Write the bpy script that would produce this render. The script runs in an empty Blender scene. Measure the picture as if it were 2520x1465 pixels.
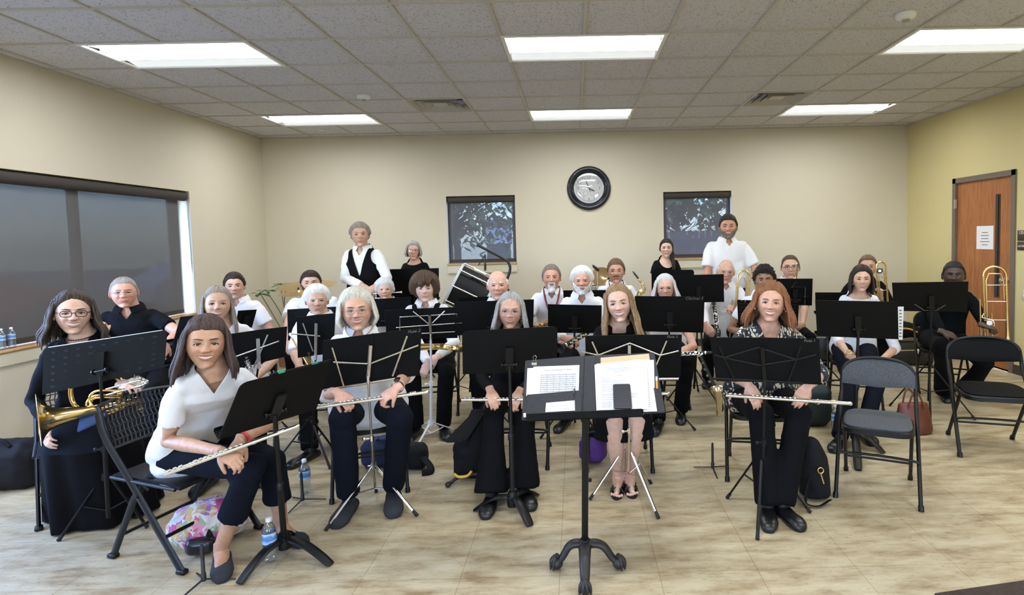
import bpy, bmesh, math, random
import numpy as np
from mathutils import Vector, Matrix, noise
random.seed(7)
PI = math.pi
D = bpy.data
SC = bpy.context.scene
COL = SC.collection
V = Vector

# ---------------------------------------------------------------- camera
CAMH = 1.545
FPX, CX, CY = 1441.56, 1435.5, 665.7          # focal length and principal point of the cropped photograph (2520 x 1465)
YAW, PIT, ROL = -.0128, .0532, -.0229
def _axes():
    c_, s_ = math.cos(YAW), math.sin(YAW)
    F = V((-s_*math.cos(PIT), c_*math.cos(PIT), -math.sin(PIT)))
    r0 = V((c_, s_, 0)); u0 = r0.cross(F)
    c, s = math.cos(ROL), math.sin(ROL)
    return c*r0+s*u0, -s*r0+c*u0, F
AR, AU, AF = _axes()
cam = D.cameras.new('camera'); camo = D.objects.new('camera', cam); COL.objects.link(camo)
M3 = Matrix((AR, AU, -AF)).transposed()
camo.matrix_world = Matrix.Translation((0, 0, CAMH)) @ M3.to_4x4()
cam.sensor_fit = 'HORIZONTAL'; cam.sensor_width = 36; cam.lens = 36*FPX/2520
cam.shift_x = -(CX-1260)/2520; cam.shift_y = (CY-732.5)/2520
cam.clip_start = .05; cam.clip_end = 300
SC.camera = camo
def ray(px, py):
    return (px-CX)/FPX*AR-(py-CY)/FPX*AU+AF
def W(px, py, y):
    "world point seen at pixel px,py, at distance y into the room"
    d = ray(px, py); d = d*(y/d.y); return V((d.x, d.y, d.z+CAMH))
def FL(px, py, z=0.):
    "point at height z seen at the pixel"
    d = ray(px, py); d = d*((z-CAMH)/d.z); return V((d.x, d.y, z))
def WX(px, py, x):
    d = ray(px, py); d = d*(x/d.x); return V((d.x, d.y, d.z+CAMH))

# ---------------------------------------------------------------- world, exposure
wd = D.worlds.new('daylight'); SC.world = wd; wd.use_nodes = True
nt = wd.node_tree; bg = nt.nodes['Background']
sky = nt.nodes.new('ShaderNodeTexSky'); sky.sky_type = 'NISHITA'; sky.sun_disc = False
sky.sun_elevation = math.radians(48); sky.sun_rotation = math.radians(200)
nt.links.new(sky.outputs[0], bg.inputs[0]); bg.inputs[1].default_value = 4.2
SC.view_settings.view_transform = 'Standard'; SC.view_settings.look = 'None'
SC.view_settings.gamma = 1; SC.view_settings.use_curve_mapping = False
SC.view_settings.exposure = .50
LIGHT = 19.5                                    # radiance of the ceiling light lenses
SC.cycles.max_bounces = 6; SC.cycles.diffuse_bounces = 4; SC.cycles.glossy_bounces = 3
SC.cycles.transparent_max_bounces = 12; SC.cycles.caustics_reflective = False; SC.cycles.caustics_refractive = False
SC.cycles.sample_clamp_indirect = 6

# ---------------------------------------------------------------- materials
MATS = {}
def mat(name, col=(.5, .5, .5), rough=.5, metal=0., bump=0., bscale=60., var=0., vscale=8., spec=.5, emit=0., emitcol=None, stretch=(1, 1, 1), detail=3, coat=0., sheen=0.):
    if name in MATS: return MATS[name]
    m = D.materials.new(name); m.use_nodes = True; MATS[name] = m
    n = m.node_tree.nodes; L = m.node_tree.links; b = n['Principled BSDF']
    b.inputs['Base Color'].default_value = (*col, 1); b.inputs['Roughness'].default_value = rough
    b.inputs['Metallic'].default_value = metal; b.inputs['Specular IOR Level'].default_value = spec
    if coat: b.inputs['Coat Weight'].default_value = coat
    if sheen: b.inputs['Sheen Weight'].default_value = sheen
    if emit:
        b.inputs['Emission Color'].default_value = (*(emitcol or col), 1); b.inputs['Emission Strength'].default_value = emit
    if bump or var:
        tc = n.new('ShaderNodeTexCoord'); mp = n.new('ShaderNodeMapping'); mp.inputs['Scale'].default_value = stretch
        L.new(tc.outputs['Object'], mp.inputs[0])
    if bump:
        t = n.new('ShaderNodeTexNoise'); t.inputs['Scale'].default_value = bscale; t.inputs['Detail'].default_value = detail
        bp = n.new('ShaderNodeBump'); bp.inputs['Strength'].default_value = bump; bp.inputs['Distance'].default_value = .01
        L.new(mp.outputs[0], t.inputs[0]); L.new(t.outputs[0], bp.inputs['Height']); L.new(bp.outputs[0], b.inputs['Normal'])
    if var:
        t = n.new('ShaderNodeTexNoise'); t.inputs['Scale'].default_value = vscale; t.inputs['Detail'].default_value = 4
        mr = n.new('ShaderNodeMapRange'); mr.inputs[1].default_value = .25; mr.inputs[2].default_value = .75
        mr.inputs[3].default_value = 1-var; mr.inputs[4].default_value = 1+var
        mx = n.new('ShaderNodeVectorMath'); mx.operation = 'SCALE'; mx.inputs[0].default_value = col
        L.new(mp.outputs[0], t.inputs[0]); L.new(t.outputs[0], mr.inputs[0]); L.new(mr.outputs[0], mx.inputs['Scale']); L.new(mx.outputs[0], b.inputs['Base Color'])
    return m
def nodes(m): return m.node_tree.nodes, m.node_tree.links, m.node_tree.nodes['Principled BSDF']
def ramp(n, stops):
    r = n.new('ShaderNodeValToRGB'); e = r.color_ramp.elements
    while len(e) < len(stops): e.new(.5)
    for q, (p, c) in zip(e, stops): q.position = p; q.color = (*c, 1)
    return r

BLACKM = mat('black_powdercoat', (.0030, .0030, .0034), .6, 0, .05, 400, spec=.16)
BLACKM2 = mat('black_painted_steel', (.0045, .0045, .005), .4, 0, .03, 200, spec=.3)
BLACKP = mat('black_plastic', (.008, .008, .009), .45)
BLACKF = mat('black_fabric', (.005, .005, .006), .9, 0, .25, 700, spec=.2)
CHROME = mat('chrome', (.74, .73, .70), .18, 1)
NICKEL = mat('satin_nickel', (.62, .60, .56), .36, 1)
SILVER = mat('silver_plate', (.86, .85, .82), .16, 1)
BRASS = mat('lacquered_brass', (.86, .60, .24), .2, 1)
BRASSD = mat('worn_brass', (.60, .42, .20), .3, 1)
RUBBER = mat('black_rubber', (.012, .012, .012), .8)
PAPER = mat('white_paper', (.80, .80, .80), .8)
INK = mat('printed_ink', (.10, .10, .11), .8)
CHALK = mat('silver_marker', (.16, .16, .16), .7)

# ---------------------------------------------------------------- mesh collector (works in world space)
def ortho(d):
    d = d.normalized(); a = V((0, 0, 1)) if abs(d.z) < .9 else V((1, 0, 0))
    u = a.cross(d).normalized(); return u, d.cross(u).normalized()
class MB:
    def __init__(s): s.v = []; s.f = []; s.m = []; s.sm = []
    def add(s, vs, fs, mi=0, smooth=True):
        o = len(s.v); s.v += [tuple(p) for p in vs]; s.f += [tuple(i+o for i in f) for f in fs]; s.m += [mi]*len(fs); s.sm += [smooth]*len(fs); return s
    def box(s, c, size, R=None, mi=0, bev=0.):
        x, y, z = [q/2 for q in size]; c = V(c)
        if bev:
            b = min(bev, x*.98, y*.98, z*.98); vs = []; 
            for sx in (-1, 1):
                for sy in (-1, 1):
                    for sz in (-1, 1): vs += [V((sx*x, sy*(y-b), sz*(z-b))), V((sx*(x-b), sy*y, sz*(z-b))), V((sx*(x-b), sy*(y-b), sz*z))]
            bm = bmesh.new(); [bm.verts.new(p) for p in vs]
            r = bmesh.ops.convex_hull(bm, input=bm.verts); bm.verts.index_update()
            vs = [v.co.copy() for v in bm.verts]; fs = [[v.index for v in f.verts] for f in bm.faces]; bm.free()
        else:
            vs = [V((a*x, b*y, d*z)) for a in (-1, 1) for b in (-1, 1) for d in (-1, 1)]
            fs = [(0, 1, 3, 2), (4, 6, 7, 5), (0, 4, 5, 1), (2, 3, 7, 6), (0, 2, 6, 4), (1, 5, 7, 3)]
        if R is not None: vs = [R @ p for p in vs]
        return s.add([p+c for p in vs], fs, mi, False)
    def tube(s, path, r, n=10, mi=0, caps=True, flat=1., up=None, closed=False):
        path = [V(p) for p in path]; N = len(path)
        if not hasattr(r, '__len__'): r = [r]*N
        vs = []; u = None
        for i, p in enumerate(path):
            if closed: d = path[(i+1) % N]-path[i-1]
            else: d = path[min(i+1, N-1)]-path[max(i-1, 0)]
            if d.length < 1e-9: d = V((0, 0, 1))
            d.normalize()
            if u is None:
                u = ortho(d)[0]
                if up is not None: u = V(up).cross(d); u = u.normalized() if u.length > 1e-6 else ortho(d)[0]
            else:
                u = u-d*u.dot(d); u = u.normalized() if u.length > 1e-6 else ortho(d)[0]
            w = d.cross(u); ri = r[i]; ra, rb = ri if hasattr(ri, '__len__') else (ri, ri*flat)
            vs += [p+u*(math.cos(2*PI*k/n)*ra)+w*(math.sin(2*PI*k/n)*rb) for k in range(n)]
        fs = []
        for i in range(N if closed else N-1):
            a = i*n; b = ((i+1) % N)*n
            fs += [(a+k, a+(k+1) % n, b+(k+1) % n, b+k) for k in range(n)]
        if caps and not closed: fs += [tuple(range(n-1, -1, -1)), tuple((N-1)*n+k for k in range(n))]
        return s.add(vs, fs, mi)
    def cyl(s, a, b, r, r2=None, n=16, mi=0): return s.tube([a, b], [r, r if r2 is None else r2], n, mi)
    def lathe(s, o, ax, prof, n=24, mi=0, caps=False):
        o = V(o); ax = V(ax).normalized(); u, w = ortho(ax); vs = []
        for (r, h) in prof: vs += [o+ax*h+u*(r*math.cos(2*PI*k/n))+w*(r*math.sin(2*PI*k/n)) for k in range(n)]
        fs = [(i*n+k, i*n+(k+1) % n, (i+1)*n+(k+1) % n, (i+1)*n+k) for i in range(len(prof)-1) for k in range(n)]
        if caps: fs += [tuple(range(n-1, -1, -1)), tuple((len(prof)-1)*n+k for k in range(n))]
        return s.add(vs, fs, mi)
    def ell(s, c, rad, R=None, nu=16, nv=10, mi=0):
        c = V(c); vs = []
        if not hasattr(rad, '__len__'): rad = (rad,)*3
        for j in range(nv+1):
            ph = -PI/2+PI*j/nv
            for i in range(nu):
                t = 2*PI*i/nu; p = V((rad[0]*math.cos(ph)*math.cos(t), rad[1]*math.cos(ph)*math.sin(t), rad[2]*math.sin(ph)))
                if R is not None: p = R @ p
                vs.append(p+c)
        fs = [(j*nu+i, j*nu+(i+1) % nu, (j+1)*nu+(i+1) % nu, (j+1)*nu+i) for j in range(nv) for i in range(nu)]
        return s.add(vs, fs, mi)
    def torus(s, c, ax, R, r, n=28, m=8, mi=0, a0=0, a1=2*PI, flat=1., u=None):
        c = V(c); ax = V(ax).normalized()
        if u is None: u, w = ortho(ax)
        else: u = (V(u)-ax*V(u).dot(ax)).normalized(); w = ax.cross(u)
        full = abs(a1-a0-2*PI) < 1e-6; k = n if full else n+1
        pts = [c+u*(R*math.cos(a0+(a1-a0)*i/n))+w*(R*flat*math.sin(a0+(a1-a0)*i/n)) for i in range(k)]
        return s.tube(pts, r, m, mi, closed=full)
    def plate(s, quad, th, rad=0., mi=0, corners=(1, 1, 1, 1), holes=None):
        "thin slab on a bilinear quad TL,TR,BR,BL; rad = corner radius"
        TL, TR, BR, BL = [V(q) for q in quad]; w = (TR-TL).length; h = (BL-TL).length
        nrm = (TR-TL).cross(BL-TL).normalized()
        def P(x, y):
            a = x/w; b = y/h; return TL*(1-a)*(1-b)+TR*a*(1-b)+BR*a*b+BL*(1-a)*b
        pts = []
        cs = [((rad, rad), PI, corners[0]), ((w-rad, rad), 1.5*PI, corners[1]), ((w-rad, h-rad), 0, corners[2]), ((rad, h-rad), .5*PI, corners[3])]
        cr = [(0, 0), (w, 0), (w, h), (0, h)]
        for k, ((x, y), a0, on) in enumerate(cs):
            if on and rad > 0: pts += [(x+rad*math.cos(a0+.5*PI*i/5), y+rad*math.sin(a0+.5*PI*i/5)) for i in range(6)]
            else: pts.append(cr[k])
        N = len(pts); vs = [P(*p)-nrm*th/2 for p in pts]+[P(*p)+nrm*th/2 for p in pts]
        fs = [tuple(range(N)), tuple(range(2*N-1, N-1, -1))]+[(i, i+N, (i+1) % N+N, (i+1) % N) for i in range(N)]
        return s.add(vs, fs, mi, False)
    def build(s, name, m, parent=None, autosm=None, shift=None):
        me = D.meshes.new(name); off = V(shift) if shift is not None else (origin(parent) if parent else V((0, 0, 0)))
        me.from_pydata([(x-off.x, y-off.y, z-off.z) for x, y, z in s.v], [], s.f)
        ms = m if isinstance(m, (list, tuple)) else [m]
        for q in ms: me.materials.append(q)
        me.polygons.foreach_set('material_index', s.m); me.polygons.foreach_set('use_smooth', s.sm)
        me.validate(); me.update()
        bm = bmesh.new(); bm.from_mesh(me); bmesh.ops.recalc_face_normals(bm, faces=bm.faces)
        bm.to_mesh(me); bm.free()
        if autosm is not None: me.set_sharp_from_angle(angle=autosm)
        else: me.set_sharp_from_angle(angle=.9)
        o = D.objects.new(name, me); COL.objects.link(o)
        if parent: o.parent = parent
        elif shift is not None: o.location = off
        return o
def origin(o):
    p = V((0, 0, 0))
    while o: p += o.location; o = o.parent
    return p
def tag(o, label=None, cat=None, group=None, kind=None):
    if label: o['label'] = label
    if cat: o['category'] = cat
    if group: o['group'] = group
    if kind: o['kind'] = kind
    return o
def thing(name, loc, label, cat, group=None):
    o = D.objects.new(name, None); COL.objects.link(o); o.location = loc; o.empty_display_size = .1
    return tag(o, label, cat, group)
def struct(o): o['kind'] = 'structure'; return o
def solid(mb, name, m, label, cat, loc=None, group=None):
    "a thing that is one mesh"
    if loc is None:
        a = np.array(mb.v); loc = V(((a[:, 0].min()+a[:, 0].max())/2, (a[:, 1].min()+a[:, 1].max())/2, a[:, 2].min()))
    o = mb.build(name, m, None, shift=loc); return tag(o, label, cat, group)
def arc(p0, p1, p2, n=8):
    p0, p1, p2 = V(p0), V(p1), V(p2)
    return [p0*(1-t)**2+p1*2*t*(1-t)+p2*t*t for t in [i/n for i in range(n+1)]]
def smoothpath(pts, n=6):
    "Catmull-Rom"
    P = [V(p) for p in pts]; P = [P[0]*2-P[1]]+P+[P[-1]*2-P[-2]]; out = []
    for i in range(1, len(P)-2):
        for k in range(n):
            t = k/n; a, b, c, d = P[i-1:i+3]
            out.append(.5*((2*b)+(c-a)*t+(2*a-5*b+4*c-d)*t*t+(3*b-a-3*c+d)*t**3))
    out.append(P[-2]); return out
def text_mesh(body, size, X, Y, O, m, name, parent, extr=.0006, shear=0., align='CENTER', sx=1.):
    "lettering as real geometry: O origin, X right, Y up directions in world space"
    cu = D.curves.new('t', 'FONT'); cu.body = body; cu.size = size; cu.extrude = extr; cu.shear = shear; cu.align_x = align; cu.resolution_u = 2
    ob = D.objects.new('t', cu); COL.objects.link(ob)
    bpy.context.view_layer.update()
    me = D.meshes.new_from_object(ob.evaluated_get(bpy.context.evaluated_depsgraph_get()))
    D.objects.remove(ob); D.curves.remove(cu)
    X = V(X).normalized(); Y = V(Y).normalized(); Z = X.cross(Y); off = V(O)-origin(parent)
    for v in me.vertices: c = v.co.copy(); v.co = X*c.x*sx+Y*c.y+Z*c.z+off
    me.materials.clear(); me.materials.append(m); me.name = name
    o = D.objects.new(name, me); COL.objects.link(o); o.parent = parent; return o
# ================================================================ the room
XL, XR, YB, YF, ZC = -4.278, 4.672, 8.19, -3.6, 3.026
TL_ = .6096; GX, GY = .1033, 4.3214
WALL = mat('cream_wall_paint', (.60, .545, .42), .75, 0, .06, 180)
WALLY = mat('yellow_wall_paint', (.62, .535, .265), .75, 0, .06, 180)
def wall_quadgrid(name, axis, at, u0, u1, z0, z1, holes, m, outward, depth=.22):
    "a wall with openings and the reveals of the openings"
    us = sorted({u0, u1, *[h[0] for h in holes], *[h[1] for h in holes]}); zs = sorted({z0, z1, *[h[2] for h in holes], *[h[3] for h in holes]})
    P = (lambda u, z, d=0: V((at+d*outward, u, z))) if axis == 'x' else (lambda u, z, d=0: V((u, at+d*outward, z)))
    b = MB()
    for a, c in zip(us, us[1:]):
        for e, g in zip(zs, zs[1:]):
            if any(h[0] <= a and c <= h[1] and h[2] <= e and g <= h[3] for h in holes): continue
            b.add([P(a, e), P(c, e), P(c, g), P(a, g)], [(0, 1, 2, 3)], 0, False)
    for h in holes:
        dd = h[4] if len(h) > 4 else depth
        b.add([P(h[0], h[2]), P(h[0], h[3]), P(h[0], h[3], dd), P(h[0], h[2], dd)], [(0, 1, 2, 3)], 0, False)
        b.add([P(h[1], h[2]), P(h[1], h[3]), P(h[1], h[3], dd), P(h[1], h[2], dd)], [(0, 1, 2, 3)], 0, False)
        b.add([P(h[0], h[3]), P(h[1], h[3]), P(h[1], h[3], dd), P(h[0], h[3], dd)], [(0, 1, 2, 3)], 0, False)
        b.add([P(h[0], h[2]), P(h[1], h[2]), P(h[1], h[2], dd), P(h[0], h[2], dd)], [(0, 1, 2, 3)], 0, False)
    # outer skin so the wall has thickness
    for a, c in zip(us, us[1:]):
        for e, g in zip(zs, zs[1:]):
            if any(h[0] <= a and c <= h[1] and h[2] <= e and g <= h[3] for h in holes): continue
            b.add([P(a, e, depth), P(c, e, depth), P(c, g, depth), P(a, g, depth)], [(0, 1, 2, 3)], 0, False)
    o = b.build(name, m); return struct(o)
WLZ0, WLZ1 = .80, 2.175
wall_quadgrid('wall_left', 'x', XL, YF, YB, 0, ZC, [(1.3, 6.61, WLZ0, WLZ1)], WALL, -1, .26)
W2 = (-1.777, -.824, 1.232, 2.18); W3 = (1.243, 2.196, 1.232, 2.175)
wall_quadgrid('wall_back', 'y', YB, XL-.26, XR+.2, 0, ZC, [W2, W3], WALL, 1, .16)
DR = (6.155, 7.19)                                 # outer frame of the door
wall_quadgrid('wall_right', 'x', XR, YF, YB, 0, ZC, [(DR[0]+.02, DR[1]-.02, 0, 2.17)], WALLY, 1, .14)
FILL_WINDOWS = [(-2.6, -1.2, .9, 2.2), (1.4, 2.8, .9, 2.2)]  # added openings behind the camera, unseen, for soft frontal fill light
wall_quadgrid('wall_front', 'y', YF, XL-.26, XR+.2, 0, ZC, FILL_WINDOWS, mat('white_bounce_paint', (.78, .76, .70), .75, 0, .06, 180), -1, .15)  # unseen wall made near-white to bounce light onto the band

# floor: large vinyl tiles with sandy mottling and fine streaks
FM = mat('vinyl_tile_floor', (.5, .42, .28), .34)
n, L, b = nodes(FM)
tc = n.new('ShaderNodeTexCoord'); mp = n.new('ShaderNodeMapping'); mp.inputs['Location'].default_value = (.107, .12, 0); L.new(tc.outputs['Object'], mp.inputs[0])
br = n.new('ShaderNodeTexBrick'); br.offset = 0; br.inputs['Scale'].default_value = 1; br.inputs['Mortar Size'].default_value = .0018; br.inputs['Mortar Smooth'].default_value = .3
br.inputs['Brick Width'].default_value = .457; br.inputs['Row Height'].default_value = .457
br.inputs['Color1'].default_value = (1.0, 1.0, 1.0, 1); br.inputs['Color2'].default_value = (.90, .90, .90, 1); br.inputs['Mortar'].default_value = (.60, .54, .44, 1)
L.new(mp.outputs[0], br.inputs[0])
m1 = n.new('ShaderNodeMapping'); m1.inputs['Scale'].default_value = (2.2, 7, 1); L.new(tc.outputs['Object'], m1.inputs[0])
n1 = n.new('ShaderNodeTexNoise'); n1.inputs['Scale'].default_value = 1.6; n1.inputs['Detail'].default_value = 8; n1.inputs['Roughness'].default_value = .68; L.new(m1.outputs[0], n1.inputs[0])
r1 = ramp(n, [(.30, (.24, .16, .08)), (.42, (.40, .31, .18)), (.55, (.53, .45, .285)), (.70, (.62, .545, .375))]); L.new(n1.outputs[0], r1.inputs[0])
m2 = n.new('ShaderNodeMapping'); m2.inputs['Scale'].default_value = (22, 85, 1); L.new(tc.outputs['Object'], m2.inputs[0])
n2 = n.new('ShaderNodeTexNoise'); n2.inputs['Scale'].default_value = 1.3; n2.inputs['Detail'].default_value = 3; L.new(m2.outputs[0], n2.inputs[0])
r2 = ramp(n, [(.28, (.55, .50, .42)), (.37, (1, 1, 1)), (.66, (1, 1, 1)), (.76, (1.25, 1.22, 1.15))]); L.new(n2.outputs[0], r2.inputs[0])
x1 = n.new('ShaderNodeMix'); x1.data_type = 'RGBA'; x1.blend_type = 'MULTIPLY'; x1.inputs[0].default_value = 1; L.new(r1.outputs[0], x1.inputs[6]); L.new(r2.outputs[0], x1.inputs[7])
x2 = n.new('ShaderNodeMix'); x2.data_type = 'RGBA'; x2.blend_type = 'MULTIPLY'; x2.inputs[0].default_value = 1; L.new(x1.outputs[2], x2.inputs[6]); L.new(br.outputs[0], x2.inputs[7])
L.new(x2.outputs[2], b.inputs['Base Color'])
rr = n.new('ShaderNodeMapRange'); rr.inputs[3].default_value = .32; rr.inputs[4].default_value = .5; L.new(n1.outputs[0], rr.inputs[0]); L.new(rr.outputs[0], b.inputs['Roughness'])
mb = MB(); mb.add([(XL-.3, YF-.2, 0), (XR+.2, YF-.2, 0), (XR+.2, YB+.16, 0), (XL-.3, YB+.16, 0), (XL-.3, YF-.2, -.1), (XR+.2, YF-.2, -.1), (XR+.2, YB+.16, -.1), (XL-.3, YB+.16, -.1)], [(0, 1, 2, 3), (7, 6, 5, 4), (0, 4, 5, 1), (1, 5, 6, 2), (2, 6, 7, 3), (3, 7, 4, 0)], 0, False)
struct(mb.build('floor', FM))

# ceiling: acoustic tiles in a T-bar grid, cells with a fixture left open
CM = mat('acoustic_ceiling_tile', (.50, .475, .455), .95)
n, L, b = nodes(CM)
tc = n.new('ShaderNodeTexCoord')
v1 = n.new('ShaderNodeTexNoise'); v1.inputs['Scale'].default_value = 75; v1.inputs['Detail'].default_value = 2.5; v1.inputs['Roughness'].default_value = .6; L.new(tc.outputs['Object'], v1.inputs[0])
r1 = ramp(n, [(.33, (.27, .255, .26)), (.41, (.60, .60, .64)), (.7, (.64, .64, .685))]); L.new(v1.outputs[0], r1.inputs[0]); L.new(r1.outputs[0], b.inputs['Base Color'])
bp = n.new('ShaderNodeBump'); bp.inputs['Strength'].default_value = .5; bp.inputs['Distance'].default_value = .01; L.new(v1.outputs[0], bp.inputs['Height']); L.new(bp.outputs[0], b.inputs['Normal'])
GRIDM = mat('ceiling_grid_paint', (.50, .48, .43), .5)
lights = [(i, j) for j in (0, 4, -4, -8, -12) for i in (-6, -1, 4)]
vents = [(-3, 3), (3, 3)]
cells = set()
for i, j in lights: cells |= {(i, j), (i+1, j)}
cells |= set(vents)
mb = MB(); gr = MB(); hw = .012
i0 = int(math.floor((XL-GX)/TL_)); i1 = int(math.ceil((XR-GX)/TL_)); j0 = int(math.floor((YF-GY)/TL_)); j1 = int(math.ceil((YB-GY)/TL_))
for i in range(i0, i1):
    for j in range(j0, j1):
        if (i, j) in cells: continue
        a, c = max(GX+i*TL_, XL), min(GX+(i+1)*TL_, XR); e, g = max(GY+j*TL_, YF), min(GY+(j+1)*TL_, YB)
        if c-a > .01 and g-e > .01: mb.add([(a, e, ZC+.006), (c, e, ZC+.006), (c, g, ZC+.006), (a, g, ZC+.006)], [(3, 2, 1, 0)], 0, False)
mb.add([(XL-.3, YF-.2, ZC+.3), (XR+.2, YF-.2, ZC+.3), (XR+.2, YB+.16, ZC+.3), (XL-.3, YB+.16, ZC+.3)], [(3, 2, 1, 0)], 0, False)
for a_, b_ in (((XL-.27, YF-.2), (XL-.27, YB+.16)), ((XR+.15, YF-.2), (XR+.15, YB+.16)), ((XL-.27, YB+.16), (XR+.15, YB+.16)), ((XL-.27, YF-.16), (XR+.15, YF-.16))): mb.add([(*a_, ZC-.01), (*b_, ZC-.01), (*b_, ZC+.3), (*a_, ZC+.3)], [(0, 1, 2, 3)], 0, False)
struct(mb.build('ceiling', CM))
for i in range(i0+1, i1):
    x = GX+i*TL_; js = sorted(j for (ii, j) in lights if ii == i-1)          # bars stop at a fixture they would cross
    segs = []; y = YF
    for j in js: segs.append((y, GY+j*TL_)); y = GY+(j+1)*TL_
    segs.append((y, YB))
    for a, c in segs:
        if c-a > .02: gr.box((x, (a+c)/2, ZC+.002), (hw*2, c-a, .012))
for j in range(j0+1, j1): gr.box(((XL+XR)/2, GY+j*TL_, ZC+.002), (XR-XL, hw*2, .0125))
for a in (XL+.012, XR-.012): gr.box((a, (YF+YB)/2, ZC+.002), (.024, YB-YF, .013))
for a in (YF+.012, YB-.012): gr.box(((XL+XR)/2, a, ZC+.002), (XR-XL, .024, .013))
struct(gr.build('trim_1', GRIDM))

# ceiling lights: recessed housing, bright ribbed lens
LENS = mat('lit_light_lens', (.9, .92, .95), .5, emit=LIGHT, emitcol=(.93, .96, 1.0))
LENS2 = mat('lit_light_side_lens', (.9, .92, .95), .5, emit=.42, emitcol=(.90, .97, 1.0))
HOUS = mat('white_fixture_enamel', (.80, .80, .78), .4)
def where(i, j):
    c = {-6: 'left', -1: 'middle', 4: 'right'}[i]
    if j == 0: return c, 'front row, large in the photo'
    if j == 4: return c, 'back row near the clock wall'
    return c, {-4: 'row above the conductor', -8: 'row above the camera', -12: 'row at the front wall'}[j]
for (i, j) in lights:
    c, r = where(i, j); x0, y0 = GX+i*TL_, GY+j*TL_; x1, y1 = x0+2*TL_, y0+TL_
    t = thing('ceiling_light', ((x0+x1)/2, (y0+y1)/2, ZC+.1), f'lit rectangular ceiling light, {c} one of the {r}', 'light', 'recessed ceiling lights')
    f = MB(); e = .028
    f.box(((x0+x1)/2, y0+e/2, ZC-.001), (x1-x0, e, .014)); f.box(((x0+x1)/2, y1-e/2, ZC-.001), (x1-x0, e, .014))
    f.box((x0+e/2, (y0+y1)/2, ZC-.001), (e, y1-y0-2*e, .0135)); f.box((x1-e/2, (y0+y1)/2, ZC-.001), (e, y1-y0-2*e, .0135))
    f.box(((x0+x1)/2, (y0+y1)/2, ZC+.10), (x1-x0, y1-y0, .004))
    f.build('frame', HOUS, t)
    xa, xb = x0+e, x1-e
    def strip(ya, yb, za, zb, mm, nm):
        q = MB(); q.add([(xa, ya, za), (xb, ya, za), (xb, yb, zb), (xa, yb, zb)], [(3, 2, 1, 0)], 0, False); return q.build(nm, mm, t)
    strip(y0+e, y0+.20, ZC+.004, ZC+.028, LENS, 'lens'); strip(y0+.212, y0+.385, ZC+.012, ZC+.012, LENS, 'lens'); strip(y0+.397, y1-e, ZC+.03, ZC+.004, LENS2, 'lens')
    q = MB(); q.box(((x0+x1)/2, y0+.206, ZC+.012), (xb-xa, .012, .03)); q.box(((x0+x1)/2, y0+.391, ZC+.012), (xb-xa, .012, .03)); q.build('rib', mat('lens_rib', (.6, .62, .65), .5, emit=.25, emitcol=(.9, .95, 1.)), t)
# air vents
for k, (i, j) in enumerate(vents):
    x0, y0 = GX+i*TL_, GY+j*TL_; cx, cy = x0+TL_/2, y0+TL_/2
    t = thing('air_vent', (cx, cy, ZC+.12), ['square ceiling air vent left of the middle lights', 'square ceiling air vent right of the middle lights'][k], 'vent')
    q = MB(); q.box((cx, cy, ZC+.13), (TL_, TL_, .01)); q.build('duct_backing', mat('duct_dark', (.02, .02, .02), .8), t)
    for s in range(4):
        R_ = TL_/2-.014-s*.072; r2 = R_-.052; z0 = ZC-.002; z1 = ZC+.055; q = MB()
        if s == 3: q.box((cx, cy, ZC+.012), (2*R_, 2*R_, .006))
        else:
            A = [(cx-R_, cy-R_, z0), (cx+R_, cy-R_, z0), (cx+R_, cy+R_, z0), (cx-R_, cy+R_, z0)]; B = [(cx-r2, cy-r2, z1), (cx+r2, cy-r2, z1), (cx+r2, cy+r2, z1), (cx-r2, cy+r2, z1)]
            A2 = [(p[0], p[1], p[2]+.006) for p in A]; B2 = [(p[0], p[1], p[2]+.006) for p in B]
            q.add(A+B+A2+B2, [(a, (a+1) % 4, 4+(a+1) % 4, 4+a) for a in range(4)]+[(8+a, 12+a, 12+(a+1) % 4, 8+(a+1) % 4) for a in range(4)], 0, False)
        q.build('louvre', GRIDM, t)
# smoke detectors and sprinklers hang from the tiles
for px, py, lb in ((895, 236, 'small round smoke detector beside the left air vent'), (2229, 35, 'round smoke detector on the ceiling beside the right front light')):
    p = FL(px, py, ZC); t = thing('smoke_detector', (p.x, p.y, ZC), lb, 'smoke detector')
    q = MB(); q.lathe((p.x, p.y, ZC+.004), (0, 0, -1), [(.0, 0), (.066, 0), (.068, .012), (.06, .03), (.03, .042), (0, .042)]); q.build('housing', HOUS, t)
    q = MB(); q.lathe((p.x, p.y, ZC-.036), (0, 0, -1), [(.0, 0), (.026, 0), (.024, .014), (0, .016)]); q.build('sensor', mat('detector_grey', (.35, .35, .33), .5), t)
for px, py, lb in ((791, 322, 'ceiling sprinkler head behind the left back light'), (1486, 308, 'ceiling sprinkler head behind the middle back light'), (2055, 296, 'ceiling sprinkler head behind the right back light')):
    p = FL(px, py, ZC); t = thing('sprinkler', (p.x, p.y, ZC), lb, 'sprinkler')
    q = MB(); q.lathe((p.x, p.y, ZC+.004), (0, 0, -1), [(0, 0), (.035, 0), (.03, .008), (0, .008)]); q.build('escutcheon', HOUS, t)
    q = MB(); q.cyl((p.x, p.y, ZC), (p.x, p.y, ZC-.04), .007); q.lathe((p.x, p.y, ZC-.04), (0, 0, -1), [(0, 0), (.018, 0), (.018, .003), (0, .003)]); q.build('nozzle', NICKEL, t)

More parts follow.
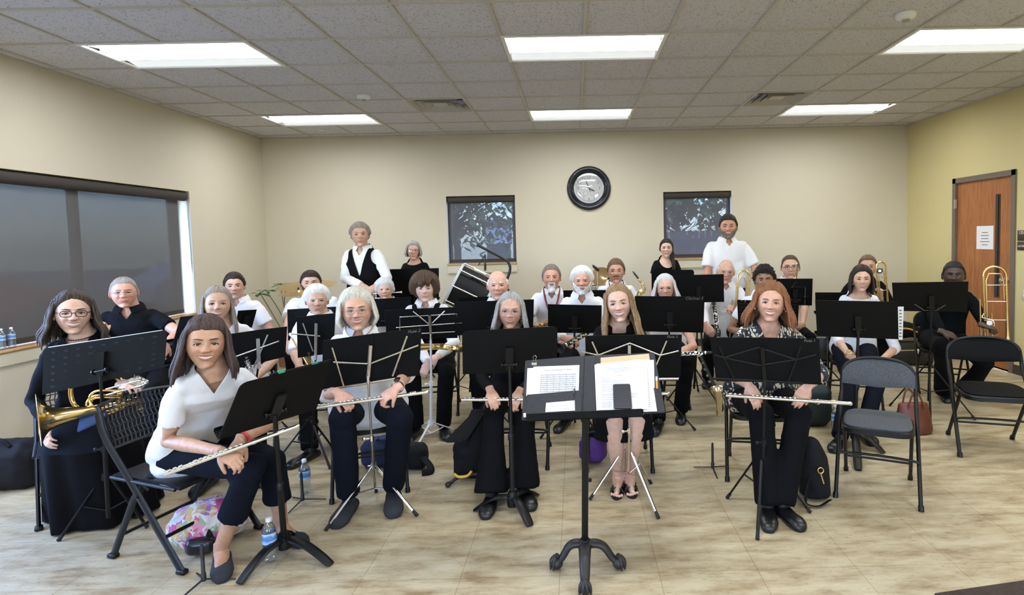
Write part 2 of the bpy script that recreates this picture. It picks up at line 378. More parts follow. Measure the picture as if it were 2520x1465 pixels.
# baseboards (dark brown vinyl)
BB = mat('brown_vinyl_base', (.055, .04, .03), .5)
for nm, c, s in (('baseboard_left', (XL+.005, (YF+YB)/2, .05), (.01, YB-YF, .1)), ('baseboard_back', ((XL+XR)/2, YB-.005, .05), (XR-XL, .01, .1)),
                 ('baseboard_right', (XR-.005, (DR[1]+YB)/2, .05), (.01, YB-DR[1], .1)), ('baseboard_front', (XR-.005, (YF+DR[0])/2, .05), (.01, DR[0]-YF, .1))):
    q = MB(); q.box(c, s); struct(q.build(nm, BB))

# ------------------------------------------------ windows
FRM = mat('bronze_window_frame', (.07, .058, .052), .45)
GL = mat('window_glass', (1, 1, 1), .02)
n, L, b = nodes(GL); tr = n.new('ShaderNodeBsdfTransparent'); gs = n.new('ShaderNodeBsdfGlossy'); gs.inputs['Roughness'].default_value = .02; mxs = n.new('ShaderNodeMixShader'); mxs.inputs[0].default_value = .08
tr.inputs[0].default_value = (.70, .80, .96, 1)
L.new(tr.outputs[0], mxs.inputs[1]); L.new(gs.outputs[0], mxs.inputs[2]); L.new(mxs.outputs[0], n['Material Output'].inputs[0])
def shade_mat(name, openness, col):
    m = mat(name, col, .9); n, L, b = nodes(m); tr = n.new('ShaderNodeBsdfTransparent'); mxs = n.new('ShaderNodeMixShader')
    tc = n.new('ShaderNodeTexCoord'); wv = n.new('ShaderNodeTexNoise'); wv.inputs['Scale'].default_value = 420; L.new(tc.outputs['Object'], wv.inputs[0])
    mr = n.new('ShaderNodeMapRange'); mr.inputs[1].default_value = .3; mr.inputs[2].default_value = .7; mr.inputs[3].default_value = openness*.7; mr.inputs[4].default_value = openness*1.3
    L.new(wv.outputs[0], mr.inputs[0]); L.new(mr.outputs[0], mxs.inputs[0]); L.new(b.outputs[0], mxs.inputs[1]); L.new(tr.outputs[0], mxs.inputs[2]); L.new(mxs.outputs[0], n['Material Output'].inputs[0])
    return m
SHL = shade_mat('charcoal_screen_fabric', .075, (.115, .108, .108)); SHB = shade_mat('grey_screen_fabric', .20, (.115, .11, .13))
SHT = mat('shade_tube_fabric', (.045, .036, .03), .8, 0, .1, 500)
WOOD = mat('oak_sill', (.50, .30, .13), .4, 0, .05, 90, .18, 14, stretch=(6, 1, 1))
TRIMW = mat('cream_trim', (.62, .575, .43), .6)
for k, (x0, x1, z0, z1) in enumerate(FILL_WINDOWS):  # frames and glass of the added fill windows, out of view
    q = MB(); yg = YF-.1
    for x in (x0+.03, (x0+x1)/2, x1-.03): q.box((x, yg, (z0+z1)/2), (.06, .05, z1-z0))
    for z in (z0+.03, z1-.03): q.box(((x0+x1)/2, yg, z), (x1-x0, .045, .06))
    w = struct(q.build('window_%d' % (k+4), FRM)); q = MB(); q.box(((x0+x1)/2, yg, (z0+z1)/2), (x1-x0-.05, .006, z1-z0-.05)); q.build('glass_pane', GL, w)
# left window
xg = XL-.17
q = MB()
for y in (1.3, 2.62, 3.94, 5.28, 6.61):
    yy = min(max(y, 1.33), 6.58); q.box((xg, yy, (WLZ0+WLZ1)/2), (.06, .06, WLZ1-WLZ0))
for z in (WLZ0+.03, WLZ1-.03): q.box((xg, (1.3+6.61)/2, z), (.055, 5.31, .06))
wl = struct(q.build('window_1', FRM))
q = MB(); q.box((xg, (1.3+6.61)/2, (WLZ0+WLZ1)/2), (.006, 5.2, WLZ1-WLZ0-.1)); q.build('glass_pane', GL, wl)
q = MB(); q.box((XL-.112, 3.955, WLZ0+.005), (.25, 5.31, .03)); q.box((XL+.012, 3.955, WLZ0+.005), (.03, 5.40, .03), bev=.01); struct(q.build('trim_2', WOOD))
q = MB(); q.box((XL+.009, 3.955, WLZ0-.055), (.018, 5.36, .09)); struct(q.build('trim_3', TRIMW))
q = MB()
sy0, sy1 = 4.0, 6.53; xs = XL-.055  # shade stops short: unseen near panes left bare to light the faces
t = thing('roller_shade', (xs, (sy0+sy1)/2, WLZ0+.02), 'wide dark charcoal roller shade pulled down over the left window', 'window shade')
q = MB(); q.box((xs-.03, (sy0+sy1)/2, (WLZ0+WLZ1)/2+.01), (.002, sy1-sy0, WLZ1-WLZ0-.09)); q.build('screen_fabric', SHL, t)
q = MB(); q.cyl((xs, sy0-.04, WLZ1-.055), (xs, sy1+.06, WLZ1-.055), .052, n=24); q.build('roller', SHT, t)
q = MB(); q.box((xs-.03, (sy0+sy1)/2, WLZ0+.055), (.014, sy1-sy0, .035)); q.build('hem_bar', SHT, t)
q = MB(); q.tube([(xs+.03, sy1+.07, WLZ1-.06)]+smoothpath([(xs+.03, sy1+.075, 1.9), (xs+.04, sy1+.08, 1.3), (xs+.04, sy1+.12, .95), (xs+.04, sy1+.16, 1.0), (xs+.03, sy1+.10, 1.5), (xs+.03, sy1+.08, WLZ1-.08)], 5), .0022, 5); q.build('pull_chain', mat('grey_chain', (.12, .12, .12), .5), t)
# back windows
for k, (wn, lb) in enumerate(((W2, 'grey roller shade over the small back window left of the clock'), (W3, 'grey roller shade over the small back window behind the tall bearded man'))):
    x0, x1, z0, z1 = wn; yg = YB+.11; q = MB()
    for x in (x0+.025, x1-.025): q.box((x, yg, (z0+z1)/2), (.05, .05, z1-z0))
    for z in (z0+.03, z1-.03): q.box(((x0+x1)/2, yg, z), (x1-x0, .045, .06))
    w = struct(q.build('window_%d' % (k+2), FRM))
    q = MB(); q.box(((x0+x1)/2, yg, (z0+z1)/2), (x1-x0-.06, .006, z1-z0-.06)); q.build('glass_pane', GL, w)
    q = MB(); q.box(((x0+x1)/2, YB+.05, z0+.006), (x1-x0, .14, .02)); q.box(((x0+x1)/2, YB-.012, z0+.003), (x1-x0+.02, .028, .024)); struct(q.build('trim_%d' % (4+2*k), WOOD))
    q = MB(); q.box(((x0+x1)/2, YB-.008, z0-.06), (x1-x0+.01, .016, .09)); q.box(((x0+x1)/2, YB-.012, z0-.11), (x1-x0+.0, .024, .02)); struct(q.build('trim_%d' % (5+2*k), TRIMW))
    t = thing('roller_shade', ((x0+x1)/2, YB+.04, z0+.02), lb, 'window shade'); g0, g1 = (.035, .004) if k == 0 else (.004, .045)
    q = MB(); q.box(((x0+g0+x1-g1)/2, YB+.05, (z0+z1)/2-.03), (x1-x0-g0-g1, .002, z1-z0-.09)); q.build('screen_fabric', SHB, t)
    q = MB(); q.box(((x0+x1)/2, YB+.045, z1-.05), (x1-x0-.012, .07, .085), bev=.02); q.build('roller_cassette', SHT, t)
    q = MB(); q.box(((x0+g0+x1-g1)/2, YB+.05, z0+.05), (x1-x0-g0-g1, .012, .035)); q.build('hem_bar', SHT, t)

# ------------------------------------------------ door on the right wall
DW = mat('brown_wood_door', (.36, .135, .045), .35)
n, L, b = nodes(DW); tc = n.new('ShaderNodeTexCoord'); mp = n.new('ShaderNodeMapping'); mp.inputs['Scale'].default_value = (1, 9, .9); L.new(tc.outputs['Object'], mp.inputs[0])
nz = n.new('ShaderNodeTexNoise'); nz.inputs['Scale'].default_value = 5; nz.inputs['Detail'].default_value = 8; nz.inputs['Roughness'].default_value = .65; nz.inputs['Distortion'].default_value = .6; L.new(mp.outputs[0], nz.inputs[0])
r1 = ramp(n, [(.3, (.25, .085, .026)), (.5, (.37, .135, .045)), (.7, (.45, .185, .068))]); L.new(nz.outputs[0], r1.inputs[0]); L.new(r1.outputs[0], b.inputs['Base Color'])
FRD = mat('taupe_metal_door_frame', (.16, .125, .095), .45)
q = MB(); d0, d1 = DR
q.box((XR-.006+.06, d0+.03, 1.09), (.14, .06, 2.18)); q.box((XR-.006+.06, d1-.03, 1.09), (.14, .06, 2.18)); q.box((XR+.054, (d0+d1)/2, 2.15), (.14, d1-d0, .06))
dr = struct(q.build('door_1', FRD)); xd = XR+.02
q = MB(); ly0, ly1, lz0, lz1 = 6.415, 6.485, .80, 1.93          # narrow glass light
for a, c, e, g in ((d0+.06, ly0, .01, 2.12), (ly1, d1-.06, .01, 2.12), (ly0, ly1, .01, lz0), (ly0, ly1, lz1, 2.12)): q.box((xd+.022, (a+c)/2, (e+g)/2), (.045, c-a, g-e))
q.build('door_leaf', DW, dr)
q = MB(); q.box((xd+.03, (ly0+ly1)/2, (lz0+lz1)/2), (.004, ly1-ly0, lz1-lz0)); q.build('glass_pane', mat('door_glass', (.80, .80, .84), .25), dr)
q = MB()
for y in (ly0+.004, ly1-.022): q.box((xd, y, (lz0+lz1)/2), (.014, .012 if y < 6.44 else .04, lz1-lz0+.02))
q.build('glass_stop', mat('dark_bronze_stop', (.04, .03, .025), .4), dr)
for z in (1.87, 1.1, .3):
    q = MB(); q.box((XR-.012, d1-.055, z), (.02, .03, .11)); q.build('hinge', NICKEL, dr)
hz = .995; hy = 6.30
q = MB(); q.lathe((xd, hy, hz), (-1, 0, 0), [(0, 0), (.034, 0), (.034, .008), (.016, .014), (.012, .04), (.024, .046), (.029, .06), (.022, .075), (0, .08)]); q.build('door_knob', NICKEL, dr)
# notice taped on the door
p0 = WX(2400, 557, XR); p1 = WX(2441, 601, XR)
t = thing('paper_notice', (xd-.002, (p0.y+p1.y)/2, p1.z), 'white printed paper notice taped on the wooden door', 'paper')
q = MB(); q.plate([(xd-.003, p0.y, p0.z), (xd-.003, p1.y, p0.z), (xd-.003, p1.y, p1.z-.06), (xd-.003, p0.y, p1.z-.06)], .001); q.build('sheet', PAPER, t)
q = MB()
for k, w in enumerate((.10, .13, .12, .15, .10)): q.box((xd-.0042, (p0.y+p1.y)/2, p0.z-.075-k*.035), (.0006, w, .007))
q.build('printed_lines', INK, t)
# room number sign
p0 = WX(2506, 567, XR); 
t = thing('room_sign', (XR-.004, p0.y-.07, p0.z-.20), 'dark brown room number sign on the wall right of the door', 'sign')
q = MB(); q.box((XR-.006, p0.y-.075, p0.z-.055), (.01, .15, .11), bev=.004); q.box((XR-.006, p0.y-.075, p0.z-.165), (.01, .15, .09), bev=.004); q.build('plaque', mat('brown_plaque', (.055, .035, .025), .4), t)
text_mesh('135', .05, (0, -1, 0), (0, 0, 1), (XR-.0122, p0.y-.055, p0.z-.04), PAPER, 'lettering', t)
text_mesh('ACTIVITY', .028, (0, -1, 0), (0, 0, 1), (XR-.0122, p0.y-.075, p0.z-.175), PAPER, 'lettering', t)
p0 = WX(2517, 727, XR); t = thing('light_switch', (XR-.003, p0.y-.02, p0.z-.06), 'beige light switch plate on the wall right of the door', 'switch')
q = MB(); q.box((XR-.003, p0.y-.03, p0.z), (.006, .075, .115), bev=.002); q.build('plate', TRIMW, t); q = MB(); q.box((XR-.010, p0.y-.03, p0.z), (.012, .012, .025)); q.build('toggle', HOUS, t)

# ------------------------------------------------ clock
cc = V((.208, YB, 2.25)); t = thing('wall_clock', (cc.x, YB-.001, cc.z-.3), 'large round black framed wall clock above the back row', 'clock')
q = MB(); q.lathe(cc, (0, -1, 0), [(.12, 0), (.30, 0), (.305, .02), (.29, .045), (.262, .05), (.25, .04), (.24, .046), (.225, .04), (.212, .02), (.208, .015)], 64); q.build('rim', mat('black_lacquer', (.010, .012, .018), .22), t)
q = MB(); q.lathe(cc, (0, -1, 0), [(0, .012), (.213, .012)], 64); q.build('dial', mat('silver_dial', (.56, .57, .58), .45), t)
q = MB(); q.lathe(cc, (0, -1, 0), [(.172, .0132), (.1745, .0132)], 64); q.lathe(cc+V((-.048, 0, -.07)), (0, -1, 0), [(.030, .0135), (.033, .0135)], 32); q.lathe(cc+V((.045, 0, -.07)), (0, -1, 0), [(.030, .0135), (.033, .0135)], 32)
for k in range(60):
    a = 2*PI*k/60; q.box(cc+V((math.sin(a)*.182, -.0135, math.cos(a)*.182)), (.002, .001, .010 if k % 5 else .016), Matrix.Rotation(a, 3, 'Y'))
q.build('dial_markings', INK, t)
for k in range(1, 13):
    a = 2*PI*k/12; text_mesh(str(k), .058, (1, 0, 0), (0, 0, 1), cc+V((math.sin(a)*.148, -.0138, math.cos(a)*.148-.02)), INK, 'numeral', t, sx=.85)
def hand(ang, ln, w, nm, tail=.03):
    R = Matrix.Rotation(ang, 3, 'Y'); q = MB(); a = cc+V((0, -.018, 0))
    q.add([a+R@V(p) for p in ((-w*.4, 0, -tail), (w*.4, 0, -tail), (w, 0, ln*.7), (0, 0, ln), (-w, 0, ln*.7))]+[a+V((0, -.0015, 0))+R@V(p) for p in ((-w*.4, 0, -tail), (w*.4, 0, -tail), (w, 0, ln*.7), (0, 0, ln), (-w, 0, ln*.7))], [(0, 1, 2, 3, 4), (9, 8, 7, 6, 5)]+[(i, (i+1) % 5, 5+(i+1) % 5, 5+i) for i in range(5)], 0, False)
    q.build(nm, mat('clock_hand_black', (.01, .01, .01), .4), t)
hand(math.radians(-20), .15, .006, 'minute_hand', .05); hand(math.radians(119), .095, .009, 'hour_hand'); hand(math.radians(160), .06, .004, 'second_hand')
CG = mat('clock_glass', (1, 1, 1), .03); n, L, b = nodes(CG); tr = n.new('ShaderNodeBsdfTransparent'); gs = n.new('ShaderNodeBsdfGlossy'); gs.inputs['Roughness'].default_value = .03; mxs = n.new('ShaderNodeMixShader'); mxs.inputs[0].default_value = .12
L.new(tr.outputs[0], mxs.inputs[1]); L.new(gs.outputs[0], mxs.inputs[2]); L.new(mxs.outputs[0], n['Material Output'].inputs[0])
q = MB(); q.lathe(cc, (0, -1, 0), [(.0, .034), (.07, .033), (.14, .030), (.20, .026), (.212, .022)], 64); q.build('glass', CG, t)

# dark mat at the right edge of the floor
a = FL(2300, 1465); b_ = FL(2520, 1442)
q = MB(); q.plate([(a.x, a.y, .004), (b_.x+.1, b_.y+.04, .004), (b_.x+.4, b_.y-1.1, .004), (a.x+.25, a.y-1.1, .004)], .008); solid(q, 'floor_mat', mat('brown_mat', (.055, .035, .025), .95, 0, .5, 300, .3, 60), 'dark brown carpet mat at the right front corner of the floor', 'mat')

# ------------------------------------------------ outside
q = MB(); q.box((-30, 10, -.3), (70, 90, .1)); struct(q.build('ground', mat('asphalt_and_grass', (.16, .17, .15), .9, 0, 0, 1, .25, .6)))
LEAF = mat('tree_leaves', (.17, .25, .11), .8); BARK = mat('tree_bark', (.10, .075, .05), .9)
def tree(x, y, h, r, lb, seed, nleaf=1500):
    rd = random.Random(seed); t = thing('tree', (x, y, -.25), lb, 'tree', 'trees outside the windows')
    q = MB(); q.tube(smoothpath([(x, y, -.3), (x+.1, y, h*.3), (x-.05, y, h*.6), (x, y, h*.9)], 3), [.14-.01*i for i in range(10)], 8)
    for k in range(7):
        a = rd.uniform(0, 6.28); z = h*rd.uniform(.3, .7); q.tube([(x, y, z), (x+math.cos(a)*r*.4, y+math.sin(a)*r*.4, z+r*.3), (x+math.cos(a)*r*.8, y+math.sin(a)*r*.8, z+r*.45)], [.05, .03, .012], 5)
    q.build('trunk', BARK, t); q = MB()
    cl = [(x+rd.gauss(0, r*.45), y+rd.gauss(0, r*.45), h*.62+rd.gauss(0, h*.17)) for _ in range(16)]
    for k in range(int(nleaf*.45)):
        c = V(rd.choice(cl))+V((rd.gauss(0, r*.2), rd.gauss(0, r*.2), rd.gauss(0, r*.2))); u = V((rd.uniform(-1, 1), rd.uniform(-1, 1), rd.uniform(-1, 1))).normalized(); w = ortho(u)[0]; s = rd.uniform(.09, .20)
        q.add([c-u*s, c+w*s*.5, c+u*s, c-w*s*.5], [(0, 1, 2, 3)], 0, False)
    q.build('foliage', LEAF, t)
tree(3.0, 17, 3.3, .7, 'leafy tree beyond the fence seen through the right back window, middle one', 1)
tree(1.9, 19.5, 4.6, .9, 'leafy tree beyond the fence at the left edge of the right back window', 2)
tree(4.7, 19.5, 4.8, 1.1, 'leafy tree beyond the fence at the right edge of the right back window', 3)
tree(-3.7, 18, 4.3, 2.3, 'broad leafy tree seen through the left back window', 4, 5200)
tree(-2.2, 24, 5.5, .8, 'thin tree at the right of the left back window', 5, 500)
tree(-17, 13.5, 7, 2.6, 'dark leafy tree seen through the left side window, farther one', 6, 2600)
tree(-15, 7, 7, 2.8, 'dark leafy tree seen through the left side window, nearer one', 7, 2600)
t = thing('board_fence', (4, 14.5, -.25), 'grey wooden board fence outside the right back window', 'fence')
q = MB()
for k in range(50): q.box((.9+k*.15, 14.5, .72), (.14, .02, 1.94))
q.build('boards', mat('weathered_boards', (.16, .13, .12), .9), t); q = MB(); q.box((4.5, 14.54, 1.45), (7.6, .04, .09)); q.box((4.5, 14.54, .3), (7.6, .04, .09)); q.build('rail', mat('weathered_boards'), t)
p0, p1 = W(1192, 556, 38), W(1252, 590, 38); t = thing('shed', (p0.x+.8, 39, -.25), 'pale building seen through the left back window', 'building')
q = MB(); q.box(((p0.x+p1.x)/2, 39, (p0.z+p1.z)/2-.1), (p1.x-p0.x, 2, p0.z-p1.z+.3)); q.build('wall', mat('pale_siding', (.60, .63, .72), .8), t); q = MB(); q.box(((p0.x+p1.x)/2, 39, -.1+(p1.z-.25)/2), (p1.x-p0.x-.2, 1.8, p1.z)); q.build('foundation', mat('asphalt_and_grass'), t); zt = p0.z+.05; q = MB(); q.add([(p0.x-.2, 37.8, zt), (p1.x+.2, 37.8, zt), (p1.x+.2, 40.2, zt), (p0.x-.2, 40.2, zt), (p0.x-.2, 39, zt+.4), (p1.x+.2, 39, zt+.4)], [(0, 1, 5, 4), (2, 3, 4, 5), (0, 4, 3), (1, 2, 5), (0, 3, 2, 1)], 0, False); q.build('roof', mat('shed_roof', (.2, .2, .22), .8), t)
def car(name, o, ang, col, lb):
    t = thing('car', o, lb, 'car'); R = Matrix.Rotation(ang, 3, 'Z'); o = V(o)
    prof = [(-2.2, .35), (-2.25, .75), (-1.9, .95), (-1.5, 1.0), (-.95, 1.42), (.45, 1.45), (1.05, 1.02), (2.0, .88), (2.25, .65), (2.2, .32)]
    q = MB(); vs = []
    for s, w in ((-1, .8), (-1, .9), (1, .9), (1, .8)):
        vs += [o+R@V((x, s*(w if z < 1.05 else w-.18), z)) for x, z in prof]
    N = len(prof); fs = [(i+k*N, i+1+k*N, i+1+(k+1)*N, i+(k+1)*N) for k in range(3) for i in range(N-1)]+[tuple(range(N)), tuple(range(4*N-1, 3*N-1, -1)), (0, N, 2*N, 3*N), (N-1, 4*N-1, 3*N-1, 2*N-1)]
    q.add(vs, fs, 0, False); q.build('body', mat(name, col, .35), t)
    for s in (-1, 1): q = MB(); q.add([o+R@V(p) for p in ((-1.3, s*.83, 1.05), (.8, s*.83, 1.05), (.35, s*.74, 1.38), (-.9, s*.74, 1.38))], [(0, 1, 2, 3)], 0, False); q.build('side_window', mat('car_glass', (.25, .28, .32), .1), t)
    for x in (-1.4, 1.4):
        for s in (-1, 1): q = MB(); q.cyl(o+R@V((x, s*.68, .33)), o+R@V((x, s*.9, .33)), .33, n=20); q.build('wheel', RUBBER, t)
car('red_car_paint', (-13.5, 12.6, -.25), math.radians(70), (.75, .04, .04), 'red car parked outside the left side window')
car('silver_car_paint', (-11.5, 18.4, -.25), math.radians(70), (.6, .62, .66), 'silver car parked outside beyond the red car')
car('red2_car_paint', (-5.0, 15.5, -.25), 0, (.6, .10, .08), 'dull red car parked outside the left back window')
# ================================================================ people
def voxel(mb, size, smooth=4, fac=.5):
    "weld overlapping closed shapes into one continuous surface"
    me = D.meshes.new('t'); me.from_pydata(mb.v, [], mb.f); me.validate()
    bm = bmesh.new(); bm.from_mesh(me); bmesh.ops.recalc_face_normals(bm, faces=bm.faces); bm.to_mesh(me); bm.free()
    o = D.objects.new('t', me); COL.objects.link(o)
    r = o.modifiers.new('r', 'REMESH'); r.mode = 'VOXEL'; r.voxel_size = size; r.use_smooth_shade = True
    if smooth: s = o.modifiers.new('s', 'SMOOTH'); s.iterations = smooth; s.factor = fac
    bpy.context.view_layer.update()
    m2 = D.meshes.new_from_object(o.evaluated_get(bpy.context.evaluated_depsgraph_get()))
    D.objects.remove(o); D.meshes.remove(me); return m2
def cut(me, g):
    "remove the part of the mesh where g(co) < 0, along a clean edge"
    bm = bmesh.new(); bm.from_mesh(me); val = {v: g(v.co) for v in bm.verts}; new = []
    for e in list(bm.edges):
        a, b = e.verts; ga, gb = val[a], val[b]
        if (ga < 0) != (gb < 0):
            t = ga/(ga-gb)
            if t < .08: val[a] = 0.; new.append(a); continue
            if t > .92: val[b] = 0.; new.append(b); continue
            ne, nv = bmesh.utils.edge_split(e, a, t); val[nv] = 0.; new.append(nv)
    bmesh.ops.connect_verts(bm, verts=list(set(new)))
    dead = [f for f in bm.faces if sum(val.get(v, 0.) for v in f.verts) < 0]
    bmesh.ops.delete(bm, geom=dead, context='FACES'); bm.to_mesh(me); bm.free(); me.update(); return me
def wrinkle(me, amp, sc=(9, 9, 5), seed=0.):
    N = len(me.vertices); co = np.empty(N*3, 'f'); me.vertices.foreach_get('co', co); nr = np.array([v.normal[:] for v in me.vertices], 'f').ravel()
    out = co.reshape(-1, 3); nrm = nr.reshape(-1, 3); d = np.empty(N, 'f'); nz = noise.noise
    for i in range(N):
        x, y, z = out[i]; w = nz((x*5+seed, y*5, z*5))
        a = nz((x*sc[0]+w*1.5, y*sc[1]+seed, z*sc[2]+w*1.5)); b = nz((x*sc[0]*2.3, y*sc[1]*2.3+w, z*sc[2]*2.6+seed))
        d[i] = (1-2*abs(a))*.7+b*.3
    out += nrm*(d*amp)[:, None]; me.vertices.foreach_set('co', out.ravel()); me.update(); return me
def mesh_obj(me, name, m, parent, keepmats=False):
    if not keepmats:
        me.materials.clear(); [me.materials.append(q) for q in (m if isinstance(m, (list, tuple)) else [m])]
    me.name = name; o = D.objects.new(name, me); COL.objects.link(o); o.parent = parent
    off = origin(parent); me.transform(Matrix.Translation(-off)); me.polygons.foreach_set('use_smooth', [True]*len(me.polygons)); me.update(); return o

SKIN = mat('skin', (.6, .4, .3), .5)
n, L, b = nodes(SKIN); at = n.new('ShaderNodeAttribute'); at.attribute_name = 'tone'
tc = n.new('ShaderNodeTexCoord'); nz = n.new('ShaderNodeTexNoise'); nz.inputs['Scale'].default_value = 38; nz.inputs['Detail'].default_value = 4; L.new(tc.outputs['Object'], nz.inputs[0])
rp = ramp(n, [(.3, (.88, .84, .82)), (.7, (1.08, 1.08, 1.08))]); L.new(nz.outputs[0], rp.inputs[0]); mx = n.new('ShaderNodeMix'); mx.data_type = 'RGBA'; mx.blend_type = 'MULTIPLY'; mx.inputs[0].default_value = 1
L.new(at.outputs['Color'], mx.inputs[6]); L.new(rp.outputs[0], mx.inputs[7]); L.new(mx.outputs[2], b.inputs['Base Color'])
bp = n.new('ShaderNodeBump'); bp.inputs['Strength'].default_value = .12; bp.inputs['Distance'].default_value = .004; n3 = n.new('ShaderNodeTexNoise'); n3.inputs['Scale'].default_value = 260; L.new(tc.outputs['Object'], n3.inputs[0]); L.new(n3.outputs[0], bp.inputs['Height']); L.new(bp.outputs[0], b.inputs['Normal'])
b.inputs['Subsurface Weight'].default_value = .06; b.inputs['Subsurface Radius'].default_value = (.02, .008, .004)
EYEW = mat('eye_white', (.72, .70, .68), .25); TEETH = mat('teeth', (.80, .77, .70), .3); MOUTH = mat('mouth_dark', (.10, .02, .02), .6); PUPIL = mat('pupil', (.008, .008, .008), .1)
LENSG = mat('spectacle_lens', (1, 1, 1), .02); n, L, b = nodes(LENSG); tr = n.new('ShaderNodeBsdfTransparent'); gs = n.new('ShaderNodeBsdfGlossy'); gs.inputs['Roughness'].default_value = .05; mxs = n.new('ShaderNodeMixShader'); mxs.inputs[0].default_value = .05
L.new(tr.outputs[0], mxs.inputs[1]); L.new(gs.outputs[0], mxs.inputs[2]); L.new(mxs.outputs[0], n['Material Output'].inputs[0])
def hairmat(nm, c1, c2, rough=.62):
    if nm in MATS: return MATS[nm]
    m = mat(nm, c1, rough, spec=.3); n, L, b = nodes(m); tc = n.new('ShaderNodeTexCoord'); mp = n.new('ShaderNodeMapping'); mp.inputs['Scale'].default_value = (210, 210, 14); L.new(tc.outputs['Object'], mp.inputs[0])
    nz = n.new('ShaderNodeTexNoise'); nz.inputs['Scale'].default_value = 1.2; nz.inputs['Detail'].default_value = 4; nz.inputs['Distortion'].default_value = .8; L.new(mp.outputs[0], nz.inputs[0])
    r = ramp(n, [(.3, c1), (.7, c2)]); L.new(nz.outputs[0], r.inputs[0]); L.new(r.outputs[0], b.inputs['Base Color'])
    bp = n.new('ShaderNodeBump'); bp.inputs['Strength'].default_value = .6; bp.inputs['Distance'].default_value = .006; L.new(nz.outputs[0], bp.inputs['Height']); L.new(bp.outputs[0], b.inputs['Normal']); return m
HC = dict(dkash=((.020, .014, .012), (.095, .068, .054)), purpbr=((.026, .016, .015), (.115, .074, .068)), white=((.62, .61, .59), (.88, .87, .85)), grey=((.20, .19, .185), (.52, .51, .50)), ltgrey=((.44, .43, .42), (.76, .75, .73)), blonde=((.42, .38, .31), (.80, .76, .68)), brown=((.045, .025, .015), (.13, .075, .045)),
          dark=((.012, .008, .006), (.05, .032, .024)), black=((.006, .005, .005), (.022, .018, .016)), goldbr=((.12, .07, .033), (.42, .27, .14)), red=((.12, .042, .018), (.36, .15, .065)), saltbr=((.10, .07, .055), (.30, .25, .21)), greybr=((.16, .125, .10), (.38, .33, .29)), brown2=((.09, .05, .03), (.20, .12, .07)))
def HM(k): return hairmat('hair_'+{'goldbr': 'golden_brown', 'purpbr': 'dark_plum_brown', 'dkash': 'dark_ash_brown', 'ltgrey': 'light_grey', 'saltbr': 'greying_brown', 'greybr': 'grey_brown', 'brown2': 'mid_brown'}.get(k, k), *HC[k])
def sst(a, b, x):
    t = np.clip((x-a)/(b-a), 0, 1); return t*t*(3-2*t)
def gs2(x, z, cx, cz, sx, sz): return np.exp(-((x-cx)/sx)**2-((z-cz)/sz)**2)

def head_surface(az, ph, P):
    "standard head, metres, face towards -Y. az from the front, ph elevation"
    cp = np.cos(ph); z = .118*np.sin(ph); zn = z/.118; wd = P.get('wide', 1.); jaw = P.get('jaw', 1.)
    front = np.cos(az)
    x = .0790*wd*np.sign(np.sin(az))*np.abs(np.sin(az))**.9*np.abs(cp)**.85
    yf = -.094*np.clip(front, 0, 1)**.85*np.abs(cp)**.62; yb = .100*np.clip(-front, 0, 1)**.9*np.abs(cp)**.9
    y = yf+yb
    lo = sst(-.0, -1., zn)
    x = x*(1-(.225/jaw)*lo**1.3)
    y = np.where(y > 0, y*(1-.45*sst(-.1, -.9, zn)), y*(1-.10*lo))
    y = y-.030*sst(-.72, -1, zn)*(y > -.07)*1.-.000
    hi = sst(.45, 1., zn); y = y+.012*hi*(y < 0)
    w = sst(.0, .045, -y); s = P.get('smile', .5); c = P.get('chub', 0.)
    t = np.clip((.030-z)/.056, 0, 1)*(1-sst(-.027, -.037, z)); nw = .0075+.0065*t; ns = P.get('nose', 1.)
    dy = -.0235*ns*t**1.15*np.exp(-(x/nw)**2)
    dy += -.009*(gs2(x, z, .0125, -.026, .0065, .0075)+gs2(x, z, -.0125, -.026, .0065, .0075))
    dy += -.003*gs2(x, z, 0, .030, .016, .012)
    for q in (-1, 1):
        dy += .0105*gs2(x, z, q*.031, .008, .017, .0115)
        dy += -.0050*gs2(x, z, q*.029, .030, .021, .0075)
        dy += -(.005+.004*s+.003*c)*gs2(x, z, q*.041, -.024, .019, .019)
        dy += .0040*s*gs2(x, z, q*.036, -.050, .0055, .017)+.0026*(.4+s)*gs2(x, z, q*.025, -.036, .006, .011)
        x = x+q*(.004*c)*gs2(x, z, q*.06, -.055, .03, .035)*w
    dy += -.0065*gs2(x, z, 0, -.057, .027, .016)-.0085*gs2(x, z, 0, -.099, .020, .014)+.0045*gs2(x, z, 0, -.077, .020, .006)
    dy += .0012*np.exp(-(x/.004)**2)*np.exp(-((z+.040)/.005)**2)
    return x, y+dy*w, z
_G = {}
def head_grid(P, nu, nv):
    t = np.linspace(0, 2*PI, nu, endpoint=False)
    az = t-.45*np.sin(t)                                        # denser over the face (az 0 = front)
    ph = np.linspace(-PI/2, PI/2, nv+1)
    ph = ph*.97; AZ, PH = np.meshgrid(az, ph); x, y, z = head_surface(AZ, PH, P)
    return AZ, PH, x, y, z
def grid_faces(nu, nr, off=0): return [(off+j*nu+i, off+j*nu+(i+1) % nu, off+(j+1)*nu+(i+1) % nu, off+(j+1)*nu+i) for j in range(nr-1) for i in range(nu)]

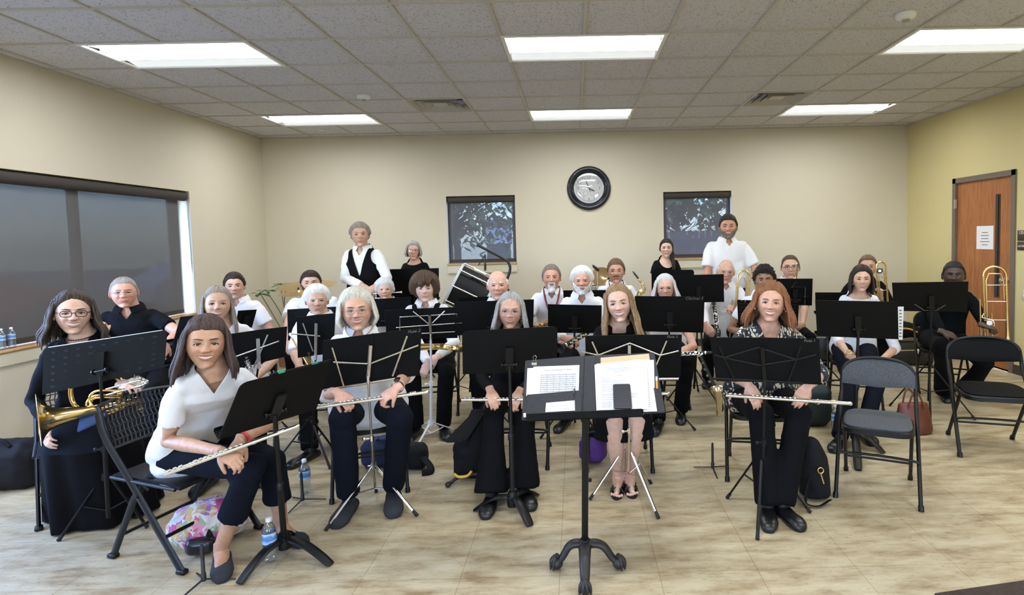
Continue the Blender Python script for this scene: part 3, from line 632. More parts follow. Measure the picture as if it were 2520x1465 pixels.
def make_hair(h, P, T, seed):
    "cap shell over the scalp, hanging curtain and loose locks; T maps head space to the world"
    rd = random.Random(seed); mb = MB(); th = h.get('th', .012); fz = h.get('fz', .070); sz = h.get('sz', -.005); bz = h.get('bz', -.060); part = h.get('part', 0.); cu = h.get('curl', 0.); bald = h.get('bald', 0)
    nu, nv = 84, 44; AZ, PH, X, Y, Z = head_grid(P, nu, nv); a = np.abs((AZ+PI) % (2*PI)-PI); sgn = np.sign(np.sin(AZ))
    k = np.degrees(a)
    ex = h.get('arch', 2.3 if h.get('cur') else 3.6); line = np.where(k < 74, fz-(fz-sz-.022)*(k/74)**ex+h.get('peak', 0)*np.exp(-(k/9)**2), np.where(k < 104, sz+.022-.022*sst(74, 80, k), sz+(bz-sz)*sst(104, 135, k)))
    if h.get('bangs'): line = np.where(k < 50, h['bangs']+.010*np.sin(AZ*9+1)+.012*sgn*(k/50), line)
    ed = h.get('ed', .014); tk = -.005+(th+.005)*sst(-.008, ed, Z-line)
    if h.get('crown'): tk = tk*(1+h['crown']*sst(.02, .11, Z))
    if h.get('side'): tk = tk*(1+h['side']*sst(35, 80, k)*sst(-.08, -.0, Z)*sst(.12, .05, Z))
    if part: tk = tk-.35*th*np.exp(-((X-part)/.006)**2)*sst(.02, .05, Z)*(Y < .03)
    if bald: tk = tk-(tk+.005)*sst(.030, .058, Z+.03*(np.cos(AZ) < 0)*-np.cos(AZ)*-1)
    inside = (Z > line-.016)
    px = np.stack([X, Y+.005, Z-.0], -1); c0 = np.array([0, .005, -.01]); nr = px-c0; nr /= np.linalg.norm(nr, axis=-1, keepdims=True)
    am = h.get('noise', .004)
    for j in range(nv+1):
        for i in range(nu):
            p = (X[j, i], Y[j, i], Z[j, i])
            if cu: d = noise.noise((p[0]*45+seed, p[1]*45, p[2]*45))*cu+noise.noise((p[0]*90+seed, p[1]*90, p[2]*90))*cu*.5
            else: d = noise.noise((AZ[j, i]*7+seed, p[1]*14, p[2]*9))*am+noise.noise((AZ[j, i]*22+seed, p[1]*20, p[2]*12))*am*.6
            tk[j, i] += d*min(1, max(0, tk[j, i]/(th*.6)))
    O = np.stack([X, Y, Z], -1)+nr*np.maximum(tk, -.006)[..., None]
    vs = [T(O[j, i]) for j in range(nv+1) for i in range(nu)]
    fs = [(j*nu+i, j*nu+(i+1) % nu, (j+1)*nu+(i+1) % nu, (j+1)*nu+i) for j in range(nv) for i in range(nu) if inside[j, i] or inside[j+1, i] or inside[j, (i+1) % nu]]
    fs.append(tuple(nv*nu+i for i in range(nu)))
    mb.add(vs, fs)
    cur = h.get('cur')
    if cu and not cur:
        for _ in range(h.get('nl', 160)):
            j = rd.randrange(nv//3, nv+1); i = rd.randrange(nu)
            if not inside[j, i]: continue
            p = O[j, i]; mb.ell(T(p), rd.uniform(.0045, .008)*(1+cu*8), None, 7, 5)
    if cur:
        a0 = math.radians(cur.get('a0', 58)); Lc = cur['L']; fl = cur.get('flare', .0); wv = cur.get('wave', .006); wf = cur.get('wf', 16); tl = cur.get('tips', .02); inw = cur.get('inw', 0.)
        nA, nZ = 72, 34; asym = cur.get('asym', 0.)
        def R_(az, z):
            zz = max(z, -.02); ph = math.asin(max(-1, min(1, zz/.118)))
            x, y, _ = head_surface(np.array([az]), np.array([ph]), P); x = float(x[0]); y = float(y[0]); return x, y
        outer = []; inner = []
        for kk in range(nA+1):
            az = a0+(2*PI-2*a0)*kk/nA; rim = min(1, min(kk, nA-kk)/6); side = 1 if math.sin(az) > 0 else -1
            Lk = Lc*(1+asym*side)+tl*noise.noise((az*6+seed, 3, 1))*1.6
            if cur.get('backshort') : Lk *= 1-cur['backshort']*max(0, -math.cos(az))
            for jj in range(nZ+1):
                t = jj/nZ; z = .075-(.075+Lk)*t; x, y = R_(az, z); n_ = math.hypot(x, y) or 1; ux, uy = x/n_, y/n_
                fk = fl*max(0, (-z+.01))/max(.05, Lk)
                if inw: fk -= inw*max(0, t-.75)/.25
                g = noise.noise((az*wf/2+seed, z*6, 2))*wv+math.sin(z*cur.get('zw', 0)+az*2+seed)*cur.get('za', 0)*t+noise.noise((az*wf*1.7, z*9+seed, 5))*wv*.5
                e = th*(.9+.1*rim)+fk+g
                back = max(0, -math.cos(az)); e -= back*max(0, -z-.03)*cur.get('backin', .35)
                outer.append((x+ux*e, y+uy*e+cur.get('fwd', 0)*max(0, -z-.05)*(1-back), z)); ti = .012+.010*rim*min(1, (1-t)*3+.2); inner.append((x+ux*(e-ti*(.4+.6*rim)), y+uy*(e-ti*(.4+.6*rim))+cur.get('fwd', 0)*max(0, -z-.05)*(1-back), z))
        n1 = nZ+1; N = (nA+1)*n1; fs = []
        for kk in range(nA):
            for jj in range(nZ):
                q = kk*n1+jj; fs += [(q, q+1, q+n1+1, q+n1), (N+q, N+q+n1, N+q+n1+1, N+q+1)]
            fs.append((kk*n1+nZ, N+kk*n1+nZ, N+(kk+1)*n1+nZ, (kk+1)*n1+nZ)); fs.append((kk*n1, (kk+1)*n1, N+(kk+1)*n1, N+kk*n1))
        for jj in range(nZ): fs += [(jj, N+jj, N+jj+1, jj+1), (nA*n1+jj, nA*n1+jj+1, N+nA*n1+jj+1, N+nA*n1+jj)]
        mb.add([T(p) for p in outer+inner], fs)
        for _ in range(cur.get('locks', 46)):                      # loose locks over the curtain
            kk = rd.randrange(0, nA+1); r0 = rd.uniform(.0, .0035); e = rd.uniform(-.06, .06); pth = []
            j0 = rd.randrange(0, nZ//3)
            for jj in range(j0, nZ+1, 3):
                p = V(outer[kk*n1+jj]); p.x *= 1.01; p.y *= 1.01; a_ = e*(jj-j0)/nZ; p = V((p.x*math.cos(a_)-p.y*math.sin(a_), p.x*math.sin(a_)+p.y*math.cos(a_), p.z)); pth.append(T(p))
            q = T(V((p.x, p.y, p.z-rd.uniform(.2, 1)*tl)) ); pth.append(q)
            m_ = len(pth); mb.tube(pth, [(.002+.0045*math.sin(PI*min(1, (i+1)/m_*1.0)))*(1+r0*60) for i in range(m_-1)]+[.0006], 6)
    if not bald and not cu:
        OK = Z > line+.008
        for _ in range(h.get('strands', 70)):                       # short combed strands over the cap
            j = rd.randrange(nv//2, nv); i = rd.randrange(nu)
            if not inside[j, i] or Z[j, i] > .104: continue
            dj = -rd.choice((4, 5, 6)); pth = []; di = rd.choice((-1, 0, 1)) if h.get('comb') is None else h['comb']
            for s in range(5):
                jj = int(max(0, j+dj*s/4)); ii = int(i+di*s) % nu
                if not OK[jj, ii]: break
                pth.append(T(O[jj, ii]+nr[jj, ii]*.0004))
            if len(pth) > 2: mb.tube(pth, [.001]+[.0027]*(len(pth)-2)+[.0006], 5)
    for ex in h.get('extra', ()):                                  # braid, bun, fringe: tubes given in head space
        pts, rr, kind = ex
        if kind == 'braid':
            P_ = smoothpath(pts, 9)
            for s in (0, 1, 2):
                pp = []
                for i, q in enumerate(P_): f = i*.75+s*2*PI/3; pp.append(T(V(q)+V((math.cos(f)*rr*.55, math.sin(2*f)*rr*.3, 0))))
                m_ = len(pp); mb.tube(pp, [rr*.75*(1-.6*i/m_) for i in range(m_)], 8)
        else:
            P_ = [T(q) for q in smoothpath(pts, 5)]; m_ = len(P_); mb.tube(P_, [rr*(math.sin(PI*(.12+.86*i/m_)))**.6 for i in range(m_)], 9, flat=.6)
    return mb

def make_beard(bd, P, T, seed):
    "facial hair: patch of the face surface lifted outwards"
    mb = MB(); nu, nv = 110, 64; AZ, PH, X, Y, Z = head_grid(P, nu, nv); k = np.abs(np.degrees((AZ+PI) % (2*PI)-PI)); th = bd.get('th', .008); kind = bd['k']
    mw = .031; mouth = gs2(X, Z, 0, -.058, mw*.82, .0095)
    if kind == 'full': m_ = sst(-.038, -.052, Z+.0*X+(k > 30)*(-.0)*(k-30))*1.; m_ = np.where(k < 30, m_, sst(-.046+.0012*np.minimum(k-30, 40), -.06+.0012*np.minimum(k-30, 40), Z)); m_ = m_*(k < 100)
    elif kind == 'goatee': m_ = sst(.047, .038, np.abs(X)*1.15+np.abs(Z+.075)*.35)*sst(-.037, -.045, Z)
    else: m_ = gs2(X, Z, 0, -.0455, .026, .0062)*1.4
    if kind != 'must': m_ = m_*(1-np.clip(mouth*1.7, 0, 1))
    m_ = np.clip(m_, 0, 1); ext = bd.get('ext', 0.)
    c0 = np.array([0, .02, -.03]); O = np.stack([X, Y, Z], -1); nr = O-c0; nr /= np.linalg.norm(nr, axis=-1, keepdims=True)
    for j in range(nv+1):
        for i in range(nu):
            if m_[j, i] > .02: O[j, i] += nr[j, i]*(m_[j, i]*th*(1+.5*noise.noise((X[j, i]*120+seed, Y[j, i]*120, Z[j, i]*60)))-.0008)+np.array([0, -.3, -1])*ext*sst(-.08, -.118, Z[j, i])
    use = m_ > .06
    fs = [(j*nu+i, j*nu+(i+1) % nu, (j+1)*nu+(i+1) % nu, (j+1)*nu+i) for j in range(nv) for i in range(nu) if use[j, i] and use[j+1, i] and use[j, (i+1) % nu]]
    mb.add([T(O[j, i]) for j in range(nv+1) for i in range(nu)], fs); return mb

def glasses(mb, g, P, T, fy):
    w, hh, r = g.get('w', .024), g.get('h', .0155), g.get('r', .0011); y = fy(.031, .0)-.0175; pts2 = []
    for s in (-1, 1):
        c = V((s*.0325, y, .003)); pw = g.get('pw', 3.2); pts = []
        for i in range(28):
            a = 2*PI*i/28; ca, sa = math.cos(a), math.sin(a)
            X_ = w*math.copysign(abs(ca)**(2/pw), ca); Z_ = hh*math.copysign(abs(sa)**(2/pw), sa); pts.append(c+V((X_, abs(X_*s+.0)*.0+(X_*s > 0)*X_*s*.22, Z_)))
        mb.tube([T(p) for p in pts], r, 6, 0, closed=True)
        mb.add([T(p) for p in pts], [tuple(range(28))], 1, True)
        e = V((s*(.0325+w), y+w*.22, .008)); mb.tube([T(e), T((s*.073*P.get('wide', 1), y+.035, .010)), T((s*.078*P.get('wide', 1), .0, .006)), T((s*.075*P.get('wide', 1), .022, -.010))], r*1.1, 6)
    mb.tube([T(p) for p in arc((-.0325+w, y, .006), (0, y-.004, .012), (.0325-w, y, .006), 6)], r, 6)

def hand(mb, w, d, nrm, th, curl=.6, sc=1., spread=0., cl=None):
    "palm, four fingers and a thumb. d: finger direction, nrm: back of the hand, th: +1/-1 side of the thumb along d x nrm"
    w = V(w); d = V(d).normalized(); nrm = V(nrm); nrm = (nrm-d*nrm.dot(d)).normalized(); b = d.cross(nrm)*th
    secs = [(-.03, .026, .020), (.0, .026, .019), (.02, .033, .018), (.045, .039, .016), (.07, .041, .0145), (.088, .038, .011)]
    mb.tube([w+d*s*sc+nrm*(-.002)*sc for s, _, _ in secs], [(rb*sc, rn*sc) for _, rb, rn in secs], 16, up=nrm)
    # order: u = up x d -> sideways, so first radius is the width
    offs = [(.029, .082, .066, .0085), (.0100, .087, .075, .0088), (-.0095, .085, .070, .0084), (-.028, .077, .055, .0074)]
    for q, (ob, od, ln, r) in enumerate(offs):
        c = (cl[q] if cl else curl); p = w+(b*ob+d*od-nrm*.003)*sc; dd = (d+b*(ob*spread*4)).normalized(); ax = dd.cross(nrm).normalized(); pts = [p-dd*.018*sc, p]; rr = [r*1.0, r*1.05]
        for s, (f, a) in enumerate(((.45, .75), (.31, 1.15), (.24, .8))):
            dd = Matrix.Rotation(-c*a, 3, ax) @ dd; p = p+dd*ln*f*sc; pts.append(p); rr.append(r*(1-.1*(s+1)))
        mb.tube(pts, [x*sc for x in rr], 10); mb.ell(pts[-1], rr[-1]*sc, None, 8, 6)
    p = w+(b*.024+d*.022-nrm*.006)*sc; dd = (d*.72+b*.62-nrm*.25).normalized(); pts = [p-dd*.01*sc, p+dd*.02*sc]; ax = dd.cross(nrm+b*.4).normalized()
    dd = Matrix.Rotation(-.25-.3*curl, 3, ax) @ (dd+d*.25).normalized(); pts.append(pts[-1]+dd*.032*sc); dd = Matrix.Rotation(-.2-.25*curl, 3, ax) @ dd; pts.append(pts[-1]+dd*.024*sc)
    mb.tube(pts, [.013*sc, .0125*sc, .0098*sc, .0078*sc], 10); mb.ell(pts[-1], .0078*sc, None, 8, 6)

def ik(a, c, l1, l2, pole):
    a, c = V(a), V(c); d = c-a; L = d.length; mx = (l1+l2)*.995
    if L > mx: l1 *= L/mx; l2 *= L/mx
    u = d.normalized(); pole = V(pole); pole = (pole-u*pole.dot(u)).normalized(); x = (l1*l1-l2*l2+L*L)/(2*L); h = math.sqrt(max(0, l1*l1-x*x)); return a+u*x+pole*h

WHITEC = mat('white_cotton', (.78, .78, .80), .85, 0, .22, 70, sheen=.1)
KNITW = mat('white_textured_knit', (.76, .75, .77), .9, 0, .9, 55)
BLACKC = mat('black_cotton', (.0042, .0042, .0055), .9, 0, .2, 80, spec=.12)
NAVYC = mat('navy_trouser_cloth', (.0048, .0062, .012), .9, 0, .2, 80, spec=.12)
SHOE = mat('black_shoe_leather', (.006, .006, .007), .35); SHOEF = mat('dark_fabric_shoe', (.018, .020, .026), .85, 0, .3, 300)
FLORAL = mat('black_cream_floral_cloth', (.02, .02, .03), .7)
n, L, b = nodes(FLORAL); tc = n.new('ShaderNodeTexCoord'); nz = n.new('ShaderNodeTexNoise'); nz.inputs['Scale'].default_value = 9; nz.inputs['Detail'].default_value = 2.5; nz.inputs['Distortion'].default_value = 2.6; L.new(tc.outputs['Object'], nz.inputs[0])
vz = n.new('ShaderNodeTexVoronoi'); vz.inputs['Scale'].default_value = 12; vz.feature = 'SMOOTH_F1'; wv = n.new('ShaderNodeTexWave'); wv.inputs['Scale'].default_value = 16; wv.inputs['Distortion'].default_value = 14; wv.inputs['Detail'].default_value = 2; L.new(tc.outputs['Object'], wv.inputs[0])
ma = n.new('ShaderNodeMath'); ma.operation = 'MULTIPLY'; r1 = ramp(n, [(.50, (0, 0, 0)), (.56, (1, 1, 1))]); r2 = ramp(n, [(.25, (.15, .15, .15)), (.6, (1, 1, 1))]); L.new(nz.outputs[0], r1.inputs[0]); L.new(wv.outputs[0], r2.inputs[0]); L.new(r1.outputs[0], ma.inputs[0]); L.new(r2.outputs[0], ma.inputs[1])
r3 = ramp(n, [(.35, (.010, .012, .022)), (.6, (.68, .63, .48))]); L.new(ma.outputs[0], r3.inputs[0]); L.new(r3.outputs[0], b.inputs['Base Color'])

SK = dict(fair=(.62, .375, .265), pink=(.64, .37, .27), tan=(.53, .305, .20), med=(.57, .345, .235), brown=(.29, .15, .085), deep=(.065, .036, .025), pale=(.69, .45, .345), red=(.58, .30, .205))
def person(name_lb, px, top, chin, y, rz=0., trz=None, stand=False, sex='f', bulk=1., skin='fair', hair=None, hairc='brown', face=None, beard=None, glass=None,
           top_=None, bottom=None, arms=None, legs=None, hh=None, headrot=(0, 0, 0), lean=(0, 0), det=1, hairtop=.012, seat=.455, zoff=0., shw=1., browc=None, sxy=None):
    """px, top, chin: where the head is seen; y: distance. rz / trz: yaw of hips / chest. arms: for each side wrist, finger direction, back normal, curl"""
    face = dict(face or {}); P = face
    ptop = W(px, top, y); pch = W(px, chin, y); H = (ptop.z-pch.z); ht = hairtop; hs = (H-ht)/.236; cz = pch.z+.118*hs; hc = V((ptop.x*.5+pch.x*.5, y, cz))
    if hh: hs = hh/.236
    bs = min(1.12, max(.9, hs*.5+.5)); gg = .0535*((top_ or {}).get('loose', 1.)-1)                        # body scale follows the head only partly
    loc = V((hc.x+lean[0], y+.05+lean[1], 0)) if sxy is None else V((sxy[0], sxy[1], 0)); root = thing('person', loc, name_lb, 'person')
    root['group'] = 'musicians of the band'
    trz = rz if trz is None else trz
    RH = Matrix.Rotation(math.radians(rz), 3, 'Z'); RT = Matrix.Rotation(math.radians(trz), 3, 'Z')
    neck = hc+V((0, .018*hs, -.108*hs))                         # base of the neck front/back centre
    neck.y += .02
    hipz = .95*bs if stand else seat+.085; hip = V((loc.x, loc.y+(.02 if stand else .03), hipz))
    cn = neck+RT@V((0, .012, -.038)); bk = bulk
    def spine(t): return hip.lerp(cn, t)+RH@V((0, .03*math.sin(PI*t)*(0 if stand else 1), 0))
    sw = (.134 if sex == 'f' else .155)*shw*(.85+.15*bk)*bs; TH = cn.z-hip.z
    sh = [cn+RT@V((s*sw, .012, -.056*bs-gg*1.2)) for s in (-1, 1)]
    # ---- upper garment
    tp = dict(k='polo', m=WHITEC, sl='short'); tp.update(top_ or {}); gm = tp['m']; th = .008
    def torso(mb, off, top=True):
        f = sex == 'f'; w_ = bk; pts = []; R = []
        base = .165*w_+.01 if f else .155*w_+.01
        prof = [(-.09, base*1.03, .115*w_), (.0, base*1.06, .125*w_), (.16, base*1.0, .122*w_+.012*(w_ > 1.15)), (.34, (.135 if f else .148)*w_+.006, .112*w_+.015*(w_ > 1.15)), (.52, (.140 if f else .160)*(.3+.7*w_)+.006, .108*w_), (.68, .155*(.5+.5*w_) if f else .175*(.5+.5*w_), (.130 if f else .116)*(.5+.5*w_)),
                (.80, .148*(.6+.4*w_)*bs if f else .168*(.6+.4*w_)*bs, (.112 if f else .108)*(.6+.4*w_)), (.90, sw*1.0, .092*bs), (.955, sw*.84, .080*bs), (.995, sw*.64, .070*bs), (1.025, sw*.46, .062*bs)]
        for t, rx, ry in prof:
            c = spine(t); Rm = Matrix.Rotation(math.radians(rz+(trz-rz)*min(1, max(0, t*1.15))), 3, 'Z')
            belly = -.022*(w_-1)*2 if .05 < t < .5 else 0; bust = -.018 if (f and .6 < t < .75) else 0
            c = c+Rm@V((0, belly+bust, 0)); pts.append((c, rx+off, ry+off, Rm))
        n_ = 28; vs = []
        for c, rx, ry, Rm in pts:
            for k in range(n_):
                a = 2*PI*k/n_; ca, sa = math.cos(a), math.sin(a); e = .86; vs.append(c+Rm@V((rx*math.copysign(abs(ca)**e, ca), ry*math.copysign(abs(sa)**e, sa), 0)))
        N = len(pts); fs = [(j*n_+k, j*n_+(k+1) % n_, (j+1)*n_+(k+1) % n_, (j+1)*n_+k) for j in range(N-1) for k in range(n_)]+[tuple(range(n_-1, -1, -1)), tuple((N-1)*n_+k for k in range(n_))]
        mb.add(vs, fs)
        mb.tube([cn+V((0, .01, -.01)), cn+V((0, .008, .022)), neck+V((0, .004, -.008))], [(sw*.62+off, .068*bs+off), (.082*bs+off, .064*bs+off), (.060*bs+off*.8, .056*bs+off*.8)], 20, up=RT@V((0, 1, 0)))
    arms = arms or {}; A = []
    for i, s in enumerate((-1, 1)):
        a = dict(arms.get('LR'[i], {}))
        if 'w' not in a: a['w'] = (hip+RH@V((s*.11, -.30, .09))) if not stand else sh[i]+RT@V((s*.06, -.05, -.52))
        a.setdefault('d', RH@V((-s*.25, -.85, -.25)) if not stand else V((0, -.1, -1))); a.setdefault('n', V((0, 0, 1)) if not stand else RT@V((s, 0, 0))); a.setdefault('c', .5)
        a.setdefault('pole', RT@V((s*.7, .35, -.8))); a['w'] = V(a['w']); a['s'] = sh[i]
        a['e'] = V(a['e']) if 'e' in a else ik(sh[i], a['w'], .285*bs, .25*bs, a['pole']); A.append(a)
    ar = (.9+.25*(bk-1)+(.04 if sex == 'm' else -.04))
    # ---- skin body
    vx = .0042 if det == 2 else (.006 if det == 1 else .008)
    bodyv = MB()
    bare = tp.get('neck') is not None or tp['k'] in ('vneck', 'scoop', 'collar', 'polo', 'vest')
    mbT = MB()
    if bare: torso(mbT, -.010)
    nk = .055 if sex == 'f' else .063; nk *= (.8+.2*bk)*bs
    mbT.tube([cn+V((0, .02, -.03)), neck+V((0, .006, 0)), hc+V((0, .028*hs, -.070*hs)), hc+V((0, .03*hs, -.01))], [nk*1.25, nk, nk*.97, nk*.9], 18)
    me1 = voxel(mbT, .010, 3)
    mbA = MB()
    for i, a in enumerate(A):
        s, e, w = a['s'], a['e'], a['w']; d1 = (w-e).normalized()
        mid = e.lerp(w, .3)
        ls = .80 if tp['sl'] == 'long' else 1.; mbA.tube([s.lerp(e, .12), s.lerp(e, .35), s.lerp(e, .75), e, mid, e.lerp(w, .7), w+d1*.006], [.032*ar*bs*ls, .044*ar*bs*ls, .041*ar*bs*ls, .0395*ar*bs*ls, .041*ar*bs*ls, .031*ar*bs*ls, (.0245*bs, .0245*bs)], 14)
        mbA.ell(e, .0400*ar*bs*ls, None, 12, 8)
        hand(mbA, w, a['d'], a['n'], a.get('th', (1 if i == 0 else -1)*(1 if a.get('flip') is None else -1)), a['c'], (.98 if sex == 'f' else 1.06)*bs, cl=a.get('cl'))
    lg = dict(legs or {}); bot = dict(k='trousers', m=BLACKC); bot.update(bottom or {})
    # ---- legs
    Lg = []
    for i, s in enumerate((-1, 1)):
        hp = hip+RH@V((s*.095*(.6+.4*bk), -.02, -.01 if not stand else -.06)); an = lg.get('LR'[i])
        if an is None: an = hip+RH@V((s*(.14 if not stand else .10), -.42 if not stand else .0, 0)); an = V((an.x, an.y, .09))
        an = V(an); an.z = max(an.z, .085); td = V(lg.get('t'+'LR'[i], RH@V((s*.25, -1, 0)))); kn = lg.get('k'+'LR'[i])
        kn = V(kn) if kn is not None else (ik(hp, an, .43*bs, .42*bs, RH@V((s*.15, -1, .9))) if not stand else hp.lerp(an, .5)+V((0, -.02, 0)))
        if not stand: kn.z = min(kn.z, seat+.13)
        Lg.append((hp, kn, an, td))
    if bot['k'] in ('capri', 'dress') or lg.get('bare'):
        for hp, kn, an, td in Lg:
            mbA.tube([kn+(hp-kn)*.2, kn, kn.lerp(an, .18), kn.lerp(an, .4), kn.lerp(an, .75), an], [.062, .055, .052, .054, .037, .033], 14)
            f = td.normalized(); mbA.tube([an+V((0, 0, .02)), an+V((0, 0, -.03))-f*.0, V((an.x, an.y, .045))+f*.04, V((an.x, an.y, .030))+f*.10, V((an.x, an.y, .024))+f*.145], [.034, .036, (.033, .032), (.040, .020), (.036, .012)], 12, up=(0, 0, 1))
            mbA.ell(V((an.x, an.y, .04))-f*.02, (.032, .034, .035))
            if bot['k'] == 'dress':
                sd = f.cross(V((0, 0, 1)))
                for q in range(5): mbA.ell(V((an.x, an.y, .022))+f*(.168-.010*abs(q-1.2))+sd*(-.031+.0155*q)*(1 if td.x < 0 else -1), (.0085, .013, .010), None, 8, 6)
    me2 = voxel(mbA, vx, 2 if det < 2 else 2, .4)
    # head on top
    nu, nv = (128, 100) if det == 2 else ((84, 60) if det == 1 else (64, 46))
    AZ, PH, X, Y, Z = head_grid(P, nu, nv); Rr = Matrix.Rotation(math.radians(headrot[2])+math.atan2(-hc.x, hc.y)*.92, 3, 'Z') @ Matrix.Rotation(math.radians(headrot[0]), 3, 'X') @ Matrix.Rotation(math.radians(headrot[1]), 3, 'Y')
    def T(p): return hc+Rr@(V(p)*hs)
    hv = [T((X[j, i], Y[j, i], Z[j, i])) for j in range(nv+1) for i in range(nu)]; hf = grid_faces(nu, nv+1)+[tuple(range(nu-1, -1, -1)), tuple(nv*nu+i for i in range(nu))]
    fr = Y.ravel() < -.02; fx, fyy, fz_ = X.ravel()[fr], Y.ravel()[fr], Z.ravel()[fr]
    def fy(x, z):
        d = (fx-x)**2+(fz_-z)**2; k = np.argsort(d)[:4]; w = 1/(d[k]+1e-8); return float((fyy[k]*w).sum()/w.sum())
    sk = np.array(SK[skin]); lipc = np.array(P.get('lip', sk*np.array([.74, .42, .45] if sex == 'f' else [.80, .55, .53])))
    xs, zs = X.ravel(), Z.ravel(); ys = Y.ravel(); col = np.tile(sk, (len(xs), 1)); fw = sst(.0, .05, -ys)
    bl = (gs2(xs, zs, .04, -.022, .022, .018)+gs2(xs, zs, -.04, -.022, .022, .018)+gs2(xs, zs, 0, -.024, .014, .012))*fw*P.get('blush', .5); col *= (1-bl[:, None]*np.array([.02, .22, .22]))
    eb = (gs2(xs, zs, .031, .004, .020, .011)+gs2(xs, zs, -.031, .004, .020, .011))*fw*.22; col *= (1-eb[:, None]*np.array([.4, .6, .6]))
    if P.get('stub'): st = sst(-.036, -.05, zs)*fw*P['stub']; col = col*(1-st[:, None]*np.array([.5, .45, .4]))
    # features
    fm = MB(); sm = P.get('smile', .5); mwid = .0245+.0095*sm; zc = -.0575; op = P.get('open', 0.)
    def mouthpt(u, up, lift=0.): # u in -1..1
        x = u*mwid; z = zc+.0065*sm*u*u*1.5+(up*(.0046+.0075*op)*(1-u*u) if up else 0)+lift; return x, z
    if op > 0:
        vs = []; NU = 16
        for k in range(NU+1):
            u = -1+2*k/NU
            for r in range(5):
                q = -1+2*r/4; x, z = mouthpt(u*.93, q); vs.append(T((x, fy(x, z)-.0012-.0012*(1-q*q), z)))
        fm.add(vs, [(k*5+r, (k+1)*5+r, (k+1)*5+r+1, k*5+r+1) for k in range(NU) for r in range(4)], 2 if P.get('teeth', 1) else 3)
    for up in (1, -1):
        pts = []; rr = []
        for k in range(13):
            u = -1+2*k/12; x, z = mouthpt(u, up if op else up*.35); cup = -.0012*math.exp(-(u/.14)**2)*(up > 0)
            pts.append(T((x, fy(x, z)-.0004, z+cup))); rr.append((.0042 if up > 0 else .0054)*hs*(1-abs(u)**2.2*.85)+.0003)
        fm.tube(pts, [(r*.8, r) for r in rr], 8, 1, up=Rr@V((0, 0, 1)))
    sq = P.get('squint', .35)
    for s in (-1, 1):
        ex, ez = s*.0315, .004; ey = fy(ex, ez); c = V((ex, ey+.0045, ez)); hgt = .0092*(1-.45*sq)
        fm.ell(T(c), (.0165*hs, .0090*hs, hgt*1.12*hs), Rr, 14, 10, 4)
        gx = P.get('gaze', 0.)*.003
        fm.ell(T((ex+gx, ey-.0026, ez)), (.0074*hs, .0026*hs, min(.0074, hgt*1.02)*hs), Rr, 12, 8, 5); fm.ell(T((ex+gx, ey-.0042, ez)), (.0035*hs, .001*hs, .0035*hs), Rr, 8, 6, 6)
        up_ = []; dn_ = []
        for k in range(9):
            u = -1+2*k/8; x = ex+u*.0182; zu = ez+hgt*1.05*(1-u*u)-.0005*s*u; zl = ez-hgt*.95*(1-u*u); yy = ey+.0042-.0095*(1-u*u)**.8
            up_.append(T((x, yy-.001, zu))); dn_.append(T((x, yy+.0005, zl)))
        fm.tube(up_, [(.0027-.0010*abs(-1+2*k/8))*hs for k in range(9)], 7, 0); fm.tube(dn_, [.0017*hs*(1-.4*abs(-1+2*k/8)) for k in range(9)], 7, 0)
        fm.tube([q+Rr@V((0, -.0024*hs, -.0012*hs)) for q in up_], [(.0015 if sex == 'm' else .0024)*hs]*9, 5, 6)
        br = []
        for k in range(8):
            u = k/7; x = s*(.013+.038*u); z = .0225+.0065*math.sin(PI*u*.62+.35)+P.get('browz', 0); br.append(T((x, fy(x, z)-.0010, z)))
        bw = P.get('brow', .0032 if sex == 'm' else .0026); fm.tube(br, [(bw*.9*hs*(.75+.5*math.sin(PI*min(1, k/6))) if k < 7 else .0006, .0016*hs) for k in range(8)], 6, 7, up=Rr@V((0, -1, 0)))
        # ear: rim, bowl and lobe
        ec = V((s*.0765*P.get('wide', 1), .006, -.006)); eo = []
        for k in range(12):
            a = math.radians(-70+k*28); eo.append(T(ec+V((s*(.006+.006*math.sin(a*.5)**2), .012*math.cos(a)+.004, .027*math.sin(a)+.004*math.cos(a)))))
        fm.tube(eo, [.0040*hs]*12, 7, 0); fm.ell(T(ec+V((s*.001, .003, -.002))), (.006*hs, .013*hs, .026*hs), Rr, 10, 8, 0); fm.ell(T(ec+V((s*.004, -.002, -.024))), (.0045*hs, .0075*hs, .009*hs), Rr, 8, 6, 0)
        fm.ell(T((s*.0065, fy(s*.0065, -.0335)+.0006, -.0335)), (.0035*hs, .0022*hs, .0015*hs), Rr, 8, 5, 3)
    # one mesh: arms and hands, chest and neck, head, features
    ic = {'blue': (.05, .085, .13), 'brown': (.045, .02, .01), 'green': (.09, .11, .07)}[P.get('iris', 'brown')]
    mats = [SKIN, mat('lips_'+skin+('_rose' if 'lip' in P else '')+('' if sex == 'f' else '_pale'), tuple(lipc), .45), TEETH, MOUTH, EYEW, mat('iris_'+P.get('iris', 'brown'), ic, .15), PUPIL, HM(browc or hairc)]
    V_, F_, M_, C_ = [], [], [], []
    for me in (me1, me2):
        o = len(V_); V_ += [v.co[:] for v in me.vertices]; F_ += [tuple(i+o for i in p.vertices) for p in me.polygons]; M_ += [0]*len(me.polygons); C_ += [tuple(sk)]*len(me.vertices); D.meshes.remove(me)
    o = len(V_); V_ += [tuple(p) for p in hv]; F_ += [tuple(i+o for i in f) for f in hf]; M_ += [0]*len(hf); C_ += [tuple(c) for c in col]
    o = len(V_); V_ += [tuple(p) for p in fm.v]; F_ += [tuple(i+o for i in f) for f in fm.f]; M_ += fm.m; C_ += [tuple(sk*.97)]*len(fm.v)
    me = D.meshes.new('body'); me.from_pydata([(a-loc.x, b_-loc.y, c) for a, b_, c in V_], [], F_); [me.materials.append(q) for q in mats]
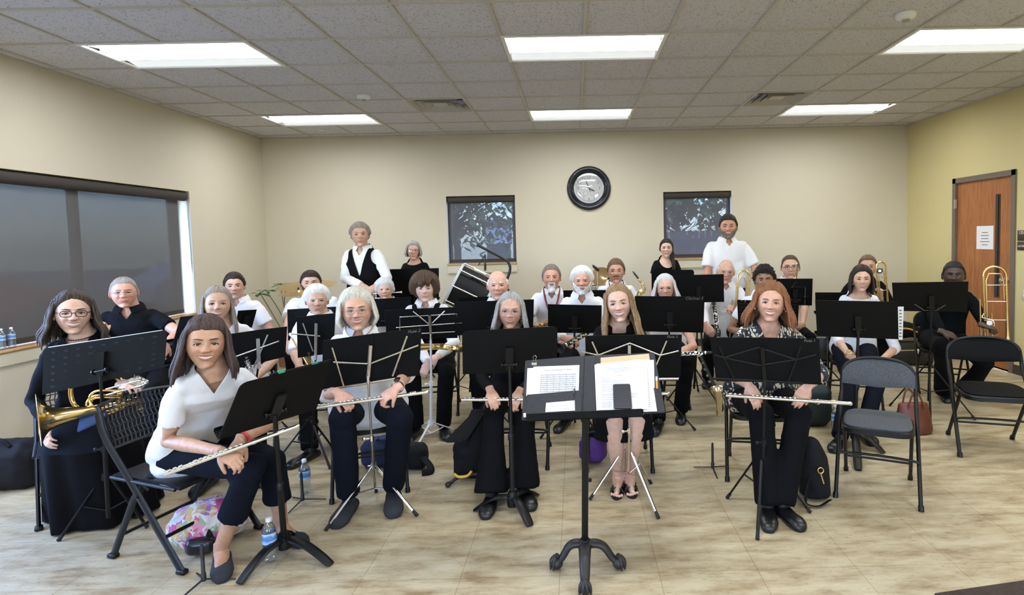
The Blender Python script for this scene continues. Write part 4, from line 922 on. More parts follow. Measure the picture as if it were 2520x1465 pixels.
    me.polygons.foreach_set('material_index', M_); me.polygons.foreach_set('use_smooth', [True]*len(F_))
    ca = me.color_attributes.new('tone', 'FLOAT_COLOR', 'POINT'); ca.data.foreach_set('color', [q for c in C_ for q in (*c, 1.)]); me.update()
    bo = D.objects.new('body', me); COL.objects.link(bo); bo.parent = root
    # ---- garment
    mbS = MB(); torso(mbS, th if tp['k'] != 'tee' else .006); sl = tp['sl']
    for i, a in enumerate(A):
        s, e, w = a['s'], a['e'], a['w']; loose = tp.get('loose', 1.); g = .0535*ar*bs*loose
        ins = s+(cn-s)*.30+V((0, 0, -.02)); mbS.ell(s+(cn-s)*.10, (g*.96, g*.96, g*.98))
        if sl == 'short': q = tp.get('slen', .62); mbS.tube([ins, s, s.lerp(e, .14), s.lerp(e, .35), s.lerp(e, q)], [g*.6, g*.80, g*.98, g*1.04, g*1.10], 16)
        elif sl == 'elbow': mbS.tube([ins, s, s.lerp(e, .14), s.lerp(e, .4), e, e.lerp(w, .18)], [g*.6, g*.80, g*.98, g, g*.98, g*.98], 16); mbS.ell(e, g*.95)
        elif sl == 'long': mbS.tube([ins, s, s.lerp(e, .14), s.lerp(e, .4), e, e.lerp(w, .45), e.lerp(w, .90), e.lerp(w, .97)], [g*.6, g*.80, g*.98, g*.97, g*.90, g*.80, g*.62, g*.56], 16); mbS.ell(e, g*.92)
    if tp.get('tails'): c = spine(0); mbS.tube([c+V((0, 0, .02)), c+V((0, 0, -.05)), c+V((0, .02, -.085))], [(.165*bk+.01, .125*bk+.01), (.17*bk+.012, .125*bk+.012), (.17*bk+.01, .11*bk+.01)], 24, up=RH@V((0, 1, 0)))
    sme = voxel(mbS, .0085 if det == 2 else .011, 5); wrinkle(sme, tp.get('wr', .0045)*(1 if det else .8), seed=px*.37)
    nkk = tp.get('neck', {'polo': 'v', 'collar': 'v', 'vest': 'v', 'tee': 'crew'}.get(tp['k'], 'crew')); iT = RT.transposed(); vd = tp.get('vd', .075); vw = tp.get('vw', .052)
    def g_(co):
        p = iT@(V(co)-cn); z = p.z-.012
        if nkk == 'crew': return (p.x/.072)**2+((p.y+.01)/.078)**2+min(0, (z+.02))*0-1+(0 if z > -.06 else 9)
        if p.y > 0: return (p.x/(.068))**2+(p.y/.06)**2-1 if z > -.04 else 1
        if nkk == 'v': q = (z+vd)/(vd+.035)-abs(p.x)/(vw+.02); return -q
        if nkk == 'scoop': return (p.x/(vw+.02))**2+((min(z, 0))/(vd))**2-1
    cut(sme, g_); so = mesh_obj(sme, tp.get('nm', {'polo': 'polo_shirt', 'collar': 'shirt', 'vest': 'shirt', 'tee': 't_shirt', 'scoop': 'top', 'vneck': 't_shirt'}.get(tp['k'], 'top')), gm, root)
    sdf = so.modifiers.new('thickness', 'SOLIDIFY'); sdf.thickness = .003; sdf.offset = -1
    if tp.get('lb'): so['label'] = tp['lb']
    if tp['k'] in ('polo', 'collar', 'vest'):                      # folded collar and button placket
        cb = MB(); rx0, ry0 = nk+.010, nk+.008
        for s in (-1, 1):
            vs = []; n_ = 14
            for k in range(n_+1):
                t = k/n_; a = PI/2-s*PI*(-.03+.95*t); x, yy = math.cos(a), math.sin(a); fr_ = max(0, -yy)
                zt = .066-.034*t**1.4; zb = zt-.034-.016*fr_
                vs += [cn+RT@V((x*rx0, yy*ry0+.006, zt)), cn+RT@V((x*(rx0+.012), yy*(ry0+.012)+.006, zt-.004)), cn+RT@V((x*(rx0+.030)+(.014*s if k == n_ else 0), yy*(ry0+.026)+.004, zb)), cn+RT@V((x*(rx0+.026)+(.014*s if k == n_ else 0), yy*(ry0+.022)+.005, zb-.002))]
            cb.add(vs, [(k*4+r, (k+1)*4+r, (k+1)*4+(r+1) % 4, k*4+(r+1) % 4) for k in range(n_) for r in range(4)]+[(0, 1, 2, 3), (n_*4+3, n_*4+2, n_*4+1, n_*4)])
        co_ = cb.build('collar', gm if tp['k'] != 'vest' else WHITEC, root)
        if gm is not BLACKC and tp['k'] != 'vest' and det:
            pb = MB(); z0 = -vd+.01
            for k, zz in enumerate((z0-.03,)):
                q = cn+RT@V((0, -.2, zz)); hit, pl, nn, _ = so.ray_cast(q-origin(root), RT@V((0, 1, 0)))
                if hit: pb.lathe(pl+origin(root), nn, [(0, .003), (.005, .003), (.005, 0)], 8)
            if pb.v: pb.build('button', mat('pearl_button', (.6, .6, .58), .3), root)
    if tp['k'] == 'vest':
        mv = MB(); torso(mv, .014); vme = voxel(mv, .011, 5); wrinkle(vme, .002, seed=px)
        def gv(co):
            p = iT@(V(co)-cn); z = p.z-.012; aw = math.hypot((abs(p.x)-sw*1.12)/.62, z+.075)-.100
            if p.y < 0: q = (z+tp.get('vvd', .30))/(tp.get('vvd', .30)+.03)-abs(p.x)/(.095); return min(-q, aw)
            return min(aw, (p.x/.07)**2+(p.y/.08)**2-1 if z > -.04 else 1)
        cut(vme, gv); vo = mesh_obj(vme, 'vest', BLACKC, root); q = vo.modifiers.new('thickness', 'SOLIDIFY'); q.thickness = .004; q.offset = 1
        for k in range(3):
            q = cn+RT@V((0, -.3, -.33-k*.055)); hit, pl, nn, _ = vo.ray_cast(q-origin(root), RT@V((0, 1, 0)))
            if hit: bb = MB(); bb.lathe(pl+origin(root)+V((0, -.004, 0)), nn, [(0, .003), (.007, .003), (.007, 0)], 8); bb.build('button', mat('grey_button', (.1, .1, .1), .3), root)
    # ---- lower garment
    lm = bot['m']; mbL = MB(); k_ = bot['k']; lw = .88+.32*(bk-.9)
    if k_ != 'skirt' and k_ != 'dress':
        mbL.tube([hip+V((0, 0, .11)), hip+V((0, 0, .03)), hip+V((0, 0, -.055)), hip+V((0, 0, -.085))], [(.145*bk, .105*bk), (.165*bk+.01, .125*bk), (.17*bk+.01, .12*bk), (.15*bk, .10*bk)], 20, up=RH@V((0, 1, 0)))
        for hp, kn, an, td in Lg:
            fl = bot.get('flare', 1.); sk0 = bot.get('shoe', 'flat'); e = .62 if k_ == 'capri' else (1.04 if sk0 != 'sneak' else .96); hem = (.072 if k_ == 'capri' else .062*fl)
            mbL.tube([hp, hp.lerp(kn, .35), hp.lerp(kn, .75), kn+V((0, 0, -.004)), kn.lerp(an, .12), kn.lerp(an, .4), kn.lerp(an, e)], [.095*lw, .092*lw, .078*lw, .074*lw, .070*lw, .068*lw*(1+.1*(fl-1)), hem*lw**.5], 16)
            mbL.ell(kn, .073*lw)
        lme = voxel(mbL, .011, 4); wrinkle(lme, .005, (7, 7, 7), px*.11); lo = mesh_obj(lme, 'trousers', lm, root)
        if bot.get('lb'): lo['label'] = bot['lb']
    elif k_ == 'dress':
        mbL.tube([hip+V((0, 0, .12)), hip, hip+V((0, 0, -.08))], [(.15*bk, .11*bk), (.17*bk, .125*bk), (.16*bk, .11*bk)], 20, up=RH@V((0, 1, 0)))
        for hp, kn, an, td in Lg: mbL.tube([hp, hp.lerp(kn, .5), kn+(kn-hp)*.02], [.10, .095, .088], 16)
        c1 = (Lg[0][1]+Lg[1][1])/2; mbL.tube([hip, hip.lerp(c1, .5), c1+V((0, 0, .0))], [(.15, .08), (.15, .08), (.135, .07)], 18, up=(0, 0, 1)); mbL.tube([c1+V((0, .10, .02)), c1+V((0, .10, -.13))], [(.17, .1), (.185, .1)], 18, up=(0, 1, 0))
        lme = voxel(mbL, .011, 4); wrinkle(lme, .005, (9, 9, 9), px*.11); mesh_obj(lme, 'skirt', lm, root)
    else:
        ctr = bot['hem']; n_ = 64; vs = []; secs = [(hip+V((0, 0, .14)), .15, .11, 0), (hip+RH@V((0, -.03, .05)), .19, .15, .0), (hip+RH@V((0, -.17, .02)), .22, .27, .003), (hip+RH@V((0, -.22, -.06)), .235, .32, .008)]
        base = secs[-1][0]; hm = V(ctr)
        for t in (.15, .3, .5, .7, .85, 1.): secs.append((base.lerp(hm, t), .235+.03*t, .31-.03*t, .008+.016*t))
        for c, rx, ry, am in secs:
            for k in range(n_):
                a = 2*PI*k/n_; f = 1+am/rx*(math.sin(a*7+c.z*1.5)+.5*math.sin(a*13+2)); vs.append(c+RH@V((math.cos(a)*rx*f, math.sin(a)*ry*f, 0)))
        mbL.add(vs, grid_faces(n_, len(secs))+[tuple(range(n_))]); lo = mbL.build('skirt', lm, root)
    # ---- shoes
    sk_ = bot.get('shoe', 'flat'); smt = {'flat': SHOE, 'sneak': SHOEF, 'slip': SHOEF}.get(sk_, SHOE)
    for hp, kn, an, td in Lg:
        f = td.normalized(); o = V((an.x, an.y, 0)); q = MB(); up = V((0, 0, 1))
        if sk_ == 'sandal':
            q = MB(); sd = f.cross(up); pl = []
            for k in range(20):
                a = 2*PI*k/20; pl.append(o+f*(.055+.125*math.cos(a))+sd*(.040+.006*math.cos(a))*math.sin(a))
            q.add([p+up*.0 for p in pl]+[p+up*.014 for p in pl], [tuple(range(20)), tuple(range(39, 19, -1))]+[(k, (k+1) % 20, 20+(k+1) % 20, 20+k) for k in range(20)], 0, False)
            for a0, a1 in ((.04, .10), (.10, .05), (.12, .12), (-.01, .09)):
                q.tube(arc(o+f*a0-sd*.040+up*.012, o+f*(a0+a1)/2+up*(.10 if a0 > 0 else .12), o+f*a1+sd*.040+up*.012, 8), (.0045), 6, flat=.6)
            q.tube(arc(o-f*.03-sd*.03+up*.02, o-f*.06+up*.13, o-f*.03+sd*.03+up*.02, 6), .004, 6)
        else:
            L_ = .27*bs*(1.08 if sex == 'm' else 1); w_ = .054 if sk_ == 'sneak' else .047
            hgt = {'slip': .055, 'sneak': .075, 'flat': .06}[sk_]
            secs = [(-.075, .028, .028), (-.065, .036, hgt*.8), (-.02, w_*.86, hgt*1.15), (.03, w_*.88, hgt*1.05), (.08, w_, hgt*.86), (.13, w_*1.05, .056), (.165, w_*.92, .048), (.185, w_*.66, .036), (.193, w_*.35, .024)]
            vs = []; n_ = 14
            for d_, rw, hz in secs:
                sd = f.cross(up)
                for k in range(n_): a = 2*PI*k/n_; zz = hz*.5+hz*.5*math.sin(a); vs.append(o+f*d_*L_/.26+sd*rw*math.copysign(abs(math.cos(a))**.7, math.cos(a))+up*max(.001, zz if math.sin(a) > -.6 else 0.001))
            q.add(vs, [(j*n_+k, j*n_+(k+1) % n_, (j+1)*n_+(k+1) % n_, (j+1)*n_+k) for j in range(len(secs)-1) for k in range(n_)]+[tuple(range(n_)), tuple((len(secs)-1)*n_+k for k in range(n_-1, -1, -1))])
            if k_ == 'trousers' or sk_ == 'sneak': q.tube([o+up*.05, o+up*.10, o+up*.12], [.038, .036, .030], 12)
        q.build('sandal' if sk_ == 'sandal' else 'shoe', smt, root)
    # ---- hair, beard, glasses
    if hair: make_hair(hair, P, T, px*.13).build('hair', HM(hairc), root)
    if beard: make_beard(beard, P, T, px*.7).build('beard' if beard['k'] != 'must' else 'moustache', HM(beard.get('c', hairc)), root)
    if glass is not None:
        q = MB(); glasses(q, glass, P, T, fy); q.build('glasses', [mat('spectacle_frame_'+glass.get('cn', 'wire'), glass.get('col', (.25, .22, .2)), .3, glass.get('metal', 0.)), LENSG], root)
    return dict(root=root, hc=hc, T=T, cn=cn, RT=RT, RH=RH, hip=hip, A=A, Lg=Lg, hs=hs, fy=fy, neck=neck, nk=nk, so=so)
# ================================================================ folding chairs (built once, copied)
PADB = mat('black_vinyl_pad', (.0032, .0032, .0036), .7, 0, .15, 300, spec=.14)
PADG = mat('grey_woven_upholstery', (.085, .09, .10), .9, 0, .5, 420, .5, 240, stretch=(1, 1, .5))
CHF = mat('chair_tube_black', (.005, .005, .0055), .4, spec=.35)
def chair_parts(style, t):
    "faces -Y, origin under the seat centre"
    w = .205; zs = .455; o = origin(t)
    def B(q, nm, m): 
        zk = (.9 if style == 'slot' else .78); q.v = [(x+o.x, y+o.y, (z*.955 if z < .46 else .4393+(z-.46)*zk)+o.z) for x, y, z in q.v]; return q.build(nm, m, t)
    if style == 'slot':
        w = .225; rr = .0145
        for s in (-1, 1):
            q = MB(); q.tube(smoothpath([(s*w*.98, .27, .80), (s*w, .22, .66), (s*w, .06, .42), (s*w, -.22, .012)], 5), [(rr*.7, rr*1.5)]*16, 8, up=(0, 1, 0)); q.box((s*w, -.222, .012), (.036, .05, .024), bev=.006); B(q, 'leg', CHF)
            q = MB(); q.tube([(s*(w-.028), -.02, .47), (s*(w-.028), .10, .33), (s*(w-.028), .26, .012)], [(rr*.7, rr*1.4)]*3, 8, up=(0, 1, 0)); q.box((s*(w-.028), .262, .012), (.036, .05, .024), bev=.006); B(q, 'leg', CHF)
            q = MB(); q.tube([(s*(w-.014), .13, .47), (s*(w-.014), -.02, .40)], [(.004, .010)]*2, 6); q.lathe((s*(w+.012), .02, .37), (s, 0, 0), [(0, 0), (.008, 0), (.006, .006), (0, .008)], 10); B(q, 'hinge_link', CHF)
        q = MB(); q.tube([(-w, -.12, .17), (w, -.12, .17)], (.010), 8); B(q, 'stretcher', CHF); q = MB(); q.tube([(-w+.03, .20, .13), (w-.03, .20, .13)], (.010), 8); B(q, 'stretcher', CHF)
        # seat shell
        q = MB(); n1, n2 = 14, 12; vs = []
        for i in range(n1+1):
            for j in range(n2+1):
                u, v = -1+2*i/n1, -1+2*j/n2; x = u*(w-.012); y = v*.215-.01; z = zs-.012*(1-u*u)*(1-v*v)-(.02*max(0, -v-.6)/.4)+.01*max(0, v-.6); vs.append((x, y, z))
        N = len(vs); vs2 = [(x, y, z-.018) for x, y, z in vs]
        f = [(i*(n2+1)+j, i*(n2+1)+j+1, (i+1)*(n2+1)+j+1, (i+1)*(n2+1)+j) for i in range(n1) for j in range(n2)]
        ring = [i*(n2+1) for i in range(n1+1)]+[n1*(n2+1)+j for j in range(1, n2+1)]+[i*(n2+1)+n2 for i in range(n1-1, -1, -1)]+[j for j in range(n2-1, 0, -1)]
        q.add(vs+vs2, f+[tuple(N+k for k in reversed(a)) for a in f]+[(ring[k], ring[(k+1) % len(ring)], N+ring[(k+1) % len(ring)], N+ring[k]) for k in range(len(ring))])
        q.tube([(-w, -.21, zs-.03), (-w, .20, zs-.005)], .009, 8); q.tube([(w, -.21, zs-.03), (w, .20, zs-.005)], .009, 8); B(q, 'seat', BLACKP)
        # slotted back: grid of ribs
        q = MB(); z0, z1 = .60, .83; 
        def bp(u, v): zz = z0+(z1-z0)*v+.02*(1-u*u)*v; return V((u*w*.97, .205+(zz-.60)*.30+.028*(1-u*u), zz))
        nc = 19; rows = 7
        for k in range(nc): u = -.93+1.86*k/(nc-1); q.tube([bp(u+.014*((i % 2)*2-1), i/rows) for i in range(rows+1)], [(.0045, .0035)]*(rows+1), 5)
        for r in range(rows+1):
            v = r/rows; q.tube([bp(-1+2*i/14, v) for i in range(15)], [(.0055 if 0 < r < rows else .016, .004 if 0 < r < rows else .008)]*15, 6, up=(0, 0, 1))
        for s in (-1, 1): q.tube([bp(s*.97, i/6) for i in range(7)], [(.012, .010)]*7, 8)
        B(q, 'backrest', BLACKP)
    else:
        rr = .0115
        arch = [(-w, .16, .60), (-w, .185, .70), (-w*.93, .20, .79), (-w*.62, .212, .85), (0, .215, .872), (w*.62, .212, .85), (w*.93, .20, .79), (w, .185, .70), (w, .16, .60)]
        q = MB(); q.tube(smoothpath(arch, 4), rr, 10); B(q, 'back_frame', CHF)
        for s in (-1, 1):
            q = MB(); q.tube([(s*w, .16, .60), (s*(w+.004), .06, .44), (s*(w+.012), -.20, .012)], rr, 10); q.cyl((s*(w+.012), -.197, .03), (s*(w+.013), -.208, 0), .015); B(q, 'leg', CHF)
            q = MB(); q.tube([(s*(w-.026), -.05, .44), (s*(w-.022), .24, .012)], rr*.95, 10); q.cyl((s*(w-.022), .236, .03), (s*(w-.022), .246, 0), .015); B(q, 'leg', CHF)
        q = MB(); q.tube([(-w+.024, .17, .135), (w-.024, .17, .135)], .008, 8); B(q, 'stretcher', CHF)
        q = MB(); q.tube(smoothpath([(-w-.004, -.09, .235), (-w+.02, -.085, .245), (0, -.08, .25), (w-.02, -.085, .245), (w+.004, -.09, .235)], 3), .008, 8); B(q, 'stretcher', CHF)
        q = MB(); n_ = 32; vs = []; prf = [(1.0, -.034), (1.03, -.030), (1.03, -.004), (1.0, .0), (.99, .004)]
        for k_, zz in prf:
            for k in range(n_):
                a = 2*PI*k/n_; ca, sa = math.cos(a), math.sin(a); vs.append(((w-.02)*k_*math.copysign(abs(ca)**.42, ca)*(1+.04*-sa), -.01+.195*k_*math.copysign(abs(sa)**.42, sa), zs-.012+zz))
        q.add(vs, grid_faces(n_, len(prf))+[tuple(range(n_-1, -1, -1)), tuple((len(prf)-1)*n_+k for k in range(n_))]); B(q, 'seat_pan', CHF)
        q = MB(); vs = []
        for k_, zz in ((.96, 0), (.97, .010), (.90, .019), (.7, .024), (.4, .027), (.1, .028)):
            for k in range(n_):
                a = 2*PI*k/n_; ca, sa = math.cos(a), math.sin(a); e = .42+.5*(1-k_)
                vs.append(((w-.02)*k_*math.copysign(abs(ca)**e, ca)*(1+.04*-sa), -.01+.195*k_*math.copysign(abs(sa)**e, sa), zs-.01+zz))
        q.add(vs, grid_faces(n_, 6)+[tuple(5*n_+k for k in range(n_))]); B(q, 'seat', PADG if style == 'grey' else PADB)
        q = MB(); vs = []; nx = 20
        for dy in (-.020, .006):
            for i in range(nx+1):
                u = -1+2*i/nx; x = u*w*.985; top = .862 if abs(u) < .5 else .862-.11*((abs(u)-.5)/.5)**2.2; bot = .645+.018*abs(u)
                for j in range(7):
                    v = j/6; z = bot+(top-bot)*v; e = (1-(2*v-1)**6)*(1-u**8); yy = .150+(z-.60)*.235+dy*(.35+.65*e)+.016*(1-u*u); vs.append((x, yy, z))
        M_ = (nx+1)*7; f = [(i*7+j, i*7+j+1, (i+1)*7+j+1, (i+1)*7+j) for i in range(nx) for j in range(6)]
        ring = [i*7 for i in range(nx+1)]+[nx*7+j for j in range(1, 7)]+[i*7+6 for i in range(nx-1, -1, -1)]+[j for j in range(5, 0, -1)]
        q.add(vs, f+[tuple(M_+k for k in reversed(a)) for a in f]+[(ring[k], ring[(k+1) % len(ring)], M_+ring[(k+1) % len(ring)], M_+ring[k]) for k in range(len(ring))]); B(q, 'backrest', PADG if style == 'grey' else PADB)
CHP = {}
def copy_tree(o, parent=None):
    c = o.copy(); COL.objects.link(c)
    if parent: c.parent = parent
    for ch in [k for k in D.objects if k.parent == o]: copy_tree(ch, c)
    return c
def chair(style, x, y, rz, label, group='folding chairs of the band'):
    if style not in CHP: t = thing('folding_chair', (0, 0, 0), label, 'chair', group); chair_parts(style, t); CHP[style] = t
    else:
        t = copy_tree(CHP[style]); t['label'] = label; t['group'] = group
    t.location = (x, y, 0); t.rotation_euler = (0, 0, math.radians(rz)); return t

# ================================================================ the band
PP = {}
def seatc(key, style, desc, dx=0., dy=.06, rz=None):
    p = PP[key]; l = p['root'].location; R = p['RH']; r = math.degrees(math.atan2(R[1][0], R[0][0])) if rz is None else rz
    d = R@V((dx, dy, 0)); chair(style, l.x+d.x, l.y+d.y, r, desc)
N0 = V((0, 0, 1))
def ah(px, py, y, d, n_, c=.8, **k): return dict(w=W(px, py, y), d=V(d), n=V(n_), c=c, **k)
SHORT = dict(th=.010, fz=.072)

PP['front'] = person('smiling woman in white t-shirt and black capris at the front left', 506, 775, 905, 2.66, rz=62, trz=40, bulk=.98, skin='tan', det=2, sxy=(-1.99, 2.94), headrot=(0, 4, 3),
    face=dict(smile=.9, open=.55, blush=.6, squint=.5, jaw=1.05), hair=dict(th=.018, fz=.070, arch=4.5, crown=.2, part=-.018, cur=dict(L=.155, a0=64, wave=.010, flare=.034, tips=.03, locks=90, zw=40, za=.004)), hairc='purpbr', hairtop=.014,
    top_=dict(k='vneck', neck='v', vd=.115, vw=.062, sl='short', slen=.66, tails=1, wr=.006), bottom=dict(k='capri', shoe='slip', m=NAVYC),
    arms=dict(L=dict(w=W(543, 1112, 2.55), e=W(415, 1085, 2.68), d=V((.85, -.2, -.35)), n=V((.1, -.35, .9)), c=.75), R=dict(w=W(590, 1085, 2.68), d=V((-.05, -.6, -.7)), n=V((.3, -.5, .8)), c=.7)),
    legs=dict(L=FL(545, 1345, .09), R=FL(692, 1285, .09), tL=V((.5, -.85, 0)), tR=V((.85, -.5, 0)), kL=W(618, 1150, 2.74), kR=W(668, 1135, 2.96)))
PP['horn'] = person('woman in black blouse and long skirt with choker holding a french horn', 180, 714, 822, 3.24, rz=38, trz=22, bulk=.95, skin='pale', det=2, lean=(-.14, .18), headrot=(0, 3, 4),
    face=dict(smile=1., open=.7, blush=.55, squint=.4), hair=dict(th=.020, fz=.084, part=-.008, cur=dict(L=.15, a0=68, wave=.014, flare=.045, tips=.04, locks=110, zw=55, za=.008)), hairc='dkash', glass=dict(col=(.02, .015, .02), r=.0020, cn='black', h=.016),
    top_=dict(k='scoop', neck='v', vd=.11, vw=.06, m=BLACKC, sl='long', nm='blouse'), bottom=dict(k='skirt', hem=(-2.80, 3.42, .012)),
    arms=dict(L=dict(w=W(118, 1045, 3.10), e=W(84, 985, 3.28), d=V((.3, -.5, -.6)), n=V((-.5, -.6, .3)), c=.5), R=ah(300, 945, 3.02, (.8, -.4, .1), (.2, -.5, .8), .9)),
    legs=dict(L=V((-2.88, 3.42, .09)), R=V((-2.70, 3.45, .09))))
PP['trumpet'] = person('man with glasses in black polo seated by the left window raising a trumpet', 305, 680, 757, 4.5, rz=20, sex='m', bulk=1.25, skin='red', lean=(0, .12),
    face=dict(smile=.5, chub=.8, squint=.75, jaw=1.25, wide=1.05), hair=dict(th=.008, fz=.074), hairc='greybr', glass=dict(col=(.35, .25, .22), r=.0010, h=.013, metal=.6), top_=dict(k='polo', m=BLACKC, vd=.075), 
    arms=dict(L=ah(250, 832, 4.22, (-.1, -.15, 1), (.1, -.95, .1), 1.3, pole=V((-.6, .2, -.9))), R=ah(408, 846, 4.3, (-.3, -.3, -.9), (.3, -.8, .2), .8, pole=V((.9, .2, -.5)))))
PP['longhair'] = person('woman with long grey-brown hair in a white top, second row left', 535, 703, 792, 3.98, rz=20, skin='med', lean=(0, .15), headrot=(-4, 3, 3),
    face=dict(smile=.7, open=.45, blush=.5, jaw=1.05), hair=dict(th=.013, fz=.080, arch=3, part=.004, cur=dict(L=.22, a0=70, wave=.010, flare=.028, tips=.03, locks=80)), hairc='greybr', top_=dict(k='scoop', neck='v', vd=.12, vw=.08))
PP['dark'] = person('young man with short dark hair in a white collared shirt, third row left', 577, 670, 735, 5.35, rz=15, sex='m', skin='fair', lean=(0, .1), face=dict(smile=.35), hair=dict(th=.018, fz=.078, peak=-.004, crown=.3), hairc='dark', top_=dict(k='collar', vd=.06, loose=1.1), hairtop=.018)
PP['bigbeard'] = person('heavy dark haired bearded man in a white polo behind the white haired man', 765, 665, 727, 5.8, rz=12, sex='m', bulk=1.5, shw=1.15, skin='fair', lean=(0, .1), face=dict(smile=.5, chub=1, wide=1.08, jaw=1.2, squint=.6), hair=dict(th=.014, fz=.066), hairc='dark', beard=dict(k='full', th=.005, c='brown'), top_=dict(k='polo', loose=1.25),
    arms=dict(L=ah(712, 838, 5.3, (.2, -.6, -.8), (-.3, -.9, .2), .7, pole=V((-1, .1, -.5)))))
PP['white'] = person('elderly man with thick white hair in a white polo, second row left', 780, 700, 775, 4.62, rz=12, sex='m', skin='med', lean=(0, .12), headrot=(0, 2, 4), face=dict(smile=.05, squint=.5, jaw=1.1, nose=1.15, blush=.8), hair=dict(th=.018, fz=.074, crown=.25, side=.8, noise=.006), hairc='white', hairtop=.016, top_=dict(k='polo', vd=.06, slen=.95),
    arms=dict(L=ah(738, 905, 4.25, (.6, -.3, -.3), (-.2, -.8, .5), .9)), legs=dict(L=FL(762, 1100, .09), tL=V((-.3, -1, 0))))
PP['blonde'] = person('woman with silver blonde bob and glasses in a white polo', 878, 706, 812, 3.40, rz=18, trz=10, bulk=1.25, skin='pink', det=2, lean=(-.04, .16), headrot=(0, -2, 0),
    face=dict(smile=.7, open=.4, chub=.9, blush=.6, jaw=1.12, wide=1.04, iris='blue'), hair=dict(th=.024, fz=.082, part=.03, crown=.15, cur=dict(L=.095, a0=62, wave=.007, flare=.020, inw=.03, tips=.008, locks=70)), hairc='blonde', hairtop=.022, browc='brown', glass=dict(col=(.45, .33, .28), r=.0014, metal=.8, h=.013, cn='gold'),
    top_=dict(k='polo', vd=.11, vw=.06, sl='elbow', tails=1, loose=1.15), bottom=dict(k='trousers', m=NAVYC, shoe='sneak'),
    arms=dict(L=dict(w=W(832, 968, 3.02), e=W(806, 968, 3.25), d=V((.75, -.35, -.45)), n=V((.1, -.5, .85)), c=.95), R=dict(w=W(977, 955, 3.02), e=W(1000, 918, 3.25), d=V((-.75, -.35, -.5)), n=V((-.1, -.5, .85)), c=.95)),
    legs=dict(L=FL(858, 1225, .09), R=FL(968, 1205, .09), tL=V((0, -1, 0)), tR=V((.3, -1, 0)), kL=W(843, 1030, 3.22), kR=W(985, 1028, 3.22)))
PP['vest'] = person('tall man standing in black vest over a white shirt with hands folded', 886, 547, 608, 6.2, rz=0, sex='m', stand=True, skin='med', bulk=1.0, face=dict(smile=.15, squint=.45), hair=dict(th=.018, fz=.070, side=.5, noise=.006), hairc='greybr', top_=dict(k='vest', sl='long', loose=1.12, vd=.075),
    arms=dict(L=ah(890, 702, 5.95, (.6, -.3, -.55), (0, -.9, .4), .8, e=W(850, 686, 6.15)), R=ah(925, 704, 5.95, (-.6, -.3, -.5), (0, -.9, .4), .8, e=W(952, 684, 6.15))))
PP['bob'] = person('woman with grey bob and glasses in a black top standing at the back left', 1017, 592, 640, 7.1, sex='f', stand=True, skin='pink', face=dict(smile=.6, open=.3), hair=dict(th=.020, fz=.078, part=.012, cur=dict(L=.075, a0=60, wave=.005, flare=.015, inw=.02, tips=.006, locks=40)), hairc='grey', glass=dict(col=(.10, .05, .04), r=.0014, h=.016, cn='brown'), top_=dict(k='scoop', neck='scoop', vd=.045, vw=.075, m=BLACKC, sl='long'), hairtop=.018, det=0)
PP['greyshort'] = person('grey haired woman seated in front of the man in the vest', 947, 683, 738, 5.75, rz=8, skin='pink', lean=(0, .1), face=dict(smile=.5, chub=.6), hair=dict(th=.022, fz=.062, crown=.2, side=.4, sz=-.03, bz=-.075), hairc='ltgrey', top_=dict(k='collar', m=mat('beige_blouse', (.45, .38, .30), .8)), hairtop=.02, det=0)
PP['boy'] = person('young man with a big mop of brown hair in white shirt and black vest', 1045, 668, 743, 5.06, rz=5, sex='m', skin='pale', lean=(0, .16), face=dict(smile=-.15, blush=.35, brow=.0032, squint=.3, jaw=1.05), hair=dict(th=.040, fz=.05, bangs=.030, crown=.2, side=.35, sz=-.045, bz=-.075, noise=.010, strands=220), hairc='brown', hairtop=.036,
    top_=dict(k='vest', sl='long', vvd=.20, loose=1.1, vd=.06), bottom=dict(k='trousers'),
    arms=dict(L=ah(1052, 893, 4.55, (-.3, -.2, -.8), (-.4, -.9, .2), .9), R=dict(w=W(1076, 878, 4.58), e=W(1118, 845, 4.80), d=V((-.85, -.2, -.45)), n=V((0, -.8, .6)), c=.9)), legs=dict(R=FL(1092, 1040, .09), L=FL(1024, 1045, .09), kR=W(1098, 915, 4.60), kL=W(1015, 915, 4.60)))
PP['bald'] = person('smiling bald man in a dark jacket and white shirt, third row middle', 1225, 667, 738, 4.95, sex='m', skin='pink', lean=(0, .12), face=dict(smile=.6, chub=.4, squint=.6, blush=.7), hair=dict(th=.006, bald=1, bz=-.05), hairc='white', hairtop=.0, top_=dict(k='vest', vd=.05, vvd=.14))
PP['glasses'] = person('woman with grey shoulder length hair and glasses in black, front row', 1256, 718, 808, 3.80, rz=-4, bulk=.9, skin='pink', det=2, lean=(0, .14), headrot=(0, 3, -2),
    face=dict(smile=.6, open=.25, blush=.5, jaw=.98, iris='blue'), hair=dict(th=.016, fz=.088, part=.002, cur=dict(L=.125, a0=60, wave=.008, flare=.030, tips=.03, locks=70)), hairc='grey', glass=dict(col=(.30, .26, .42), r=.0013, h=.014, cn='violet', metal=.4),
    top_=dict(k='scoop', neck='v', vd=.08, vw=.05, m=BLACKC, sl='long'), bottom=dict(k='trousers', flare=1.75),
    arms=dict(L=ah(1207, 962, 3.47, (.35, -.55, -.65), (0, -.6, .8), .9), R=ah(1277, 965, 3.47, (-.35, -.5, -.65), (0, -.6, .8), .9)),
    legs=dict(L=FL(1209, 1205, .09), R=FL(1288, 1190, .09), kL=W(1216, 1015, 3.55), kR=W(1292, 1010, 3.55), tL=V((-.05, -1, 0)), tR=V((.35, -1, 0))))
